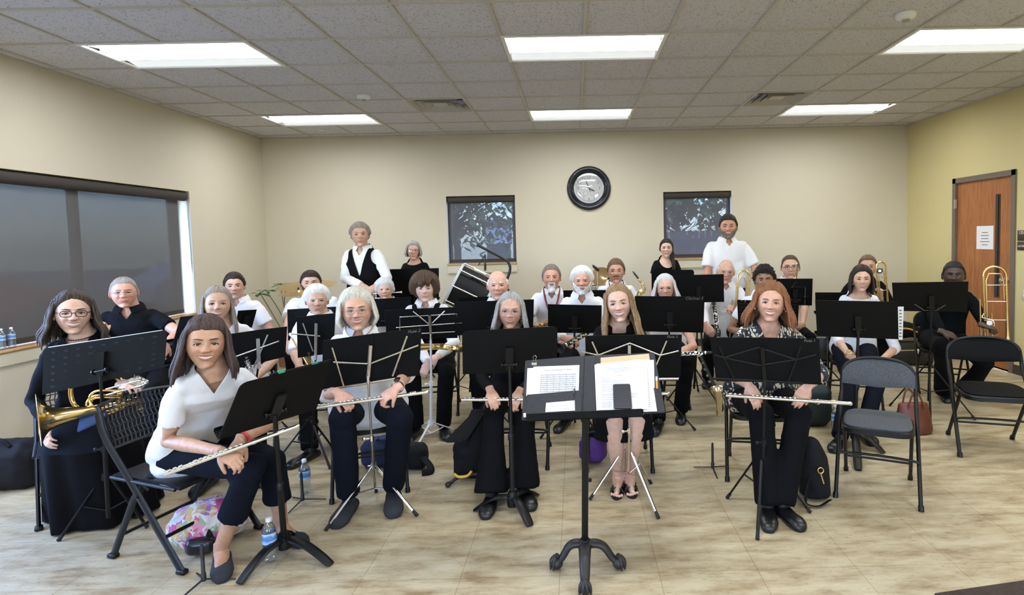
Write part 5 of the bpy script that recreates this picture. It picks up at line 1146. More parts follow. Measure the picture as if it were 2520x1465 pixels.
PP['strap'] = person('man with brown hair and white goatee in a white polo with dark red neck strap', 1357, 650, 714, 5.5, sex='m', skin='red', lean=(0, .1), face=dict(smile=.1, squint=.4), hair=dict(th=.012, fz=.078, side=.3), hairc='saltbr', beard=dict(k='goatee', th=.010, c='white', ext=.018), top_=dict(k='polo', vd=.07), arms=dict(L=ah(1318, 806, 5.2, (.2, -.3, -.9), (-.4, -.9, 0), .9)))
PP['whitebeard'] = person('elderly man with white hair and trimmed white beard in a white shirt, third row middle', 1432, 655, 724, 5.0, rz=-4, sex='m', skin='red', lean=(0, .12), face=dict(smile=.6, squint=.7, nose=1.1), hair=dict(th=.022, fz=.074, crown=.2, side=.5, noise=.006), hairc='white', hairtop=.018, beard=dict(k='full', th=.009, c='white'), top_=dict(k='collar', sl='long', vd=.07),
    arms=dict(L=ah(1388, 832, 4.65, (.95, -.2, -.25), (0, -.8, .6), .7)))
PP['longblonde'] = person('woman with long golden brown hair in a black dress and sandals', 1523, 697, 792, 3.68, rz=-5, skin='pale', det=2, bulk=.9, lean=(0, .16), headrot=(0, -6, -3),
    face=dict(smile=1., open=.65, blush=.6, squint=.4, iris='blue'), hair=dict(th=.014, fz=.084, arch=3, part=.010, cur=dict(L=.30, a0=58, wave=.012, flare=.050, fwd=-.35, tips=.04, locks=130, zw=48, za=.008, backin=.3)), hairc='goldbr', browc='brown2',
    top_=dict(k='scoop', neck='crew', m=BLACKC, sl='long', nm='dress_top'), bottom=dict(k='dress', shoe='sandal'),
    arms=dict(L=ah(1490, 985, 3.35, (.6, -.4, -.5), (0, -.6, .8), .9), R=ah(1600, 975, 3.35, (-.6, -.4, -.4), (0, -.6, .8), .9)), legs=dict(L=FL(1520, 1168, .085), R=FL(1549, 1165, .085), kL=W(1512, 1040, 3.40), kR=W(1566, 1038, 3.40), tL=V((-.12, -1, 0)), tR=V((.02, -1, 0))))
PP['mous'] = person('man with brown hair, glasses and moustache in a white shirt holding a tenor saxophone', 1516, 636, 697, 5.9, sex='m', skin='red', lean=(0, .1), face=dict(smile=-.1, chub=.5, squint=.4), hair=dict(th=.014, fz=.070, sz=-.01, comb=1), hairc='brown2', glass=dict(col=(.25, .2, .18), r=.0012, h=.015), beard=dict(k='must', th=.005, c='brown2'), top_=dict(k='collar', vd=.07))
PP['braid'] = person('young woman with a dark side braid in black standing at the back', 1640, 587, 634, 7.3, stand=True, skin='pale', face=dict(smile=.55, blush=.5), hair=dict(th=.013, fz=.072, part=-.01, sz=-.04, bz=-.07, extra=[([(.05, .05, -.03), (.075, .02, -.08), (.07, -.03, -.13), (.085, -.065, -.19), (.09, -.075, -.25), (.085, -.07, -.31)], .028, 'braid')]), hairc='dark', top_=dict(k='scoop', neck='scoop', vd=.11, vw=.075, m=BLACKC, sl='short', slen=.45), det=1)
PP['clarinet'] = person('woman with wavy grey hair and thin glasses behind the clarinet music stand', 1637, 675, 741, 5.15, rz=-6, skin='pink', bulk=1.15, lean=(0, .1), face=dict(smile=.6, open=.25, chub=.5, blush=.6), hair=dict(th=.020, fz=.086, part=.0, cur=dict(L=.12, a0=60, wave=.012, flare=.040, tips=.02, locks=60)), hairc='ltgrey', glass=dict(col=(.22, .15, .12), r=.0014, h=.014),
    arms=dict(R=dict(w=W(1640, 885, 4.6), e=W(1706, 852, 4.85), d=V((-.8, -.2, -.3)), n=V((0, -.8, .6)), c=.8)), legs=dict(R=FL(1676, 1005, .09), L=FL(1620, 1030, .09), kR=W(1690, 885, 4.75), tR=V((-.2, -1, 0))), top_=dict(k='polo', loose=1.1))
PP['tall'] = person('tall broad bearded man in a white short sleeved shirt standing at the back', 1792, 528, 588, 6.55, sex='m', stand=True, bulk=1.22, shw=1.12, skin='red', face=dict(smile=.8, open=.3, chub=.5, squint=.6, jaw=1.15, wide=1.04), hair=dict(th=.014, fz=.070, crown=.3), hairc='dark', beard=dict(k='full', th=.007, c='saltbr'), top_=dict(k='collar', sl='short', slen=.95, loose=1.2, vd=.07),
    arms=dict(L=dict(w=W(1735, 718, 6.4), e=W(1742, 660, 6.55), d=V((.1, -.1, -1)), n=V((-1, -.2, 0)), c=.5), R=dict(w=W(1866, 715, 6.4), e=W(1856, 655, 6.55), d=V((-.1, -.1, -1)), n=V((1, -.2, 0)), c=.5)))
PP['trombone'] = person('elderly balding man with glasses in a white shirt holding a trombone', 1786, 640, 698, 6.1, rz=-5, sex='m', skin='pink', lean=(0, .1), headrot=(4, 4, 6), face=dict(smile=.1, squint=.5, blush=.7), hair=dict(th=.008, bald=1, bz=-.05), hairc='ltgrey', hairtop=0., glass=dict(col=(.35, .3, .28), r=.0009, h=.015), top_=dict(k='collar', sl='long', vd=.06, tails=1),
    arms=dict(L=ah(1738, 800, 5.75, (.4, -.3, -.7), (-.4, -.8, .3), .8), R=ah(1812, 770, 5.75, (-.5, -.4, .5), (.2, -.8, .3), 1.2)), legs=dict(L=FL(1742, 925, .09)))
PP['curly'] = person('person with short curly black hair behind the red haired woman', 1881, 652, 722, 5.3, rz=-10, sex='m', skin='brown', bulk=.95, lean=(0, .1), face=dict(smile=.3), hair=dict(th=.026, fz=.070, curl=.008, nl=520), hairc='black', hairtop=.022, top_=dict(k='polo'))
PP['red'] = person('woman with shoulder length red hair in a black and cream floral blouse', 1897, 692, 792, 3.46, rz=-12, trz=-6, bulk=1.24, shw=1.08, skin='pink', det=2, lean=(0, .15), headrot=(-3, 4, -2),
    face=dict(smile=.9, open=.6, chub=.7, blush=.6, jaw=1.1, wide=1.03), hair=dict(th=.024, fz=.084, crown=.2, part=.022, cur=dict(L=.13, a0=60, wave=.014, flare=.055, tips=.035, locks=120, zw=45, za=.008)), hairc='red', browc='brown2', hairtop=.020,
    top_=dict(k='scoop', neck='v', vd=.17, vw=.06, m=FLORAL, sl='elbow', tails=1, nm='blouse', loose=1.15), bottom=dict(k='trousers', flare=1.15),
    arms=dict(L=ah(1842, 948, 3.16, (.35, -.35, -.75), (-.1, -.8, .5), .45, pole=V((-.8, .3, -.5))), R=ah(1988, 952, 3.16, (-.62, -.35, -.6), (.1, -.8, .6), .55, pole=V((.8, .3, -.5)))),
    legs=dict(L=FL(1890, 1232, .09), R=FL(1925, 1230, .09), kL=W(1873, 1020, 3.26), kR=W(1966, 1020, 3.26), tL=V((-.3, -1, 0)), tR=V((.2, -1, 0))))
PP['trumpetw'] = person('person with dark framed glasses and pulled back hair holding a trumpet upright', 1945, 628, 687, 6.0, rz=-10, skin='fair', bulk=1.15, lean=(0, .1), face=dict(smile=.1, chub=.7, blush=.4, wide=1.05), hair=dict(th=.006, fz=.080, sz=-.02, bz=-.06), hairc='brown', hairtop=.006, glass=dict(col=(.03, .02, .03), r=.0018, h=.016, cn='black'), top_=dict(k='polo', slen=.9),
    arms=dict(R=ah(1975, 800, 5.65, (-.8, -.3, .1), (.2, -.8, .4), 1., pole=V((1, 0, -.8)))))
PP['bobdark'] = person('woman with dark brown bob and hoop earrings in a white textured top', 2120, 652, 718, 4.93, rz=-20, trz=-14, skin='fair', bulk=1., lean=(.02, .12), headrot=(0, 0, 5),
    face=dict(smile=.6, open=.25, blush=.4), hair=dict(th=.020, fz=.080, crown=.3, part=.022, cur=dict(L=.125, a0=66, wave=.008, flare=.022, inw=.02, tips=.012, locks=70)), hairc='dark', hairtop=.018, top_=dict(k='scoop', neck='scoop', vd=.05, vw=.09, m=KNITW, sl='elbow', tails=1), bottom=dict(k='trousers', m=NAVYC),
    arms=dict(L=dict(w=W(2092, 878, 4.55), e=W(2062, 838, 4.85), d=V((.8, -.3, -.4)), n=V((0, -.8, .6)), c=.8), R=dict(w=W(2165, 890, 4.55), e=W(2204, 858, 4.85), d=V((-.85, -.2, -.3)), n=V((0, -.8, .6)), c=.8)),
    legs=dict(L=FL(2068, 1068, .09), R=FL(2128, 1050, .09), kL=W(2095, 935, 4.5), kR=W(2160, 935, 4.5), tL=V((-.7, -.8, 0))))
PP['tbman'] = person('young man with light brown hair in black behind the woman with dark bob', 2135, 627, 686, 6.45, rz=-15, sex='m', skin='fair', lean=(0, .1), face=dict(smile=.2), hair=dict(th=.012, fz=.076, comb=-1), hairc='brown2', top_=dict(k='polo', m=BLACKC, sl='long'), arms=dict(R=ah(2168, 735, 6.15, (-.2, -.3, .9), (.3, -.8, .2), 1.2)), det=0)
PP['sweater'] = person('person with close cropped black hair in a black sweater holding a trombone by the door', 2347, 643, 712, 5.35, rz=-22, trz=-12, sex='m', skin='deep', bulk=1.1, lean=(0, .1), face=dict(smile=.5, lip=(.05, .02, .015)), hair=dict(th=.008, fz=.068, curl=.003, nl=0), hairc='black', hairtop=.006, top_=dict(k='scoop', neck='crew', m=mat('black_green_wool', (.0035, .005, .006), .95, 0, .3, 200, spec=.08), sl='long'), bottom=dict(k='trousers', flare=1.5),
    arms=dict(L=ah(2318, 816, 4.95, (.85, -.35, -.35), (0, -.5, .85), .45), R=ah(2418, 800, 4.95, (.3, -.2, -.1), (.2, -.3, .9), 1.2)), legs=dict(L=FL(2325, 955, .09), kL=W(2318, 850, 4.85), R=FL(2385, 950, .09), tL=V((-.5, -1, 0))))

seatc('front', 'slot', 'black slotted folding chair under the woman in capris at the front left', dx=-.02, dy=.06)
PPf = CHP['slot']
PPf.location = (-2.05, 3.01, 0); PPf.rotation_euler = (0, 0, math.radians(73))
p = PP['horn']['root'].location; chair('slot', p.x-.08, p.y+.06, 40, 'black slotted folding chair under the french horn player at the left edge')
for k, d in (('trumpet', 'folding chair under the man in black polo by the window'), ('longhair', 'folding chair under the woman with long grey-brown hair'), ('dark', 'folding chair under the dark haired man, third row left'), ('bigbeard', 'folding chair under the heavy bearded man'),
             ('white', 'folding chair under the white haired man, second row left'), ('blonde', 'folding chair under the silver blonde flute player'), ('greyshort', 'folding chair under the grey haired woman in front of the man in the vest'), ('boy', 'folding chair under the young man with the mop of hair'),
             ('bald', 'folding chair under the bald man'), ('glasses', 'folding chair under the woman in black with grey hair'), ('strap', 'folding chair under the man with the red neck strap'), ('whitebeard', 'folding chair under the white bearded man'),
             ('longblonde', 'folding chair under the woman in sandals'), ('mous', 'folding chair under the man with the moustache'), ('clarinet', 'folding chair under the woman with wavy grey hair'), ('trombone', 'folding chair under the elderly trombone player'),
             ('curly', 'folding chair under the person with curly black hair'), ('red', 'folding chair under the red haired woman'), ('trumpetw', 'folding chair under the person holding the trumpet upright'), ('bobdark', 'folding chair under the woman with the dark bob'),
             ('tbman', 'folding chair under the young trombone player at the back right'), ('sweater', 'folding chair under the person in black sweater')):
    seatc(k, 'pad', 'black '+d, dy=.10 if k in ('glasses', 'longblonde', 'red', 'blonde') else .07)
# the two empty chairs at the right
a, b_, c_, d_ = FL(2067, 1228), FL(2273, 1262), FL(2078, 1155), FL(2262, 1190)
m_ = (a+b_+c_+d_)/4; ang = math.degrees(math.atan2((b_-a).y, (b_-a).x)); chair('grey', m_.x-.02, m_.y, ang, 'empty grey fabric folding chair at the front right')
t = chair('pad', 2.90, 4.02, -20, 'empty black padded folding chair at the right edge of the photo'); t.scale = (1.12, 1.08, 1.0)
# ================================================================ music stands
def onpl(quad, px, py, off=.0):
    "point seen at the pixel on the plane of the quad, moved off towards the camera"
    TL, TR, BR, BL = quad; n_ = (TR-TL).cross(BL-TL).normalized()
    if n_.dot(AF) > 0: n_ = -n_
    d = ray(px, py); o = V((0, 0, CAMH)); t = ((TL+n_*off)-o).dot(n_)/d.dot(n_); return o+d*t
def Q(c, yt, yb):
    (a, b, e, f) = c; g = lambda y: y if isinstance(y, (tuple, list)) else (y, y)
    t, u = g(yt), g(yb); return [W(*a, t[0]), W(*b, t[1]), W(*e, u[1]), W(*f, u[0])]
def pole_base(t, top, foot, kind, m, feet=None, hub=None, r=.011):
    foot = V((foot[0], foot[1], 0)); dirv = (top-foot)
    if kind == 'curved':
        q = MB(); mid = foot.lerp(top, .52); q.cyl(foot+V((0, 0, .05)), mid, .0145, n=14); q.build('pole', m, t)
        q = MB(); q.cyl(mid, top, .0105, n=14); q.build('upper_pole', m if m is not BLACKM else BLACKM2, t)
        q = MB(); q.lathe(mid-V((0, 0, .02)), (0, 0, 1), [(.0, 0), (.018, 0), (.018, .03), (.012, .04), (0, .04)], 14); q.lathe(foot, (0, 0, 1), [(0, .03), (.030, .04), (.032, .10), (.020, .125), (0, .125)], 16); q.build('collar', m, t)
        for a in feet:
            e = V(a); d = (e-foot); d.z = 0; L_ = d.length; d.normalize(); q = MB()
            p = [foot+d*.012+V((0, 0, .085)), foot+d*.05+V((0, 0, .090)), foot+d*L_*.45+V((0, 0, .080)), foot+d*L_*.75+V((0, 0, .045)), foot+d*L_*.95+V((0, 0, .014)), foot+d*L_+V((0, 0, .008))]
            q.tube(smoothpath(p, 5), [(.020+.008*math.sin(PI*i/25), .015-.009*(i/25)) for i in range(26)], 10, up=(0, 0, 1)); q.build('leg', m, t)
        return
    hubp = foot+V((0, 0, hub or .30)); q = MB(); q.cyl(foot+V((0, 0, .10 if kind != 'thin' else .14)), foot.lerp(top, .55), r, n=12); q.build('pole', m, t)
    q = MB(); q.cyl(foot.lerp(top, .5), top, r*.72, n=12); q.build('upper_pole', m, t)
    q = MB(); c = foot.lerp(top, .55); q.cyl(c-V((0, 0, .015)), c+V((0, 0, .015)), r*1.6, n=12); q.cyl(c, c+V((-.035, -.012, 0)), .006); q.ell(c+V((-.038, -.013, 0)), (.011, .007, .011)); q.cyl(hubp-V((0, 0, .02)), hubp+V((0, 0, .02)), r*1.9, n=12); q.cyl(hubp, hubp+V((-.032, -.01, 0)), .005); q.build('collar', m, t)
    for a in feet:
        e = V(a); e.z = .008; d = (e-foot); d.z = 0; q = MB(); q.tube([hubp+d.normalized()*.014, e], [(.009, .006)]*2, 8); k = hubp.lerp(e, .48); q.tube([foot+V((0, 0, (hub or .3)*.42)), k], [(.006, .004)]*2, 6)
        l = q.build('leg', m, t); q = MB(); u = (hubp-e).normalized(); q.cyl(e-u*.004, e+u*.035, .0105, .009, 10); q.build('rubber_foot', RUBBER, l)
def feet3(foot, r, a0, dy=0.):
    return [(foot[0]+r*math.cos(math.radians(a0+120*k)), foot[1]+r*math.sin(math.radians(a0+120*k)), 0) for k in range(3)]
def orch(label, c, yt, yb, foot, kind='tripod', feet=None, rad=.03, m=BLACKM, lip=-1, text=None, holes=False, rim=False, hub=.30, attach=.62, grp=None, fa=200, fr=.27, th=.003):
    quad = Q(c, yt, yb); TL, TR, BR, BL = quad; up_ = ((TL+TR)-(BL+BR)).normalized(); n_ = (TR-TL).cross(BL-TL).normalized()
    if n_.dot(AF) > 0: n_ = -n_
    foot = tuple(foot)[:2]; t = thing('music_stand', (foot[0], foot[1], 0), label, 'music stand', grp)
    q = MB()
    if holes:
        nx, ny = 9, 6; w = (TR-TL).length; P_ = lambda u, v: TL*(1-u)*(1-v)+TR*u*(1-v)+BR*u*v+BL*(1-u)*v
        # perforated desk: solid sheet built round the slots
        for s in (-1, 1): pass
        q.plate(quad, th, rad, 0, (1, 1, 0, 0))
        for i in range(nx):
            for j in range(ny):
                u = .09+.82*i/(nx-1); v = .13+.74*j/(ny-1); p = P_(u, v)+n_*(th*.5); a = (TR-TL).normalized()*.0125; b_ = up_*.004
                ring = [p+a*math.cos(2*PI*k/12)+b_*math.sin(2*PI*k/12) for k in range(12)]
                q.tube(ring, .0018, 5, 0, closed=True); q.add([p+(x-p)*.9-n_*.0002 for x in ring], [tuple(range(12))], 1, False)
    else: q.plate(quad, th, rad, 0, (1, 1, 0, 0))
    q.build('desk', [m, mat('slot_dark', (.002, .002, .002), .9)], t)
    ln = (BR-BL).normalized(); q = MB(); d = n_*(-lip) if lip else n_; w = .05*lip
    q.plate([BL, BR, BR+n_*w, BL+n_*w], th); q.plate([BL+n_*w, BR+n_*w, BR+n_*w+up_*.018, BL+n_*w+up_*.018], th); q.build('shelf', m, t)
    if rim: q = MB(); q.tube([TL.lerp(TR, .04)+up_*.002, TL.lerp(TR, .96)+up_*.002], .0022, 6); q.build('bright_edge', NICKEL, t)
    C = (TL+TR+BL+BR)/4; A_ = C.lerp((BL+BR)/2, attach-.5)+n_*(.012 if lip < 0 else -.012)
    q = MB(); q.plate([A_+ln*-.022+up_*.07, A_+ln*.022+up_*.07, A_+ln*.022-up_*.07, A_-ln*.022-up_*.07], .012); q.tube([A_-ln*.035-up_*.04, A_+ln*.035-up_*.04], .008, 10); q.lathe(A_-ln*.038-up_*.04, ln*-1, [(0, 0), (.014, 0), (.014, .008), (0, .01)], 12); q.lathe(A_+ln*.038-up_*.04, ln, [(0, 0), (.014, 0), (.014, .008), (0, .01)], 12)
    q.build('tilt_clamp', BLACKM2, t)
    pole_base(t, A_-up_*.05, foot, kind, m if m is not BLACKM else BLACKM2, feet or feet3(foot, fr, fa), hub)
    if text: s, px, py, size = text; text_mesh(s, size, (TR-TL), up_, onpl(quad, px, py, th), CHALK, 'handwriting', t, shear=.25, extr=.0003)
    return t, quad, n_, up_
def wire(label, flabel, c, yt, yb, lines, foot, feet, m=CHROME, spine=None, text=None, hub=.30, kind='thin', r=.008, wr=(.0045, .0018), polem=None, shelf=None):
    "folding wire stand with a black folder resting on it"
    quad = Q(c, yt, yb); TL, TR, BR, BL = quad; up_ = ((TL+TR)-(BL+BR)).normalized(); n_ = (TR-TL).cross(BL-TL).normalized()
    if n_.dot(AF) > 0: n_ = -n_
    foot = tuple(foot)[:2]; t = thing('music_stand', (foot[0], foot[1], 0), label, 'music stand')
    f = MB(); mid0, mid1 = TL.lerp(TR, .5)-n_*.006, BL.lerp(BR, .5)-n_*.006
    f.plate([TL, mid0, mid1, BL], .004); f.plate([mid0, TR, BR, mid1], .004); f.tube([mid0+up_*0, mid1], (.006, .003), 6)
    fo = solid(f, 'music_folder', mat('black_folder_board', (.0035, .0035, .004), .75, 0, .1, 300, spec=.15), flabel, 'music folder')
    if text: s, px, py, size = text; text_mesh(s, size, (TR-TL), up_, onpl(quad, px, py, .004), CHALK, 'handwriting', fo, shear=.25, extr=.0003)
    for l in lines:
        q = MB(); pts = [onpl(quad, x, y, .009+.002*(k % 2)) for k, (x, y) in enumerate(l)]; q.tube(pts, [wr]*len(pts), 8, up=n_); q.build('wire_arm', m, t)
    sp = spine or ((c[0][0]+c[1][0])/2, (c[0][1]+c[1][1])/2+20, (c[2][0]+c[3][0])/2, (c[2][1]+c[3][1])/2)
    a, b_ = onpl(quad, sp[0], sp[1], .014), onpl(quad, sp[2], sp[3], .014); q = MB(); q.tube([a, b_], [(.010, .005)]*2, 8, up=n_); q.cyl(b_-V((0, 0, .03)), b_+V((0, 0, .01)), .009); q.build('spine', m, t)
    if shelf: q = MB(); s0, s1 = onpl(quad, *shelf[0], .006), onpl(quad, *shelf[1], .006); q.tube([s0, s1], [(.007, .002)]*2, 6, up=n_); [q.tube([p, p-n_*.045, p-n_*.05+up_*.015], [(.005, .0015)]*3, 6) for p in (s0.lerp(s1, .1), s0.lerp(s1, .9))]; q.build('shelf_bar', m, t)
    pole_base(t, b_, foot, kind, polem or m, feet, hub, r)
    return t, quad

# front row
orch('black perforated music stand in front of the french horn player', ((108, 858), (412, 812), (404, 905), (104, 972)), (2.98, 2.86), (3.05, 2.93), FL(270, 1318), 'tripod', [FL(145, 1333), FL(362, 1300), FL(330, 1240)], .025, holes=True, rim=True, hub=.33)
orch('black curved-leg music stand at the front left in front of the woman in capris', ((592, 944), (816, 887), (778, 1008), (536, 1082)), (2.42, 2.72), (2.52, 2.82), FL(702, 1368), 'curved', [FL(588, 1441), FL(815, 1394), FL(722, 1330)], .03, attach=.75)
f = [W(664, 922, 2.50), W(815, 885, 2.78), W(815, 902, 2.80), W(668, 938, 2.52)]; q = MB(); q.plate(f, .008); gf = solid(q, 'music_folder', mat('black_folder_board', (.0035, .0035, .004), .75, 0, .1, 300, spec=.15), 'black folder with green tabs on the curved-leg stand at the front left', 'music folder')
for u_ in (.12, .66): q = MB(); e_ = f[0].lerp(f[1], u_); q.plate([e_+V((0, 0, .006)), f[0].lerp(f[1], u_+.10)+V((0, 0, .006)), f[0].lerp(f[1], u_+.10)-V((0, 0, .006)), e_-V((0, 0, .006))], .010); q.build('green_tab', mat('green_plastic', (.05, .28, .18), .5), gf)
wire('chrome folding music stand in front of the silver blonde woman', 'black music folder marked Flute 2 in front of the silver blonde woman', ((795, 839), (1038, 807), (1031, 924), (792, 960)), 3.05, 3.14,
     [((817, 856), (846, 952)), ((820, 892), (904, 896)), ((910, 896), (1030, 850)), ((1002, 827), (966, 926))], FL(924, 1243), [FL(802, 1308), FL(1026, 1272), FL(926, 1213)], spine=(912, 850, 906, 930), text=('Flute 2', 1018, 819, .024), hub=.24, shelf=((797, 961), (998, 929)), kind='thin')
orch('black curved-leg music stand in front of the grey haired woman in black', ((1137, 816), (1372, 803), (1370, 914), (1139, 921)), 3.28, 3.36, FL(1262, 1262), 'curved', [FL(1305, 1298), FL(1167, 1258), FL(1322, 1220)], rad=.03, attach=.8)
wire('chrome folding music stand in front of the woman in sandals', 'black music folder marked Flute 2 in front of the woman in sandals', ((1440, 827), (1678, 824), (1674, 932), (1443, 935)), 3.22, 3.30,
     [((1457, 841), (1472, 875)), ((1428, 865), (1472, 875), (1550, 845), (1625, 875), (1670, 864)), ((1641, 839), (1602, 930))], FL(1548, 1215), [FL(1452, 1232), FL(1620, 1278), FL(1602, 1192)], spine=(1549, 850, 1549, 925), text=('Flute 2', 1654, 832, .022), hub=.30, m=CHROME, shelf=((1450, 936), (1670, 933)))
wire('black folding music stand in front of the red haired woman', 'black music folder marked Flute 1 in front of the red haired woman', ((1747, 831), (2016, 834), (2021, 947), (1763, 938)), 3.02, 3.10,
     [((1758, 874), (1782, 881), (1866, 856), (1960, 886), (2008, 874)), ((1782, 881), (1869, 900), (1960, 886)), ((1770, 853), (1782, 881), (1810, 940)), ((1970, 853), (1960, 886), (1939, 942))], FL(1876, 1262), [FL(1864, 1330), FL(1790, 1228), FL(1993, 1263)], m=BLACKM2, spine=(1876, 855, 1882, 940), text=('Flute 1', 1992, 842, .022), hub=.34, kind='tripod', r=.0105, shelf=((1753, 932), (1975, 944)))
t, qd, n_, up_ = orch('black curved-leg music stand in front of the woman with dark bob', ((2006, 739), (2209, 743), (2211, 835), (2011, 827)), 4.18, 4.26, FL(2103, 1092), 'curved', [FL(2112, 1160), FL(2175, 1118), FL(2040, 1105)], rad=.0, attach=.75)
q = MB(); q.plate([onpl(qd, 2205, 755, -.006), onpl(qd, 2224, 755, -.006), onpl(qd, 2221, 837, -.006), onpl(qd, 2203, 835, -.006)], .001); sm_ = solid(q, 'sheet_music', PAPER, 'white sheet music sticking out from the stand of the woman with dark bob', 'sheet music')
q = MB()
for k in range(9): y = 763+k*8; q.plate([onpl(qd, 2213, y, -.0045), onpl(qd, 2219, y, -.0045), onpl(qd, 2219, y+2.5, -.0045), onpl(qd, 2213, y+2.5, -.0045)], .0004)
q.build('printed_notes', INK, sm_)
_, qs, n__, u__ = orch('large black music stand in front of the person in black sweater', ((2195, 696), (2383, 693), (2380, 768), (2200, 765)), 4.70, 4.78, FL(2285, 1015), 'tripod', [FL(2190, 1000), FL(2400, 1035), FL(2290, 1045)], rad=0, hub=.42, attach=.9)
q = MB(); q.tube([onpl(qs, x, y, .012) for x, y in ((2251, 749), (2274, 764), (2304, 764), (2326, 751))], [(.006, .003)]*4, 8); q.build('support_strut', NICKEL, _)
# second and third row desks
S3_ = [
 ('black music stand beside the man in black polo, edge on', ((444, 780), (482, 777), (470, 842), (424, 850)), (4.0, 4.15), (4.05, 4.2), (-2.85, 4.2)),
 ('black music stand in front of the dark haired young man, third row left', ((586, 765), (632, 762), (620, 806), (578, 812)), (4.75, 4.9), (4.8, 4.95), (-2.75, 4.95)),
 ('black music stand in front of the heavy bearded man', ((707, 762), (828, 755), (826, 832), (709, 838)), 5.05, 5.12, (-2.32, 5.2)),
 ('black music stand in front of the short grey haired woman, back left', ((893, 738), (1012, 731), (1012, 800), (895, 806)), 5.1, 5.18, (-1.75, 5.25)),
 ('black music stand in front of the woman with grey bob standing', ((959, 663), (1080, 660), (1080, 738), (962, 740)), 6.6, 6.68, (-1.9, 6.75)),
 ('wide black music stand in front of the bald man', ((1118, 744), (1314, 737), (1312, 815), (1120, 826)), 4.32, 4.40, (-.72, 4.5)),
 ('black music stand just behind the bald man stand at its left', ((1128, 733), (1207, 730), (1207, 775), (1130, 778)), 5.45, 5.5, (-1.05, 5.6)),
 ('black music stand in front of the white bearded man', ((1348, 749), (1481, 752), (1479, 820), (1349, 819)), 4.42, 4.50, (-.06, 4.6)),
 ('black music stand behind the white bearded man', ((1386, 715), (1491, 714), (1491, 765), (1388, 766)), 5.42, 5.50, (.05, 5.6)),
 ('black music stand with rounded corners in front of the braided young woman', ((1603, 665), (1708, 664), (1708, 735), (1604, 736)), 6.5, 6.58, (1.05, 6.7)),
 ('large black music stand in front of the elderly trombone player', ((1654, 678), (1781, 675), (1782, 743), (1656, 746)), 5.35, 5.42, (1.1, 5.5)),
 ('black music stand in front of the woman with wavy grey hair', ((1562, 729), (1734, 730), (1731, 819), (1564, 815)), 4.48, 4.56, (.66, 4.65)),
 ('black slatted music stand behind the red haired woman', ((1814, 738), (1966, 744), (1963, 802), (1817, 806)), 4.72, 4.80, (1.62, 4.9)),
 ('black music stand in front of the person holding the trumpet upright', ((1910, 686), (2000, 686), (1998, 752), (1913, 750)), 5.42, 5.5, (1.98, 5.6)),
 ('black music stand behind the stand of the woman with dark bob', ((2006, 720), (2085, 720), (2085, 775), (2008, 775)), 5.35, 5.42, (2.35, 5.5)),
]
for k, (lb, c, yt, yb, ft) in enumerate(S3_):
    rd = .03 if 'rounded' in lb else 0.; tx = ('Clarinet 3', 1708, 738, .034) if 'wavy' in lb else None
    t, qd, n_, up_ = orch(lb, c, yt, yb, ft, 'tripod', None, rad=rd, text=tx, attach=.8, fa=200+35*k)
    if 'slatted' in lb:
        for j in range(7): q = MB(); q.tube([onpl(qd, 1819, 748+j*8, .003), onpl(qd, 1960, 751+j*8, .003)], [(.003, .003)]*2, 6); q.build('slat', BLACKM2, t)
        q = MB(); q.tube([onpl(qd, 1824, 743, .006), onpl(qd, 1826, 738, .006), onpl(qd, 1833, 738, .006), onpl(qd, 1834, 744, .006)], .003, 5); q.build('clip', CHROME, t)
    if 'trumpet upright' in lb:
        for l in (((1943, 707), (1981, 707), (1980, 750)), ((1945, 731), (1991, 731)), ((1959, 693), (1941, 717))): q = MB(); q.tube([onpl(qd, x, y, .010) for x, y in l], [(.0075, .003)]*len(l), 6); q.build('wire_arm', CHROME, t)
wire('folding music stand with silver cross arms in front of the woman with long grey-brown hair', 'black music folder in front of the woman with long grey-brown hair', ((562, 823), (707, 804), (702, 878), (572, 912)), (3.38, 3.5), (3.45, 3.55), [((659, 824), (624, 906)), ((575, 880), (687, 840))], (-2.15, 3.62), feet3((-2.15, 3.62), .25, 100), m=NICKEL, polem=BLACKM2, kind='tripod')
wire('folding music stand with silver cross arms in front of the white haired man', 'black music folder in front of the white haired man', ((730, 781), (826, 771), (820, 870), (733, 881)), 4.0, 4.08, [((745, 796), (770, 865)), ((718, 822), (788, 828))], (-1.92, 4.15), feet3((-1.92, 4.15), .25, 80), m=NICKEL, polem=BLACKM2, kind='tripod')
wire('white legged folding music stand with silver frame in front of the mop-haired young man', 'black music folder in front of the young man with the mop of hair', ((949, 764), (1126, 756), (1126, 832), (951, 838)), 4.34, 4.42,
     [((984, 820), (984, 781), (1125, 773), (1125, 815)), ((975, 807), (1137, 795)), ((1016, 767), (1055, 798)), ((1095, 766), (1064, 796)), ((990, 824), (1137, 816))], FL(1062, 1084), [FL(1025, 1104), FL(1126, 1063), FL(1012, 1062)], m=CHROME, spine=(1057, 776, 1060, 826), hub=.14, polem=mat('white_enamel_tube', (.70, .70, .72), .35), kind='tripod', r=.012)

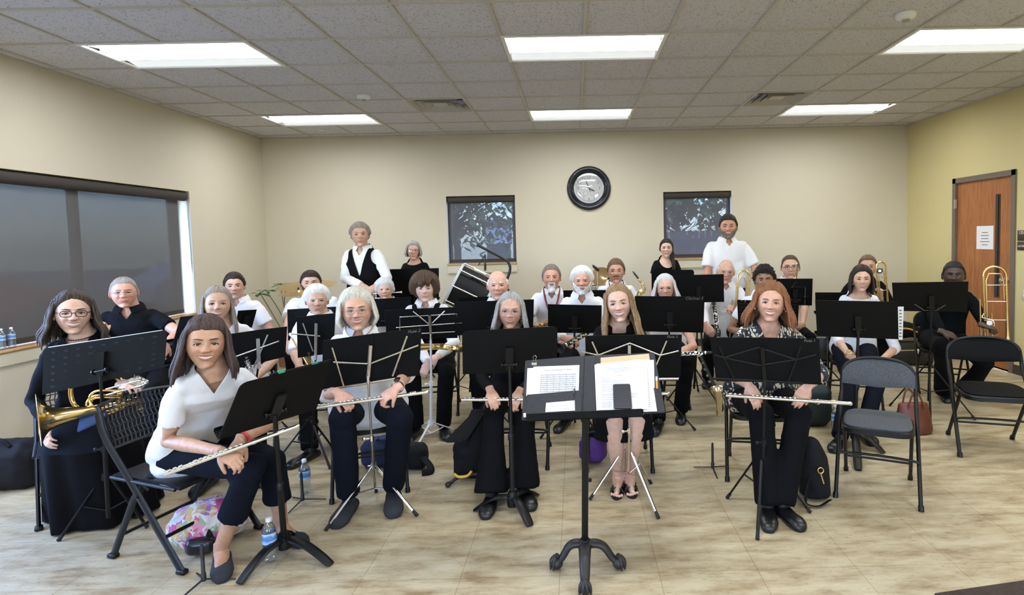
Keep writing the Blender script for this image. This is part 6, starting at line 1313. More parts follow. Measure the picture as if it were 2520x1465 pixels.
# ---------------- conductor's stand with the binder
fx = FL(1441, 1400); foot = V((fx.x, fx.y+.02, 0)); t = thing('conductor_stand', foot, 'black conductor music stand with ornate claw foot base, front centre', 'music stand')
cq = Q(((1293, 905), (1588, 885), (1582, 1022), (1298, 1034)), 2.74, 2.52); TL, TR, BR, BL = cq; up_ = ((TL+TR)-(BL+BR)).normalized(); n_ = (TR-TL).cross(BL-TL).normalized()
if n_.dot(AF) > 0: n_ = -n_
q = MB(); q.plate([TL-n_*.012, TR-n_*.012, BR-n_*.012, BL-n_*.012], .003, .03, 0, (1, 1, 0, 0)); q.build('desk', BLACKM, t)
lw = n_*.045; bl, brr = BL, BR
q = MB(); q.plate([bl-n_*.012, brr-n_*.012, brr+lw, bl+lw], .003); L0, L1 = W(1296, 1019, 2.49), W(1584, 1006, 2.49); L2, L3 = W(1583, 1024, 2.49), W(1297, 1034, 2.49); q.plate([L0, L1, L2, L3], .003, .012, 0, (1, 1, 0, 0)); q.build('lip_shelf', BLACKM, t)
A_ = (TL+TR+BL+BR)/4-n_*.02-up_*.06
q = MB(); q.cyl(foot+V((0, 0, .12)), A_, .0155, n=16); q.build('pole', BLACKM2, t)
q = MB(); q.lathe(foot+V((0, 0, .10)), (0, 0, 1), [(0, 0), (.034, 0), (.034, .012), (.026, .02), (.026, .03), (.020, .036), (0, .036)], 20); q.cyl(foot+V((0, 0, .42)), foot+V((.028, -.01, .42)), .006); q.ell(foot+V((.03, -.01, .42)), .010); q.cyl(A_, A_-up_*.09, .02, n=14); q.build('collar', BLACKM2, t)
IRON = mat('black_cast_iron', (.018, .016, .015), .45, 0, .15, 60)
for e in (FL(1370, 1391, .02), FL(1523, 1391, .02), FL(1440, 1452, .02)):
    d = (e-foot); d.z = 0; L_ = d.length; d.normalize(); q = MB()
    q.tube(smoothpath([foot+d*-.01+V((0, 0, .095)), foot+d*L_*.25+V((0, 0, .115)), foot+d*L_*.55+V((0, 0, .105)), foot+d*L_*.80+V((0, 0, .055)), foot+d*L_*.97+V((0, 0, .035))], 5), [(.030-.012*abs(i-5)/15, .020-.006*i/20) for i in range(21)], 12, up=(0, 0, 1)); l = q.build('leg', IRON, t)
    q = MB(); q.ell(e+V((0, 0, .010)), (.030, .030, .028), None, 16, 10)
    for k in range(4): a = math.radians(-55+37*k); dd = Matrix.Rotation(a, 3, 'Z')@d; q.tube(arc(e+V((0, 0, .045))-dd*.01, e+dd*.034+V((0, 0, .040)), e+dd*.031+V((0, 0, -.012)), 5), [.010, .010, .009, .008, .006, .004], 8)
    q.build('claw_foot', IRON, l)
def cp(px, py, off): return onpl(cq, px, py, off)
BIND = mat('black_leatherette', (.011, .013, .018), .45, 0, .35, 160, spec=.4)
c0 = cp(1440, 1028, 0); b = thing('binder', c0, 'open black leather music binder on the conductor stand', 'binder')
q = MB(); q.plate([cp(1293, 889, .004), cp(1437, 877, .004), cp(1432, 1025, .004), cp(1284, 1035, .004)], .007, .006); q.build('left_cover', BIND, b)
q = MB(); q.plate([cp(1466, 876, .004), cp(1610, 869, .004), cp(1637, 1016, .004), cp(1468, 1023, .004)], .007, .006); q.build('right_cover', BIND, b)
q = MB(); q.plate([cp(1435, 877, .001), cp(1468, 876, .001), cp(1470, 1023, .001), cp(1431, 1025, .001)], .006); [q.tube([cp(x, 878, .006), cp(x+dx, 1024, .006)], .003, 6) for x, dx in ((1437, -5), (1467, 1))]; q.build('spine', BIND, b)
q = MB(); q.plate([cp(1297, 972, .017), cp(1428, 961, .017), cp(1430, 1020, .017), cp(1291, 1029, .017)], .0015); q.build('pocket', BIND, b)
q = MB(); q.plate([cp(1288, 1018, .02), cp(1294, 1017, .02), cp(1294, 1027, .02), cp(1289, 1028, .02)], .002); q.build('corner_protector', NICKEL, b)
def sheet(name, pts, off, m, lb, cat, th=.0012): q = MB(); q.plate([cp(x, y, off) for x, y in pts], th); return solid(q, name, m, lb, cat)
s0 = sheet('score_page', ((1298, 907), (1424, 899), (1422, 968), (1295, 975)), .0105, PAPER, 'back white page in the left pocket of the binder', 'sheet music')
s1 = sheet('score_page', ((1313, 903), (1426, 899), (1424, 966), (1310, 972)), .0130, PAPER, 'printed band score page in the left pocket of the binder', 'sheet music', .0008)
X_ = (cp(1426, 899, 0)-cp(1313, 903, 0)).normalized(); Y_ = up_; lh = (cp(1370, 900, 0)-cp(1370, 970, 0)).length/70
text_mesh('Classic Windsongs for Band', .0115, X_, Y_, cp(1373, 912, .0142), INK, 'title', s1, extr=.0001)
q = MB()
for r_ in range(9):
    y = 921.5+r_*5.1
    for k in range(5): q.box(cp(1375-(r_*.3), y+k*.62, .0139), ((cp(1418, 900, 0)-cp(1332, 900, 0)).length, .0002, .0003), Matrix((X_, n_, Y_)).transposed())
    for k in range(22):
        if (k*7+r_*5) % 4: q.box(cp(1337+k*3.7, y+((k*5+r_) % 5)*.6, .0140), (.0022, .0002, .0018), Matrix((X_, n_, Y_)).transposed())
for x in (1332, 1347, 1363, 1378, 1394, 1410): q.plate([cp(x, 921, .0141), cp(x+.5, 921, .0141), cp(x-1.5, 964, .0141), cp(x-2, 964, .0141)], .0002)
q.build('printed_staves', INK, s1)
sheet('manila_folder', ((1478, 881), (1597, 871), (1617, 1012), (1480, 1018)), .0085, mat('manila_card', (.56, .42, .25), .8), 'tan manila folder behind the papers on the right of the binder', 'folder')
sheet('paper_sheet', ((1560, 889), (1609, 886), (1611, 955), (1562, 955)), .0098, PAPER, 'white sheet peeking out at the right edge of the manila folder', 'paper')
s2 = sheet('booklet', ((1556, 886), (1596, 884), (1617, 1013), (1560, 1015)), .0112, mat('cream_page', (.66, .64, .56), .8), 'cream booklet page under the white papers on the binder', 'booklet')
q = MB(); [q.plate([cp(1585+r*.45, 902+r*5.2, .0121), cp(1593+r*.45, 901.5+r*5.2, .0121), cp(1593+r*.45, 903+r*5.2, .0121), cp(1585+r*.45, 903.5+r*5.2, .0121)], .0003) for r in range(20)]; q.build('printed_lines', mat('grey_print', (.34, .34, .37), .8), s2)
sheet('paper_sheet', ((1463, 898), (1572, 893), (1575, 1010), (1468, 1012)), .0135, PAPER, 'lower white sheet on the right of the binder, left edge showing', 'paper')
s3 = sheet('concert_program', ((1467, 896), (1592, 884), (1596, 1008), (1471, 1010)), .0155, mat('bright_paper', (.78, .79, .83), .8), 'white printed program page on the right of the binder', 'paper')
for k, (s, y, z) in enumerate((('Glenville Flute Concert Band Season', 907, .0075), ('Fundraiser Sunday Dinner and Music for the', 910.5, .0075), ('Community Sampler Show', 914, .0075), ('September 11, 2022', 917.5, .0070), ('Program', 925, .0075))):
    text_mesh(s, z, X_, Y_, cp(1525, y, .0166), INK, 'printed_heading', s3, extr=.0001)
q = MB()
for k, (y, w) in enumerate(((930, 22), (936, 20), (938, 52), (942, 46), (947, 34), (951, 28), (955, 26), (959, 30), (963, 25), (970, 88), (974, 90), (979, 86), (984, 40), (990, 24), (993, 24), (996, 24), (999, 24), (1002, 24))):
    q.plate([cp(1481, y, .0164), cp(1481+w, y-w*.03, .0164), cp(1481+w, y-w*.03+1.1, .0164), cp(1481, y+1.1, .0164)], .0002)
q.build('printed_lines', mat('grey_print', (.34, .34, .37), .8), s3)
s4 = sheet('name_card', ((1344, 992), (1414, 986), (1415, 1011), (1342, 1015)), .0195, PAPER, 'small white handwritten card at the bottom of the binder pocket', 'card')
text_mesh('Benita Howard', .0125, X_, Y_, cp(1374, 1000, .0206), mat('pencil_grey', (.3, .3, .34), .8), 'handwriting', s4, extr=.0001, shear=.3); text_mesh('Julie Reader', .0115, X_, Y_, cp(1388, 1008, .0206), mat('pencil_grey', (.3, .3, .34)), 'handwriting', s4, extr=.0001, shear=.3)
# phone
pb = cp(1532, 1005, .03); ph = thing('phone', pb, 'dark grey smartphone leaning on the papers of the binder', 'phone'); pq = [cp(1508, 947, .024), cp(1551, 946, .024), cp(1556, 1006, .040), cp(1510, 1006, .040)]
q = MB(); q.plate(pq, .008, .010, 0, (1, 1, 1, 1)); q.build('case', mat('phone_case', (.045, .045, .05), .5), ph)
q = MB(); pn = (pq[1]-pq[0]).cross(pq[3]-pq[0]).normalized(); pn = -pn if pn.dot(AF) > 0 else pn; c_ = sum(pq, V())/4; q.plate([c_+(p-c_)*.94+pn*.0045 for p in pq], .001, .009); q.build('screen', mat('phone_screen', (.035, .035, .04), .25), ph)
# binder clip, pen, highlighter
q = MB(); p = cp(1315, 893, .01); u = X_
for s in (-1, 1): q.tube([p+u*s*.010-up_*.01, p+u*s*.005+up_*.020, p+u*s*.009+up_*.034, p+up_*.044]+[], .0012, 6)
q.tube([p-u*.005+up_*.012, p+u*.005+up_*.012], .0012, 6); q.box(p-up_*.006, (.024, .008, .012)); solid(q, 'binder_clip', CHROME, 'silver binder clip on the top left edge of the binder', 'clip')
pn = thing('pen', cp(1411, 975, .02), 'silver pen clipped to the left pocket of the binder', 'pen'); q = MB(); q.tube([cp(1411, 976, .019), cp(1412, 968, .022), cp(1414, 958, .022)], [.001, .0035, .0035], 8); q.build('barrel', BLACKP, pn); q = MB(); q.tube([cp(1412, 968, .026), cp(1415, 953, .026), cp(1413, 951, .024)], .0012, 6); q.build('pocket_clip', CHROME, pn)
hl = thing('highlighter', cp(1616, 958, .012), 'orange and white marker pen at the right edge of the binder', 'pen'); q = MB(); q.cyl(cp(1617, 957, .012), cp(1616, 938, .012), .0048); q.build('barrel', mat('orange_plastic', (.75, .25, .04), .4), hl); q = MB(); q.cyl(cp(1616, 938, .012), cp(1615.5, 928, .012), .0046); q.build('cap', HOUS, hl)

# ================================================================ instruments
def local(a, b, up=(0, 0, 1)):
    a, b = V(a), V(b); u = (b-a).normalized(); s = u.cross(V(up)).normalized(); w = s.cross(u); return lambda x, y, z: a+u*x+s*y+w*z
def flute(a, b, lb):
    "a = foot end, b = head end"
    a, b = V(a), V(b); L_ = (b-a).length; P_ = local(a, b); t = thing('flute', (a+b)/2, lb, 'flute'); k = L_/.67
    q = MB(); q.cyl(P_(0, 0, 0), P_(L_*.64, 0, 0), .0096, n=14); q.tube([P_(L_*.17, 0, 0), P_(L_*.19, 0, 0)], .0115, 14); q.tube([P_(L_*.63, 0, 0), P_(L_*.66, 0, 0)], .0112, 14); q.build('body_joint', SILVER, t)
    q = MB(); q.cyl(P_(L_*.64, 0, 0), P_(L_, 0, 0), .0092, n=14); q.lathe(P_(L_, 0, 0), P_(1, 0, 0)-P_(0, 0, 0), [(.0105, -.012), (.0105, 0), (.006, .005), (0, .006)], 14); q.build('head_joint', SILVER, t)
    q = MB(); q.ell(P_(L_*.86, -.003, .008), (.019, .012, .005), Matrix((P_(1, 0, 0)-P_(0, 0, 0), P_(0, 1, 0)-P_(0, 0, 0), P_(0, 0, 1)-P_(0, 0, 0))).transposed(), 16, 8); q.build('lip_plate', BRASS if 'gold' in lb else SILVER, t)
    for f in (.035, .075, .115, .22, .255, .29, .325, .37, .405, .44, .475, .52, .555): q = MB(); q.lathe(P_(L_*f, 0, .0095), P_(0, 0, 1)-P_(0, 0, 0), [(.0, .004), (.007, .004), (.0078, .003), (.0078, 0), (.0, 0)], 12); q.build('key', SILVER, t)
    q = MB(); q.cyl(P_(L_*.2, -.009, .006), P_(L_*.58, -.009, .006), .0022, n=6); [q.cyl(P_(L_*f, -.010, .002), P_(L_*f, -.010, .010), .003, n=6) for f in (.2, .3, .4, .5, .58)]; q.build('key_rod', SILVER, t)
    return t
flute(W(405, 1168, 2.42), W(735, 1048, 2.66), 'silver flute held by the woman in capris at the front left')
flute(W(776, 1003, 2.92), W(1053, 965, 3.05), 'silver flute across the knees of the silver blonde woman')
flute(W(1136, 984, 3.44), W(1392, 984, 3.42), 'silver flute held by the grey haired woman in black')
flute(W(1388, 986, 3.30), W(1646, 968, 3.34), 'silver flute on the lap of the woman in sandals, behind the binder')
flute(W(1786, 973, 3.10), W(2095, 994, 3.02), 'silver flute with gold lip plate held by the red haired woman')

def horn(lb):
    t = thing('french_horn', W(240, 1010, 3.0), lb, 'french horn'); dr = W(300, 1000, 3.02)-W(120, 1000, 3.10)
    bc = W(94, 1035, 2.84); axis = V((.71, .68, .03)).normalized(); q = MB()
    q.lathe(bc, axis, [(.124, .004), (.127, 0), (.129, .001), (.127, .004), (.112, .007), (.086, .017), (.062, .035), (.046, .065), (.036, .11), (.028, .17), (.021, .25), (.016, .33)], 44)
    q.build('bell', BRASS, t)
    cc_ = W(240, 975, 3.05); n_ = V((.15, -.95, .1)).normalized(); u = V((1, .1, 0))
    q = MB(); end = bc+axis*.33; q.tube(smoothpath([end, end+axis*.05+V((0, 0, .01)), cc_+V((.13, -.02, -.02)), cc_+V((.14, -.02, .08)), cc_+V((.03, -.02, .15)), cc_+V((-.10, -.02, .09)), cc_+V((-.11, -.02, -.03)), cc_+V((-.0, -.03, -.085)), cc_+V((.10, -.03, -.04))], 6), [.016-.0075*i/48 for i in range(49)], 12); q.build('main_tube', BRASS, t)
    for k, (dx, dz, R_) in enumerate(((.03, -.035, .050), (.045, -.030, .036), (.06, .0, .045))):
        c = cc_+V((dx, -.045-.012*k, dz)); q = MB(); q.tube(smoothpath([c+V((.12, 0, R_*.9)), c+V((.0, 0, R_)), c+V((-R_, 0, R_*.2)), c+V((-R_*.6, 0, -R_*.8)), c+V((.03, 0, -R_)), c+V((.13, 0, -R_*.5))], 5), .0062, 10); q.build('slide_loop', BRASS, t)
    for k in range(3): p = W(325+k*9, 938+k*4, 2.98); q = MB(); q.cyl(p, p+V((0, .045, 0)), .016, n=16); q.tube([p+V((0, .02, .012)), p+V((.01, .0, .04))], .003, 6); q.lathe(p, (0, -1, 0), [(0, 0), (.015, 0), (.015, .004), (0, .005)], 16); q.build('rotary_valve', SILVER, t)
    q = MB(); a = W(262, 958, 2.98); b_ = W(345, 936, 2.97); q.tube([a, b_], .0055, 10); q.tube([a+V((0, 0, -.03)), b_+V((0, 0, -.03))], .0055, 10); q.tube([b_, b_+V((.03, 0, -.015)), b_+V((0, 0, -.03))], .0055, 8); q.build('lead_pipe', SILVER, t)
horn('brass french horn with wide bell on the lap of the woman in black skirt')

def trumpet(p, d, up, lb, m=BRASS, s=1., valves=True):
    "p = valve block centre, d = towards the bell"
    d = V(d).normalized(); P_ = local(p, V(p)+d, up); t = thing('trumpet', p, lb, 'trumpet')
    q = MB(); q.lathe(P_(.12*s, 0, .02*s), d, [(.0068*s, 0), (.009*s, .06*s), (.014*s, .10*s), (.026*s, .135*s), (.045*s, .150*s), (.060*s, .156*s), (.061*s, .158*s), (.058*s, .157*s)], 28); q.build('bell', m, t)
    q = MB(); q.tube(smoothpath([P_(.12*s, 0, .02*s), P_(-.12*s, 0, .02*s), P_(-.155*s, 0, -.0*s), P_(-.12*s, 0, -.03*s), P_(-.02*s, 0, -.03*s)], 5), .0062*s, 10); q.tube([P_(-.25*s, .03*s, .025*s), P_(.13*s, .03*s, .025*s)], .0055*s, 8); q.tube(arc(P_(.13*s, .03*s, .025*s), P_(.19*s, .03*s, -.005*s), P_(.13*s, .03*s, -.035*s), 6)+[P_(0, .03*s, -.035*s)], .0055*s, 8); q.build('tubing', m, t)
    q = MB(); q.lathe(P_(-.25*s, .03*s, .025*s), -d, [(.0055*s, 0), (.0075*s, .04*s), (.013*s, .055*s), (.013*s, .06*s), (.008*s, .058*s)], 14); q.build('mouthpiece', SILVER, t)
    for k in range(3):
        o = (k-1)*.027*s; U = P_(0, 0, 1)-P_(0, 0, 0); q = MB(); q.cyl(P_(o, .014*s, -.06*s), P_(o, .014*s, .06*s), .0105*s, n=14); q.lathe(P_(o, .014*s, .06*s), U, [(0, 0), (.012*s, 0), (.012*s, .006*s), (.003*s, .008*s), (.003*s, .03*s), (.008*s, .032*s), (.008*s, .036*s), (0, .037*s)], 14); q.build('valve', SILVER if k == 1 else m, t)
    return t
trumpet(W(250, 838, 4.2), (.1, .2, -1), (1, -.2, 0), 'silver trumpet held upright by the man in black polo', SILVER)
trumpet(W(1949, 724, 5.68), (0, .15, -1), (1, 0, 0), 'brass trumpet held upright by the person with dark framed glasses', BRASS)
trumpet(W(622, 922, 3.42), (.25, -.3, -.15), (0, -.2, 1), 'silver horn with valves on the lap of the woman with long grey-brown hair', SILVER, 1.15)
trumpet(W(918, 728, 5.92), (-1, -.1, 0), (0, 0, 1), 'small silver horn in the hands of the man in vest', SILVER, .9)
trumpet(W(765, 893, 4.15), (.6, -.7, -.4), (0, -.2, 1), 'worn brass horn on the lap of the white haired man', BRASSD, 1.2)

def trombone(pt, h, w, y0, lb, rz=0., tilt=(0, 0), bell=True):
    "upright trombone: pt = top of the tuning crook (pixel), h/w in metres"
    T0 = W(*pt, y0); t = thing('trombone', T0-V((0, 0, h)), lb, 'trombone'); R = Matrix.Rotation(math.radians(rz), 3, 'Z'); sx, sy = tilt
    def P_(x, y, z): return T0+R@V((x, y, 0))+V((sx*(-z), sy*(-z), z))
    q = MB(); q.tube([P_(-w/2, 0, -h)]+[P_(-w/2, 0, -w/2)]+[P_(w/2*math.cos(a), 0, -w/2+w/2*math.sin(a)) for a in [PI-PI*i/10 for i in range(11)]]+[P_(w/2, 0, -h*.62)], .0085, 12); q.build('tuning_crook', BRASS, t)
    q = MB(); q.lathe(P_(w/2, 0, -h*.60), V((sx, sy, -1)), [(.0085, 0), (.010, .12), (.014, .22), (.024, .30), (.045, .355), (.075, .385), (.105, .398), (.107, .401), (.102, .400)], 36); q.build('bell', BRASS, t)
    q = MB(); o = .035; q.tube([P_(-w/2+.01, -o, -h*1.05), P_(-w/2+.01, -o, -.12), P_(-w/2+.03, -o, -.06), P_(w/2-.05, -o, -.06), P_(w/2-.03, -o, -.12), P_(w/2-.03, -o, -h*.45)], .0065, 10); q.build('inner_loop', BRASSD, t)
    for z in (-.16, -.30, -.46): q = MB(); q.cyl(P_(-w/2, 0, z), P_(w/2, 0, z), .0042, n=8); q.cyl(P_(-w/2, 0, z), P_(-w/2+.01, -o, z), .0042, n=8); q.build('brace', SILVER, t)
    q = MB(); q.tube([P_(-w/2-.035, -.02, -.28), P_(-w/2-.035, -.02, -h*1.25)], .0068, 10); q.tube([P_(-w/2+.045, -.03, -.40), P_(-w/2+.045, -.03, -h*1.25)], .0068, 10); q.tube(arc(P_(-w/2-.035, -.02, -h*1.25), P_(-w/2+.005, -.025, -h*1.25-.08), P_(-w/2+.045, -.03, -h*1.25), 8), .0068, 10); q.build('slide', BRASSD, t)
    q = MB(); q.tube(smoothpath([P_(-w/2, 0, -.40), P_(-w/2-.02, -.02, -.44), P_(-w/2+.05, -.04, -.46), P_(-w/2+.05, -.04, -.52), P_(-w/2, -.02, -.54)], 4), .006, 8); q.cyl(P_(-w/2+.02, -.06, -.48), P_(-w/2+.02, .0, -.48), .022, n=18); q.build('trigger_valve', SILVER, t)
    return t
trombone((2447, 656), .62, .165, 4.95, 'large brass trombone held upright by the person in black sweater', -20, (.04, 0))
trombone((1831, 667), .55, .115, 5.72, 'brass trombone held upright by the elderly man in white shirt', -10, (-.08, 0))
t = trombone((2168, 645), .50, .095, 6.1, 'brass trombone held by the young man behind the woman with dark bob', -10, (.05, 0))
q = MB(); q.cyl(W(2165, 667, 6.02), W(2165, 667, 6.08), .028, n=20); q.build('counterweight', BLACKP, t)
q = MB(); q.cyl(W(2165, 667, 6.01), W(2165, 667, 6.02), .012, n=14); q.build('weight_screw', SILVER, t)

def sax(path, rr, lb, bellp=None, mouth=None, keys=18, m=BRASS, seed=1):
    "conical body along the path; keys and rods along it"
    P_ = smoothpath(path, 6); N = len(P_); t = thing('saxophone', P_[0], lb, 'saxophone'); rd = random.Random(seed)
    R_ = [rr[0]+(rr[1]-rr[0])*(i/(N-1)) for i in range(N)]; q = MB(); q.tube(P_, R_, 18); q.build('body_tube', m, t)
    if bellp:
        a, d, r = V(bellp[0]), V(bellp[1]).normalized(), bellp[2]; q = MB(); q.lathe(a, d, [(rr[1], 0), (rr[1]*1.1, .03), (r*.55, .10), (r*.75, .15), (r*.95, .175), (r, .18), (r*.98, .184), (r*.9, .175), (r*.6, .13)], 28); q.build('bell', m, t)
    if mouth: q = MB(); a, b_ = V(mouth[0]), V(mouth[1]); q.tube([a, a.lerp(b_, .6), b_], [.009, .010, .004], 12); q.build('mouthpiece', BLACKP, t)
    sd = V((0, -1, .25)).normalized()
    for k in range(keys):
        i = int(2+(N-5)*k/keys); p = P_[i]; d = (P_[i+1]-P_[i]).normalized(); s_ = (sd-d*sd.dot(d)).normalized(); side = d.cross(s_)*(.35*((k % 3)-1)); n1 = (s_+side).normalized()
        q = MB(); r_ = .008+.006*(i/N)*(1+(k % 2)); q.lathe(p+n1*R_[i], n1, [(0, .008), (r_, .008), (r_*1.1, .005), (r_*1.1, .002), (0, .002)], 12); q.build('key', m, t)
    i0, i1 = int(N*.15), int(N*.85)
    for o_ in (-.5, .4):
        q = MB(); pts = []
        for i in range(i0, i1, 3):
            d = (P_[i+1]-P_[i]).normalized(); s_ = (sd-d*sd.dot(d)).normalized(); pts.append(P_[i]+(s_+d.cross(s_)*o_).normalized()*(R_[i]+.006))
        if len(pts) > 1: q.tube(pts, .0026, 6); q.build('key_rod', SILVER, t)
    return t
sax([W(1143, 822, 4.58), W(1134, 850, 4.57), W(1118, 857, 4.56), W(1080, 853, 4.54), W(1030, 855, 4.52)], (.011, .028), 'brass alto saxophone lying across the lap of the young man with the mop of hair', (W(1030, 856, 4.52), (-.6, -.2, .6), .055), (W(1143, 822, 4.58), W(1147, 806, 4.6)), 14)
sax([W(1306, 806, 5.16), W(1322, 801, 5.15), W(1340, 797, 5.14), W(1362, 793, 5.12)], (.010, .030), 'brass alto saxophone in front of the man with red neck strap', None, None, 10)
sax([W(1572, 688, 5.55), W(1582, 700, 5.54), W(1584, 714, 5.53), W(1574, 724, 5.52), W(1566, 760, 5.45), W(1560, 830, 5.4)], (.011, .036), 'brass tenor saxophone of the man with moustache, neck and black mouthpiece showing', (W(1575, 800, 5.35), (.3, -.3, .6), .075), (W(1571, 686, 5.55), W(1557, 668, 5.56)), 14)
def clar(a, b, lb, r=.013, nm='clarinet', bell=.03):
    a, b = V(a), V(b); L_ = (b-a).length; P_ = local(a, b, (0, -1, .1)); U = (b-a).normalized(); t = thing(nm, (a+b)/2, lb, 'clarinet')
    q = MB(); q.cyl(a, b, r, n=16); q.lathe(b, U, [(r, 0), (r*1.1, .02), (bell, .06), (bell*1.05, .065), (bell*.8, .06)], 20); q.lathe(a, -U, [(r, 0), (r*.95, .03), (.003, .075), (0, .076)], 12); q.build('body', BLACKP, t)
    q = MB(); [q.lathe(a+U*L_*f, U, [(r, 0), (r*1.18, 0), (r*1.18, .012), (r, .012)], 16) for f in (0, .25, .55, .98)]; q.build('ring', SILVER, t)
    for k in range(11): f = .1+.8*k/11; q = MB(); c = P_(L_*f, .006*((k % 3)-1), r+.003); q.lathe(c, P_(0, 0, 1)-P_(0, 0, 0), [(0, .004), (.0075, .004), (.008, 0), (0, 0)], 10); q.build('key', SILVER, t)
    for s in (-1, 1): q = MB(); q.cyl(P_(L_*.12, s*(r+.001), r*.7), P_(L_*.9, s*(r+.001), r*.7), .0022, n=6); q.build('key_rod', SILVER, t)
    return t
clar(W(1757, 752, 5.55), W(1767, 832, 5.45), 'black clarinet with silver keys standing before the elderly trombone player', .019, bell=.035)
clar(W(1738, 868, 4.42), W(1640, 872, 4.5), 'black clarinet lying on the lap of the woman with wavy grey hair', .012)
clar(W(1440, 822, 4.52), W(1392, 850, 4.40), 'black bass clarinet with silver keys in the hand of the white bearded man', .018, 'bass_clarinet', .05)
# bass clarinet bell standing on its peg at the floor
p = FL(1776, 1042); a = W(1770, 1005, p.y); t = thing('bass_clarinet', (p.x, p.y, 0), 'bass clarinet with silver bell leaning on its floor peg', 'clarinet')
top_ = W(1722, 878, p.y+.12); q = MB(); q.tube(smoothpath([top_, W(1745, 925, p.y+.08), W(1775, 1000, p.y+.04), a+V((0, .03, -.03))], 5), .019, 14); q.build('body', BLACKP, t)
q = MB(); q.lathe(a+V((0, 0, -.02)), W(1768, 944, p.y-.03)-a, [(.022, 0), (.026, .05), (.034, .11), (.050, .165), (.066, .19), (.068, .194), (.060, .19), (.04, .15)], 30); q.tube(arc(a+V((0, .03, -.03)), a+V((0, 0, -.08)), a+V((0, 0, -.02)), 6), .021, 14); q.build('bell', mat('nickel_brass', (.72, .62, .42), .22, 1), t)
q = MB(); q.cyl(a+V((0, .01, -.06)), (p.x, p.y, .0), .004); q.build('floor_peg', SILVER, t)
for k in range(7): q = MB(); c = top_.lerp(a, .12+.12*k); q.lathe(c+V((0, -.02, 0)), (0, -1, .2), [(0, .004), (.011, .004), (.011, 0), (0, 0)], 12); q.build('key', SILVER, t)

# ================================================================ percussion corner
t = thing('bass_drum', W(1150, 740, 6.9)+V((0, 0, -.5)), 'black and chrome concert bass drum tilted on its stand, behind the bald man', 'drum')
c = W(1157, 708, 6.9); ax = V((.86, .12, -.46)).normalized(); Rr_ = .245; dp = .42; c0 = W(1117, 699, 6.9); c = c0+ax*dp*.5
q = MB(); q.lathe(c0, ax, [(Rr_, 0), (Rr_, dp)], 48); q.build('shell', mat('black_drum_wrap', (.005, .005, .006), .5, spec=.3), t)
for s_ in (0, dp): q = MB(); q.lathe(c0+ax*(s_-.014), ax, [(Rr_, 0), (Rr_+.02, 0), (Rr_+.02, .028), (Rr_, .028), (Rr_, 0)], 48); q.build('hoop', mat('white_drum_hoop', (.62, .62, .60), .35), t); q = MB(); q.lathe(c0+ax*(s_+(.005 if s_ else -.005)), ax, [(0, 0), (Rr_, 0)], 48); q.build('drumhead', mat('drum_head', (.55, .55, .54), .6), t)
u, w_ = ortho(ax)
for k in range(8):
    a = 2*PI*k/8; r0 = u*math.cos(a)+w_*math.sin(a); q = MB(); q.cyl(c0+r0*(Rr_+.025), c0+r0*(Rr_+.025)+ax*dp, .0085, n=10); q.box(c0+r0*(Rr_+.014)+ax*dp*.33, (.02, .02, .02)); q.box(c0+r0*(Rr_+.014)+ax*dp*.67, (.02, .02, .02)); q.tube([c0+r0*(Rr_+.016)+ax*dp*.33, c0+r0*(Rr_+.016)+ax*dp*.67], [(.013, .007)]*2, 8); q.build('tension_lug', CHROME, t)
q = MB(); 
for s_ in (-1, 1):
    q.tube([c+V((s_*.30, -.1, -.25)), V((c.x+s_*.42, 6.85, .02))], .014, 8); q.tube([c+V((s_*.30, .15, -.25)), V((c.x+s_*.42, 7.3, .02))], .014, 8)
q.tube([V((c.x-.42, 6.85, .15)), V((c.x+.42, 6.85, .15))], .010, 8); q.build('stand_frame', CHROME, t)
# padded curved bar above the drum
t = thing('boom_arm', V((W(1250, 700, 6.7).x, 6.75, 0)), 'thick black bent boom arm rising over the bass drum', 'boom stand'); q = MB(); q.tube(smoothpath([W(1174, 603, 6.7), W(1208, 620, 6.7), W(1240, 637, 6.7), W(1252, 648, 6.7), W(1255, 665, 6.7), W(1247, 690, 6.7)], 6), .0155, 12); q.build('padded_bar', BLACKP, t)
q = MB(); z_ = W(1246, 690, 6.7); q.tube([z_, V((z_.x+.05, 6.75, .8)), V((z_.x+.05, 6.75, .25))], .012, 8); q.build('pole', BLACKM2, t)
for a in (80, 200, 320): q = MB(); q.tube([V((z_.x+.05, 6.75, .32)), V((z_.x+.05+.28*math.cos(math.radians(a)), 6.75+.28*math.sin(math.radians(a)), .01))], .009, 8); q.build('leg', BLACKM2, t)
t = thing('microphone_clip', W(1195, 660, 6.6), 'small black V-shaped clip arm standing on the bass drum', 'clip'); q = MB(); q.tube([W(1177, 653, 6.62), W(1194, 627, 6.6)], .006, 8); q.tube([W(1194, 627, 6.6), W(1194, 663, 6.6)], .008, 8); q.cyl(W(1194, 650, 6.6), W(1194, 666, 6.6), .013); q.build('arm', BLACKP, t)
def cymbal(p, r, tilt, lb, base=True, m=None):
    p = V(p); t = thing('cymbal', (p.x, p.y+.02, 0), lb, 'cymbal'); ax = V(tilt).normalized(); q = MB(); q.lathe(p, ax, [(0, .026), (.02, .024), (.035, .008), (r*.6, .002), (r, -.012), (r, -.014), (r*.6, 0), (.035, .005), (0, .02)], 44); q.build('disc', m or mat('bronze_cymbal', (.72, .52, .26), .28, 1), t)
    q = MB(); q.cyl(p+ax*.02, p+ax*.05, .010); q.build('felt', BLACKP, t); q = MB(); q.cyl(p, (p.x, p.y, .3), .009, n=10); q.build('pole', CHROME, t)
    for a in (30, 150, 270): q = MB(); q.tube([(p.x, p.y, .38), (p.x+.26*math.cos(math.radians(a)), p.y+.26*math.sin(math.radians(a)), .01)], .008, 8); q.build('leg', CHROME, t)
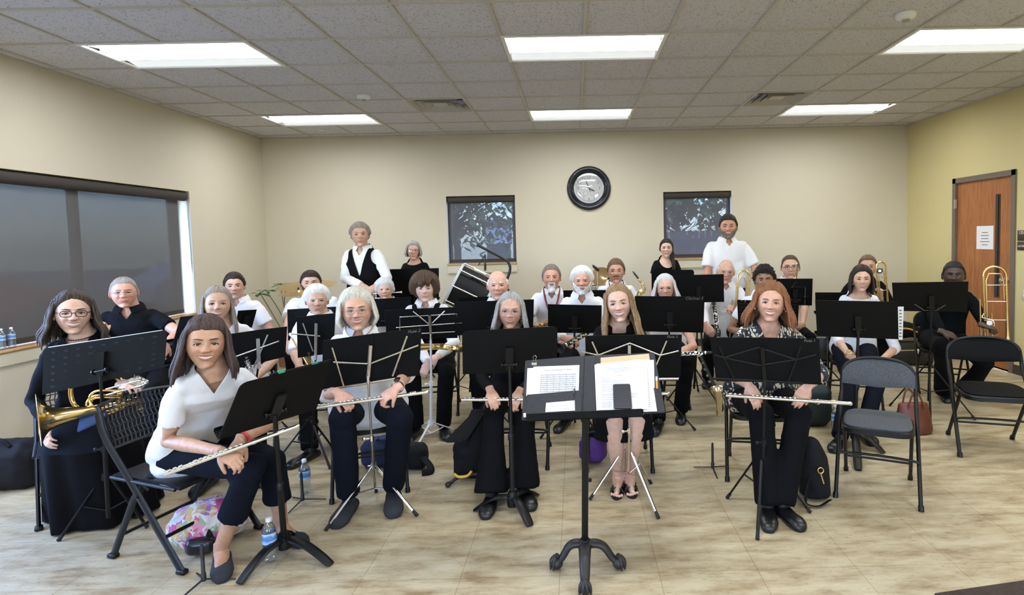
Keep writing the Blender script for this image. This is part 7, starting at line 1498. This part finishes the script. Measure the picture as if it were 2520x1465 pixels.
cymbal(W(755, 700, 6.9), .33, (0, -.12, 1), 'large bronze cymbal behind the head of the heavy bearded man'); cymbal(W(735, 719, 6.55), .20, (0, -.1, 1), 'smaller bronze cymbal below the large one at the left')
cymbal(W(1494, 690, 6.9), .20, (.45, -.65, .6), 'tilted bronze cymbal behind the man with moustache')
t = thing('snare_drum', (W(1478, 700, 6.75).x, 6.75, 0), 'small chrome drum rim behind the man with moustache', 'drum'); q = MB(); c = W(1484, 704, 6.75); q.torus(c, (0, 0, 1), .15, .008); q.torus(c-V((0, 0, .08)), (0, 0, 1), .15, .008); q.lathe(c-V((0, 0, .08)), (0, 0, 1), [(.14, 0), (.14, .08)], 30); q.build('shell', CHROME, t)
for k in range(8): a = k*PI/4; q = MB(); q.cyl(c+V((.152*math.cos(a), .152*math.sin(a), 0)), c+V((.152*math.cos(a), .152*math.sin(a), -.08)), .004, n=6); q.build('tension_rod', CHROME, t)
q = MB(); q.cyl(c-V((0, 0, .08)), (c.x, c.y, .3), .012); [q.tube([(c.x, c.y, .36), (c.x+.24*math.cos(a), c.y+.24*math.sin(a), .01)], .008, 8) for a in (.5, 2.6, 4.7)]; q.build('stand', CHROME, t)
t = thing('microphone_stand', (W(1472, 700, 6.4).x, 6.4, 0), 'slim stand with small clamp microphone, left of the man with moustache', 'microphone stand'); q = MB(); b_ = W(1470, 668, 6.4); q.cyl(b_, (b_.x, 6.4, .02), .007); q.lathe((b_.x, 6.4, 0), (0, 0, 1), [(0, 0), (.12, 0), (.12, .012), (.02, .025), (0, .025)], 24); q.build('pole', CHROME, t)
q = MB(); q.tube([W(1473, 666, 6.4), W(1460, 655, 6.38)], [.018, .014], 12); q.tube([W(1460, 655, 6.38), W(1457, 651, 6.37)], [.006, .003], 6); q.build('microphone', BLACKP, t)

# ================================================================ small things worn or held
def beads(c, R, rx, ry, r, n_, m, lb, par, drop=.02, nm='necklace'):
    q = MB()
    pts = [c+R@V((rx*math.cos(2*PI*k/n_), -ry*math.sin(2*PI*k/n_), -drop*max(0, math.sin(2*PI*k/n_))**1.5)) for k in range(n_)]
    for p in pts: q.ell(p, r, None, 8, 5)
    q.tube(pts, r*.5, 5, closed=True); o = q.build(nm, m, par); o['label'] = lb
h = PP['horn']; beads(h['hc']+V((0, .03, -.135)), h['RT'], h['nk']+.004, h['nk']+.010, .0042, 34, mat('dark_beads', (.03, .012, .012), .35), 'dark bead choker', h['root'], .012, 'choker')
h = PP['blonde']; beads(h['cn']+V((0, -.006, .045)), h['RT'], h['nk']+.022, h['nk']+.045, .004, 36, mat('gold_beads', (.35, .24, .12), .35, .6), 'beaded gold necklace', h['root'], .06)
for key, kind in (('longhair', 'pearl'), ('bobdark', 'hoop'), ('red', 'hoop'), ('glasses', 'drop')):
    h = PP[key]
    for s in (-1, 1):
        q = MB(); p = (s*.082, -.006, -.036)
        if kind == 'pearl': q.ell(h['T'](p), .0075, None, 10, 8)
        elif kind == 'hoop': q.torus(h['T']((s*.083, -.008, -.044)), (.3, -1, 0), .012, .0018, 20, 6)
        else: q.tube([h['T']((s*.081, -.006, -.030)), h['T']((s*.082, -.008, -.048))], .001, 5); q.torus(h['T']((s*.082, -.010, -.058)), (.2, -1, 0), .011, .0022, 18, 6)
        q.build('earring', SILVER if kind != 'pearl' else mat('pearl', (.8, .78, .72), .2), h['root'])
def band(key, i, off, r, w, m, nm, lb, ax=None):
    h = PP[key]; a = h['A'][i]; d = (a['w']-a['e']).normalized(); c = a['w']-d*off; q = MB(); q.tube([c-d*w/2, c+d*w/2], r, 20, caps=False); q.tube([c-d*w/2, c+d*w/2], r*.93, 20, caps=False); o = q.build(nm, m, h['root']); o['label'] = lb; return c, d, h
c, d, h = band('front', 1, .02, .033, .018, mat('red_silicone', (.75, .05, .06), .5), 'bracelet', 'red silicone wristband')
c, d, h = band('blonde', 1, .025, .034, .018, mat('pink_strap', (.75, .52, .47), .5), 'watch_strap', 'pale pink watch strap'); q = MB(); n1 = (V((0, -.75, .6))-d*V((0, -.75, .6)).dot(d)).normalized(); q.box(c+n1*.038, (.036, .030, .011), Matrix((d, n1.cross(d), n1)).transposed(), bev=.004); o = q.build('watch_case', mat('watch_glass', (.008, .008, .01), .12), h['root'])
h = PP['bobdark']; a = h['A'][0]; d = (a['w']-a['e']).normalized()
for k in range(3): q = MB(); q.torus(a['w']-d*(.012+.016*k)+V((0, -.012, 0)), d+V((0, 0, .3*(k-1))), .033, .004, 22, 7); q.build('bangle', mat('gold_bangle', (.80, .55, .25), .25, .9), h['root'])
h = PP['strap']; q = MB(); c = h['cn']
for s in (-1, 1): q.tube(smoothpath([c+V((s*.062, .03, .055)), c+V((s*.072, -.045, .03)), c+V((s*.055, -.105, -.07)), c+V((s*.012, -.135, -.20))], 5), [(.011, .002)]*16, 8, up=(0, 1, 0))
o = q.build('neck_strap', mat('dark_red_strap', (.16, .025, .025), .7, 0, 0, 1, .6, 60), h['root'])
h = PP['mous']; q = MB(); c = h['cn']
for s in (-1, 1): q.tube(smoothpath([c+V((s*.060, .03, .055)), c+V((s*.070, -.045, .03)), c+V((s*.050, -.105, -.07)), c+V((s*.012, -.135, -.20))], 5), [(.008, .002)]*16, 8, up=(0, 1, 0))
q.build('neck_strap', BLACKF, h['root'])
for key, dx in (('blonde', 0), ('blonde', 1), ('red', 1), ('glasses', 1)):
    h = PP[key]; a = h['A'][dx]; D_ = V(a['d']).normalized(); n1 = V(a['n']); n1 = (n1-D_*n1.dot(D_)).normalized(); b_ = D_.cross(n1)*(1 if dx == 0 else -1); p = a['w']+b_*-.0095+D_*.099-n1*.006; q = MB(); q.torus(p, (D_-n1*.4), .0100, .0018, 18, 6); q.build('ring', BRASS, h['root'])
# ================================================================ bags, bottles, floor things
PET = mat('clear_bottle_plastic', (.85, .9, .95), .08)
n, L, b = nodes(PET); tr = n.new('ShaderNodeBsdfTransparent'); tr.inputs[0].default_value = (.86, .92, .95, 1); gs = n.new('ShaderNodeBsdfGlossy'); gs.inputs['Roughness'].default_value = .08; gs.inputs[0].default_value = (.9, .95, 1, 1); mxs = n.new('ShaderNodeMixShader')
lw = n.new('ShaderNodeLayerWeight'); lw.inputs[0].default_value = .35; mr = n.new('ShaderNodeMapRange'); mr.inputs[3].default_value = .10; mr.inputs[4].default_value = .75; L.new(lw.outputs['Facing'], mr.inputs[0]); L.new(mr.outputs[0], mxs.inputs[0])
L.new(tr.outputs[0], mxs.inputs[1]); L.new(gs.outputs[0], mxs.inputs[2]); L.new(mxs.outputs[0], n['Material Output'].inputs[0])
LBL = mat('blue_bottle_label', (.10, .30, .62), .5)
n, L, b = nodes(LBL); tc = n.new('ShaderNodeTexCoord'); sp = n.new('ShaderNodeSeparateXYZ'); L.new(tc.outputs['Object'], sp.inputs[0]); nz = n.new('ShaderNodeTexNoise'); nz.inputs['Scale'].default_value = 45; L.new(tc.outputs['Object'], nz.inputs[0])
ad = n.new('ShaderNodeMath'); ad.operation = 'MULTIPLY_ADD'; ad.inputs[1].default_value = .04; L.new(nz.outputs[0], ad.inputs[0]); L.new(sp.outputs[2], ad.inputs[2]); r1 = ramp(n, [(.118, (.50, .62, .80)), (.135, (.06, .22, .55)), (.152, (.08, .30, .65)), (.158, (.55, .62, .72))]); L.new(ad.outputs[0], r1.inputs[0]); L.new(r1.outputs[0], b.inputs['Base Color'])
def bottle(p, lb, k_=1.):
    t = thing('water_bottle', p, lb, 'bottle'); t.scale = (k_, k_, k_); p = V(p); q = MB(); prof = [(0, .006), (.020, .002), (.031, .006), (.0325, .014)]
    for k in range(6): z = .018+k*.011; prof += [(.0325, z), (.0312, z+.005), (.0325, z+.010)]
    prof += [(.0325, .09), (.0325, .150), (.031, .160), (.024, .178), (.015, .190), (.0125, .194), (.0125, .204)]
    q.lathe(p, (0, 0, 1), prof, 28); q.build('bottle_body', PET, t); q = MB(); q.lathe(p, (0, 0, 1), [(.0331, .094), (.0331, .146)], 28); q.build('label', LBL, t); q = MB(); q.lathe(p, (0, 0, 1), [(.0145, .198), (.0145, .214), (.012, .217), (0, .217)], 20); q.build('cap', HOUS, t)
bottle(FL(666, 1380), 'clear water bottle standing beside the curved-leg stand at the front left'); bottle(FL(752, 1214), 'clear water bottle on the floor left of the silver blonde woman'); bottle(FL(2057, 1064), 'clear water bottle on the floor behind the grey chair')
p = WX(30, 850, XL-.01); bottle((XL-.01, p.y, .822), 'clear water bottle on the window sill, right one of two', .72); p = WX(5, 855, XL-.02); bottle((XL-.02, p.y, .822), 'clear water bottle on the window sill, left one of two', .72)
def peg(p, lb, h=.19, a0=10):
    p = V(p); t = thing('flute_peg_stand', p, lb, 'instrument stand'); q = MB(); q.tube([p+V((0, 0, .02)), p+V((0, 0, .055)), p+V((0, 0, .057)), p+V((0, 0, h-.01)), p+V((0, 0, h))], [.011, .011, .0085, .0075, .005], 12); q.build('peg', BLACKP, t)
    for k in range(3): a = math.radians(a0+120*k); q = MB(); q.tube([p+V((0, 0, .028)), p+V((math.cos(a)*.13, math.sin(a)*.13, .005))], [(.0055, .004), (.004, .003)], 8); q.build('leg', BLACKP, t)
peg(FL(502, 1440), 'small black flute peg stand at the bottom left edge of the photo', a0=15); peg(FL(745, 1240), 'small black flute peg stand beside the water bottle behind the front left stand', a0=20); peg(FL(1754, 1160), 'small black flute peg stand left of the red haired woman', a0=30)
# instrument stand with yellow yoke
p = FL(1130, 1195); t = thing('saxophone_floor_stand', p, 'low black floor stand with yellow yoke beside the black gig bag', 'instrument stand'); q = MB(); q.tube(smoothpath([FL(1103, 1200)+V((0, 0, .015)), p+V((.0, .02, .045)), p+V((.15, .05, .05)), p+V((.24, .06, .02))], 5), .011, 10); q.ell(FL(1103, 1200)+V((0, 0, .018)), .018); q.build('frame', BLACKP, t)
q = MB(); q.tube(smoothpath([p+V((-.03, -.0, .075)), p+V((0, .0, .055)), p+V((.05, .01, .055)), p+V((.08, .01, .085))], 4), .009, 8); q.build('yoke', mat('yellow_foam', (.75, .45, .06), .6), t)

def lump(pts, radii, vox=.012, amp=.008, seed=0., sm=4):
    q = MB(); q.tube(smoothpath(pts, 3), np.interp(np.linspace(0, 1, 3*(len(pts)-1)+1), np.linspace(0, 1, len(radii)), radii).tolist(), 16); me = voxel(q, vox, sm); return wrinkle(me, amp, (10, 10, 10), seed)
def boxy(c, size, R=None, bev=.03, vox=.014, amp=.006, seed=0.):
    q = MB(); q.box(c, size, R, bev=bev); me = voxel(q, vox, 5); return wrinkle(me, amp, (8, 8, 8), seed)
NYL = mat('black_nylon', (.005, .005, .006), .75, 0, .3, 220, spec=.25)
# floral duffel
FP = mat('pink_floral_quilt', (.7, .4, .5), .8); n, L, b = nodes(FP); tc = n.new('ShaderNodeTexCoord'); vo = n.new('ShaderNodeTexVoronoi'); vo.inputs['Scale'].default_value = 26; nz = n.new('ShaderNodeTexNoise'); nz.inputs['Scale'].default_value = 14; nz.inputs['Distortion'].default_value = 1.5
mxv = n.new('ShaderNodeMix'); mxv.data_type = 'VECTOR'; mxv.inputs[0].default_value = .12; L.new(tc.outputs['Object'], mxv.inputs[4]); L.new(tc.outputs['Object'], nz.inputs[0]); L.new(nz.outputs['Color'], mxv.inputs[5]); L.new(mxv.outputs[1], vo.inputs[0])
sp = n.new('ShaderNodeSeparateColor'); L.new(vo.outputs['Color'], sp.inputs[0]); r1 = ramp(n, [(.0, (.72, .66, .62)), (.30, (.70, .62, .62)), (.34, (.62, .10, .28)), (.46, (.70, .30, .45)), (.56, (.32, .20, .48)), (.66, (.75, .68, .55)), (.80, (.68, .45, .18)), (.92, (.30, .42, .26))]); r1.color_ramp.interpolation = 'CONSTANT'; L.new(sp.outputs[0], r1.inputs[0])
r2 = ramp(n, [(.0, (.25, .08, .14)), (.12, (1, 1, 1))]); L.new(vo.outputs['Distance'], r2.inputs[0]); mm = n.new('ShaderNodeMix'); mm.data_type = 'RGBA'; mm.blend_type = 'MULTIPLY'; mm.inputs[0].default_value = .5; L.new(r1.outputs[0], mm.inputs[6]); L.new(r2.outputs[0], mm.inputs[7]); L.new(mm.outputs[2], b.inputs['Base Color'])
a, c, e = FL(452, 1300, .10), FL(520, 1290, .11), FL(600, 1270, .08); t = thing('duffel_bag', FL(510, 1320), 'pink floral quilted bag lying under the front left chair', 'bag')
me = lump([a+V((-.03, .05, 0)), a.lerp(c, .5), c+V((0, .06, 0)), e], (.085, .115, .12, .07), amp=.014, seed=3.); mesh_obj(me, 'bag_body', FP, t)
q = MB(); oc = FL(492, 1325, .075); q.lathe(oc, V((.25, -.9, .15)), [(.075, 0), (.078, .006), (.070, .010)], 24); q.build('opening_rim', mat('magenta_binding', (.55, .05, .25), .8), t); q = MB(); q.ell(oc, (.070, .012, .065)); q.build('dark_lining', NYL, t)
t = thing('pouch', FL(500, 1335), 'black glossy pouch in the mouth of the floral bag', 'pouch'); me = boxy(FL(500, 1338, .05)+V((0, -.02, 0)), (.13, .07, .08), Matrix.Rotation(.3, 3, 'Z'), .02, .008, .003); mesh_obj(me, 'pouch_body', mat('black_gloss_pouch', (.012, .012, .014), .3), t)
# black gig bag leaning at the chair of the grey haired woman
g = FL(1160, 1180); t = thing('gig_bag', g, 'tall black gig bag leaning beside the grey haired woman in black', 'bag'); q = MB(); o = V((g.x, g.y+.06, 0)); tp = W(1178, 1010, o.y+.10)
q.tube([o+V((-.02, 0, .01)), o+V((-.01, .01, .18)), o.lerp(tp, .7), tp], [(.105, .07), (.115, .075), (.085, .06), (.045, .03)], 18, up=(0, 1, 0)); me = wrinkle(voxel(q, .012, 4), .010, (9, 9, 5), 5.); mesh_obj(me, 'bag_body', NYL, t)
q = MB(); q.plate([tp+V((-.03, -.05, 0)), tp+V((.05, -.05, .0)), o+V((-.02, -.09, .26)), o+V((-.17, -.07, .25))], .01, .02); q.build('flap', NYL, t); q = MB(); q.torus(o+V((-.03, -.085, .27)), (0, -1, 0), .017, .003); q.build('ring', BLACKM2, t)
# navy bag and small black pouch under the silver blonde woman's chair
g = FL(930, 1168); t = thing('tote_bag', g, 'navy blue bag on the floor behind the silver blonde woman', 'bag'); me = boxy(g+V((.02, .16, .10)), (.34, .16, .19), Matrix.Rotation(.2, 3, 'Z'), .04, .013, .012, 8.); mesh_obj(me, 'bag_body', mat('navy_canvas', (.014, .022, .065), .8, 0, .3, 120), t); q = MB(); c = g+V((.02, .12, .19)); q.tube(arc(c+V((-.08, 0, -.02)), c+V((0, -.02, .10)), c+V((.08, 0, -.02))), [(.012, .003)]*9, 8); q.build('handle', mat('blue_strap', (.02, .05, .25), .8), t)
g = FL(1012, 1168); t = thing('shoulder_bag', g, 'black bag with a loose strap right of the navy bag', 'bag'); me = boxy(g+V((-.0, .10, .09)), (.17, .13, .17), None, .035, .012, .008, 2.); mesh_obj(me, 'bag_body', NYL, t); q = MB(); q.tube(smoothpath([g+V((.06, .06, .10)), g+V((.12, .02, .05)), g+V((.13, -.01, .02)), g+V((.08, -.03, .015))], 4), [(.028, .012)]*13, 8); q.build('strap', NYL, t)
# purple bag
g = FL(1462, 1155); t = thing('purple_bag', g, 'purple and black bag behind the bare legs of the woman in sandals', 'bag'); me = boxy(g+V((.0, .12, .10)), (.18, .15, .17), Matrix.Rotation(-.2, 3, 'Z'), .035, .011, .008, 4.); mesh_obj(me, 'bag_body', mat('purple_nylon', (.09, .025, .20), .65, 0, .3, 150), t); me = boxy(g+V((.05, .14, .20)), (.15, .12, .10), None, .03, .011, .01, 6.); mesh_obj(me, 'black_top', NYL, t)
# black messenger bag right
g = FL(2022, 1240); t = thing('messenger_bag', g, 'black bag with brass clasp and strap standing between the red haired woman and grey chair', 'bag'); R = Matrix.Rotation(.35, 3, 'Z')@Matrix.Rotation(-.08, 3, 'X'); q = MB(); o = V((g.x, g.y+.10, 0))
q.tube([o+V((0, 0, .012)), o+V((0, .01, .10)), o+V((-.005, .02, .22)), o+V((-.02, .03, .31)), o+V((-.03, .03, .335))], [(.080, .10), (.088, .105), (.080, .09), (.055, .06), (.03, .03)], 18, up=(0, 1, 0)); me = wrinkle(voxel(q, .011, 3), .008, (9, 9, 6), 1.); mesh_obj(me, 'bag_body', NYL, t)
q = MB(); q.tube(smoothpath([o+V((-.05, -.07, .14)), o+V((-.09, -.10, .05)), o+V((-.10, -.14, .02)), o+V((-.04, -.16, .015)), o+V((.04, -.12, .03))], 5), [(.004, .018)]*21, 8, up=(0, 0, 1)); q.build('strap', NYL, t)
q = MB(); c = o+V((-.012, -.115, .20)); q.torus(c, (0, -1, .1), .016, .0035); q.tube([c+V((0, 0, -.018)), c+V((.008, -.004, -.05)), c+V((.016, -.004, -.075))], .005, 8); q.build('clasp', BRASS, t)
# green-black case behind the red haired woman
g = FL(2025, 1062); t = thing('instrument_case', g, 'dark green-black soft case on the floor right of the red haired woman', 'case'); me = boxy(g+V((.0, .16, .17)), (.24, .2, .33), None, .05, .014, .008, 9.); mesh_obj(me, 'case_body', mat('dark_green_nylon', (.008, .018, .016), .7, 0, .3, 160), t); q = MB(); q.torus(g+V((-.02, .05, .22)), (0, -1, 0), .02, .004); q.build('ring', CHROME, t)
# brown handbag
g = FL(2270, 1075); t = thing('handbag', g, 'brown leather handbag with two handles on the floor behind the grey chair', 'handbag'); q = MB(); R = Matrix.Rotation(.15, 3, 'Z'); pb = []; LTH = mat('brown_leather', (.14, .034, .014), .42, 0, .2, 90)
o = V((g.x-.02, g.y+.09, 0)); q.tube([o+V((0, 0, .008)), o+V((0, 0, .05)), o+V((0, 0, .20)), o+V((0, 0, .235))], [(.145, .075), (.148, .078), (.118, .045), (.112, .030)], 24, up=(0, 1, 0)); me = wrinkle(voxel(q, .010, 3), .004, (9, 9, 9), 1.); mesh_obj(me, 'bag_body', LTH, t)
for s in (-1, 1): q = MB(); q.tube(arc(o+V((-.06, s*.04, .20)), o+V((-.02, s*.06, .46)), o+V((.06, s*.04, .20)), 12), [(.007, .007)]*13, 8); q.build('handle', LTH, t)
# hard cases and gig bags at the back right
g = W(2258, 888, 6.6); g.z = 0; t = thing('instrument_case', g, 'black hard case with metal latch standing at the back right', 'case'); q = MB(); q.box(g+V((-.1, .2, .14)), (.62, .36, .26), bev=.02); q.build('case_body', mat('black_case_shell', (.014, .014, .016), .4), t); q = MB(); q.box(g+V((-.1, .2, .185)), (.63, .37, .012)); q.build('metal_edge', NICKEL, t); q = MB(); q.box(g+V((.02, .012, .17)), (.06, .02, .06), bev=.005); q.build('latch', NICKEL, t)
t = thing('gig_bag', g+V((0, 0, .275)), 'black gig bag with yellow trim lying on the black hard case', 'bag'); me = lump([g+V((-.35, .2, .36)), g+V((-.05, .2, .40)), g+V((.16, .2, .34))], (.07, .10, .05), .014, .01, 7.); mesh_obj(me, 'bag_body', NYL, t); q = MB(); q.tube(smoothpath([g+V((-.25, .10, .42)), g+V((-.05, .085, .42)), g+V((.14, .12, .33))], 4), .010, 8); q.build('yellow_piping', mat('yellow_trim', (.65, .36, .08), .6), t)
g = W(2060, 880, 6.9); g.z = 0; t = thing('instrument_case', g, 'long black case lying behind the red haired woman', 'case'); q = MB(); q.box(g+V((.0, .2, .16)), (.75, .34, .30), bev=.03); q.build('case_body', mat('black_case_shell'), t); q = MB(); q.tube(arc(g+V((-.1, .03, .2)), g+V((0, -.03, .2)), g+V((.1, .03, .2))), .009, 8); q.build('handle', BLACKP, t)
# dark backpack at the left edge
g = FL(18, 1222); t = thing('backpack', g, 'dark backpack on the floor at the left edge under the window', 'bag'); me = boxy(g+V((-.08, .14, .16)), (.34, .24, .30), None, .06, .015, .012, 3.); mesh_obj(me, 'bag_body', NYL, t); q = MB(); q.tube(arc(g+V((-.14, .06, .30)), g+V((-.08, .04, .40)), g+V((-.02, .06, .30))), .012, 8); q.build('handle', NYL, t)
# blue cloth on the horn player's lap
q = MB(); q.plate([W(200, 1018, 3.0), W(262, 1010, 3.02), W(258, 1032, 2.94), W(190, 1063, 2.86)], .010, .004); solid(q, 'blue_cloth', mat('blue_cloth', (.035, .075, .22), .9, 0, .3, 90), 'folded blue cloth on the lap of the woman in black skirt', 'cloth')
# corner plant
p = V((-3.72, 7.55, 0)); t = thing('potted_plant', p, 'potted umbrella plant in the back left corner', 'plant'); q = MB(); q.lathe(p, (0, 0, 1), [(0, .0), (.12, .0), (.16, .26), (.17, .28), (.15, .28), (.14, .24), (0, .24)], 28); q.build('pot', mat('terracotta_pot', (.30, .15, .09), .8), t)
LF = mat('glossy_plant_leaf', (.045, .13, .035), .45); rd = random.Random(5)
def W75(x, y): return W(x, y, 7.5)
for k, (top_, mid) in enumerate((((655, 715), (690, 770)), ((690, 700), (698, 750)), ((662, 832), (676, 850)), ((640, 722), (672, 775)), ((703, 700), (700, 760)))):
    a = W75(*top_); q = MB(); q.tube(smoothpath([p+V((0, 0, .24)), p.lerp(W75(*mid), .5)+V((.02, 0, .1)), W75(*mid), a], 5), .006, 7); s_ = q.build('stem', mat('plant_stem', (.16, .17, .08), .7), t)
    for j in range(9):
        an = 2*PI*j/9+rd.uniform(-.2, .2); d = V((math.cos(an), math.sin(an)*.9, rd.uniform(-.35, .12))).normalized(); s = rd.uniform(.07, .105); sd = d.cross(V((0, 0, 1))).normalized(); n_ = sd.cross(d); m_ = a+d*s*.35
        pts = [m_, m_+d*s*.3+sd*s*.20, m_+d*s*.65+sd*s*.22-n_*s*.04, m_+d*s-n_*s*.12, m_+d*s*.65-sd*s*.22-n_*s*.04, m_+d*s*.3-sd*s*.20, m_+d*s*.5+n_*s*.06]
        q = MB(); q.tube([a, m_], .002, 5); q.add([x for x in pts]+[x-n_*.0015 for x in pts], [(0, 1, 6), (1, 2, 6), (2, 3, 6), (3, 4, 6), (4, 5, 6), (5, 0, 6)]+[(8, 7, 13), (9, 8, 13), (10, 9, 13), (11, 10, 13), (12, 11, 13), (7, 12, 13)]+[(i, (i+1) % 6, 7+(i+1) % 6, 7+i) for i in range(6)], 0, True); q.build('leaf', LF, t)
